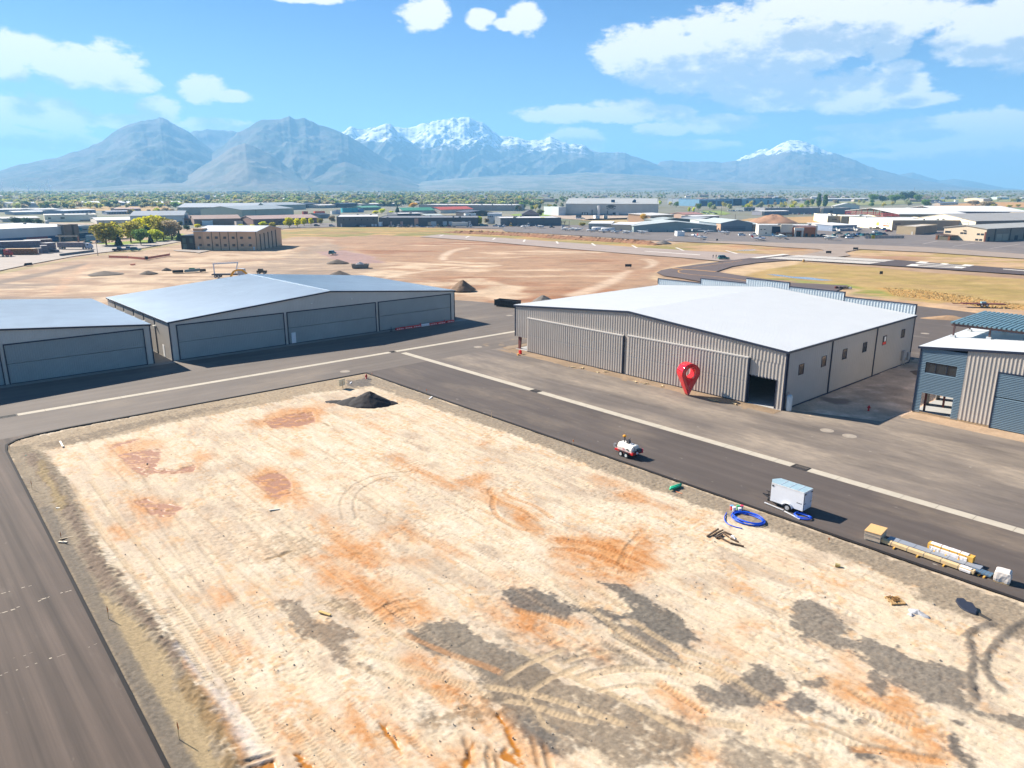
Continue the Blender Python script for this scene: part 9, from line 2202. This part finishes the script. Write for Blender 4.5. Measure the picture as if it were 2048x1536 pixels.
# drifting smoke of the works
def smoke(px,pb,top,wpx,dens,seed,c=(.9,.95,1)):
 x,y,z=far_at(px,pb);d=math.hypot(x,y);h=top_z(x,y,top)-z;w=wpx/1509.7*d
 m=bpy.data.materials.new('smoke');m.use_nodes=True;N=m.node_tree.nodes;L=m.node_tree.links;N.clear()
 o_=N.new('ShaderNodeOutputMaterial');pv=N.new('ShaderNodeVolumePrincipled');pv.inputs['Color'].default_value=(*c,1)
 tc_=N.new('ShaderNodeTexCoord');nz=N.new('ShaderNodeTexNoise');nz.inputs['Scale'].default_value=2.6;nz.inputs['Detail'].default_value=3;L.new(tc_.outputs['Object'],nz.inputs['Vector'])
 mp=N.new('ShaderNodeMapRange');mp.inputs[1].default_value=.42;mp.inputs[2].default_value=.72;mp.inputs[4].default_value=dens;L.new(nz.outputs['Fac'],mp.inputs[0])
 ln_=N.new('ShaderNodeVectorMath');ln_.operation='LENGTH';L.new(tc_.outputs['Object'],ln_.inputs[0])
 fa=N.new('ShaderNodeMapRange');fa.inputs[1].default_value=.25;fa.inputs[2].default_value=1.0;fa.inputs[3].default_value=1;fa.inputs[4].default_value=0;L.new(ln_.outputs['Value'],fa.inputs[0])
 mu=N.new('ShaderNodeMath');mu.operation='MULTIPLY';L.new(mp.outputs[0],mu.inputs[0]);L.new(fa.outputs[0],mu.inputs[1]);L.new(mu.outputs[0],pv.inputs['Density']);L.new(pv.outputs[0],o_.inputs['Volume'])
 mb=MB();mb.lathe([(.05,-1),(.5,-.86),(.86,-.5),(1,0),(.86,.5),(.5,.86),(.05,1)],n=14)
 o=mb.build('smoke',m,None,True);o.location=(x,y,z+h/2+1);o.scale=(w/2,w/2,h/2);o.rotation_euler=(0,0,YAW);tag(o,None,None,None,'stuff')
smoke(34,407.5,386,14,.11,1);smoke(66,436,405,60,.012,2,(.8,.9,1));smoke(432,401,366,22,.012,3);smoke(16,420,392,60,.008,4,(.75,.88,1))
for o in list(bpy.data.objects):
 for k in('_ln','_d','_h'):
  if k in o:del o[k]
# ---- mountains beyond the valley
def mountain_mat(name,snow,rock=(.15,.125,.095),bush=(.07,.078,.05),band=110.0):
 m,t,N,L,b=new_mat(name)
 g=N.new('ShaderNodeNewGeometry')
 def noi(s,det=6,ro=.6,sc=(1,1,1)):
  mp=N.new('ShaderNodeMapping');mp.inputs['Scale'].default_value=sc;L.new(g.outputs['Position'],mp.inputs['Vector'])
  n=N.new('ShaderNodeTexNoise');n.inputs['Scale'].default_value=s;n.inputs['Detail'].default_value=det;n.inputs['Roughness'].default_value=ro
  L.new(mp.outputs[0],n.inputs['Vector']);return n.outputs['Fac']
 def rng(v,a,b_,lo=0,hi=1):
  r=N.new('ShaderNodeMapRange');r.inputs[1].default_value=a;r.inputs[2].default_value=b_;r.inputs[3].default_value=lo;r.inputs[4].default_value=hi
  L.new(v,r.inputs[0]);return r.outputs[0]
 mx=N.new('ShaderNodeMix');mx.data_type='RGBA'
 L.new(rng(noi(.0045,9,.7),.45,.55),mx.inputs['Factor']);mx.inputs['A'].default_value=(*rock,1);mx.inputs['B'].default_value=(*bush,1)
 out=mx.outputs['Result']
 if snow:
  sp=N.new('ShaderNodeSeparateXYZ');L.new(g.outputs['Position'],sp.inputs[0])
  sn=N.new('ShaderNodeSeparateXYZ');L.new(g.outputs['Normal'],sn.inputs[0])
  a=N.new('ShaderNodeMath');a.operation='MULTIPLY_ADD';a.inputs[1].default_value=band*4.5
  L.new(noi(.006,8,.68),a.inputs[0])
  s0=N.new('ShaderNodeMath');s0.operation='ADD';s0.inputs[1].default_value=-band*2.25;L.new(sp.outputs['Z'],s0.inputs[0])
  L.new(s0.outputs[0],a.inputs[2])
  hz=rng(a.outputs[0],snow-band*.2,snow+band*.2)
  sl=rng(sn.outputs['Z'],.58,.72)
  rk=rng(noi(.010,6,.7,(1,1,.28)),.40,.50)
  m0=N.new('ShaderNodeMath');m0.operation='MULTIPLY';L.new(sl,m0.inputs[0]);L.new(rk,m0.inputs[1])
  mu=N.new('ShaderNodeMath');mu.operation='MULTIPLY';L.new(hz,mu.inputs[0]);L.new(m0.outputs[0],mu.inputs[1])
  m2=N.new('ShaderNodeMix');m2.data_type='RGBA';L.new(mu.outputs[0],m2.inputs['Factor'])
  L.new(out,m2.inputs['A']);m2.inputs['B'].default_value=(.86,.87,.9,1);out=m2.outputs['Result']
 L.new(out,b.inputs['Base Color']);b.inputs['Roughness'].default_value=.95;b.inputs['Specular IOR Level'].default_value=.1
 return m
def mountain(name,skyline,Dr,Lf,Lb,mat,seed,spur=.56,nu=420,nf=70,nb=26,spw=900.0,ends=True,pw=1.35):
 """a range whose crest passes over the surveyed bearings; it has a spurred face toward the valley and a back slope"""
 sk=np.array(skyline,float)
 us=np.linspace(sk[0,0],sk[-1,0],nu)
 row=np.interp(us,sk[:,0],sk[:,1])
 dx_=FW[:,None]*FPX+RT[:,None]*(us-CX)+UP[:,None]*(CY-row)
 hx_=np.hypot(dx_[0],dx_[1]);th=YAWD-np.arctan2(dx_[1],dx_[0])
 wl=th*Dr
 D0=Dr+350*(vn(wl/1700.0,wl*0,seed)-.5)
 crest=CAMH+dx_[2]/hx_*D0
 base=np.array([gz(min(d,9000))for d in D0])
 crest=crest+(crest-base)*.05*(.75-2*np.abs(2*fbm(wl/260.0,wl*0+.5,seed+21,4)-1)+.2)
 Hc=np.maximum(crest-base,2.0)
 vs=np.concatenate([-np.linspace(1,0,nf,endpoint=False)**1.0,np.linspace(0,1,nb)])
 Vv,Uu=np.meshgrid(vs,np.arange(nu),indexing='ij')
 Hg=Hc[Uu];Wg=wl[Uu];Dg=D0[Uu]+np.where(Vv<0,Vv*Lf,Vv*Lb)
 a=np.abs(Vv)
 # spurs run down the face; valleys bend a little
 wq=Wg+260*(fbm(Wg/900,Vv*2.2,seed+3,3)-.5)+.42*Lf*np.abs(Vv)
 r1=1-np.abs(2*vn(wq/spw,Vv*.8,seed+7)-1)
 r2=1-np.abs(2*vn(wq/(spw*.42)+5,Vv*1.6,seed+8)-1)
 r3=1-np.abs(2*vn(wq/(spw*.17)+9,Vv*3.0,seed+9)-1)
 sp=.55*r1+.29*r2+.16*r3
 P=(1-a)**pw
 bell=np.clip(a*2.4,0,1)*(1-a)**.8
 h=Hg*(P+spur*bell*(sp-.60))
 h+=Hg*.17*(fbm(Wg/240,Dg/240,seed+12,5)-.5)*np.clip(a*8,.25,1)*np.clip((1-a)*5,0,1)
 h=np.maximum(h,-30)
 if ends:
  e=np.clip(np.minimum(us-us[0],us[-1]-us)/24.0,0,1)[Uu];h=h*e-10*(1-e)
 zb=np.array([gz(min(d,9000))for d in np.linspace(0,22000,400)])
 Z=np.interp(Dg,np.linspace(0,22000,400),zb)-6+h+6*P
 az=YAWD-th[Uu]
 V=np.stack([Dg*np.cos(az),Dg*np.sin(az),Z],-1).reshape(-1,3)
 n=nu;mrows=len(vs)
 ii=(np.arange(mrows-1)[:,None]*n+np.arange(n-1)[None]).ravel()
 F=np.stack([ii,ii+1,ii+1+n,ii+n],1)
 o=np_mesh(name,V,F,mat)
 return tag(o,None,None,None,'structure')
mm0=mountain_mat('mountain_brush',None)
mm1=mountain_mat('mountain_snow_high',610,band=170)
mm2=mountain_mat('mountain_snow_cap',835,band=45)
mm3=mountain_mat('mountain_snow_right',545,(.17,.135,.105),(.11,.10,.07),band=80)
mm4=mountain_mat('mountain_snow_far',420,band=60)
# snowy crest at the back
mountain('mountain',[(640,300),(680,268),(700,258),(720,262),(735,263),(760,256),(800,258),(830,256),(848,252),(862,250),(875,246),(890,243),(905,240),(925,241),(940,242),(952,248),(965,249),(975,257),(985,268),(1000,275),(1020,271),(1045,277),(1060,281),(1085,278),(1100,277),(1118,282),(1140,290),(1165,292),(1190,302),(1215,309),(1235,306),(1252,309),(1280,318),(1310,328),(1345,344),(1385,358),(1430,374)],11600,3300,2500,mm1,31,.62,520,90,24,800)
mountain('mountain',[(640,330),(690,296),(715,280),(740,265),(755,255),(771,248),(785,256),(800,268),(830,290),(860,308),(900,330),(950,350),(1000,362),(1060,374)],10300,2300,1600,mountain_mat('mountain_snow_peak',640,band=110),47,.5,260,70,20,420)
mountain('mountain',[(330,300),(380,268),(410,265),(440,264),(468,267),(500,280),(560,300)],10600,2300,1500,mm0,57,.4,160,40,16)
# the two dark masses to the left
mountain('mountain',[(-160,362),(-80,352),(0,343),(40,331),(90,322),(115,318),(150,304),(178,296),(205,284),(235,264),(255,256),(275,250),(292,245),(310,243),(326,241),(338,246),(350,252),(375,266),(395,280),(420,298),(450,322),(480,345),(520,372)],9000,2700,1700,mm0,61,.56,460,110,22,1100)
mountain('mountain',[(360,368),(400,330),(430,306),(455,288),(475,270),(492,260),(512,250),(540,241),(562,239),(585,238),(605,240),(622,247),(645,254),(665,262),(692,272),(715,286),(735,298),(760,314),(790,333),(830,354),(880,374)],8700,2500,1600,mm2,71,.58,420,110,22,1000)
# fore-ridge, its sunlit look put into paler slope colours
mountain('mountain',[(330,374),(370,356),(410,330),(450,306),(475,293),(490,288),(510,294),(545,315),(590,345),(640,374)],7100,1500,900,mountain_mat('mountain_sunlit_ridge',None,(.21,.165,.115),(.14,.125,.08)),83,.45,240,70,16,700)
mountain('mountain',[(560,376),(610,352),(650,335),(690,326),(730,338),(790,358),(860,376)],7300,1400,900,mm0,87,.4,200,44,16,380)
# right-hand mountain with a snowy shoulder behind
mountain('mountain',[(1440,330),(1472,322),(1490,314),(1506,307),(1530,299),(1545,303),(1580,320)],13600,2000,1200,mm4,91,.3,100,36,14)
mountain('mountain',[(1290,352),(1320,326),(1345,321),(1370,325),(1410,325),(1450,324),(1475,323),(1500,320),(1520,310),(1545,299),(1562,290),(1578,285),(1590,284),(1606,288),(1630,293),(1655,303),(1690,316),(1712,321),(1730,331),(1760,341),(1795,350),(1830,358),(1870,365),(1920,372),(1990,380)],12400,3300,2200,mm3,97,.38,460,100,22,1100)
mountain('mountain',[(1760,366),(1800,350),(1825,346),(1850,353),(1880,362),(1910,358),(1930,360),(1970,368),(2010,376),(2060,380)],15000,2600,1500,mm0,101,.3,220,40,16)
# pale bench of fields and houses at the mountains' foot
mountain('hills',[(560,378),(700,374),(800,368),(900,358),(1000,352),(1100,350),(1180,346),(1240,348),(1320,354),(1420,362),(1520,368),(1640,374),(1760,379)],8200,2300,1200,mountain_mat('bench_fields',None,(.25,.215,.165),(.13,.135,.085)),111,.08,320,40,16,900,True,1.0)
mountain('hills',[(-160,379),(0,376),(150,374),(260,368),(330,366),(420,368),(520,373),(600,378)],6700,1300,900,mountain_mat('bench_fields2',None,(.22,.18,.13),(.12,.12,.075)),117,.12,220,30,14,700,True,1.0)
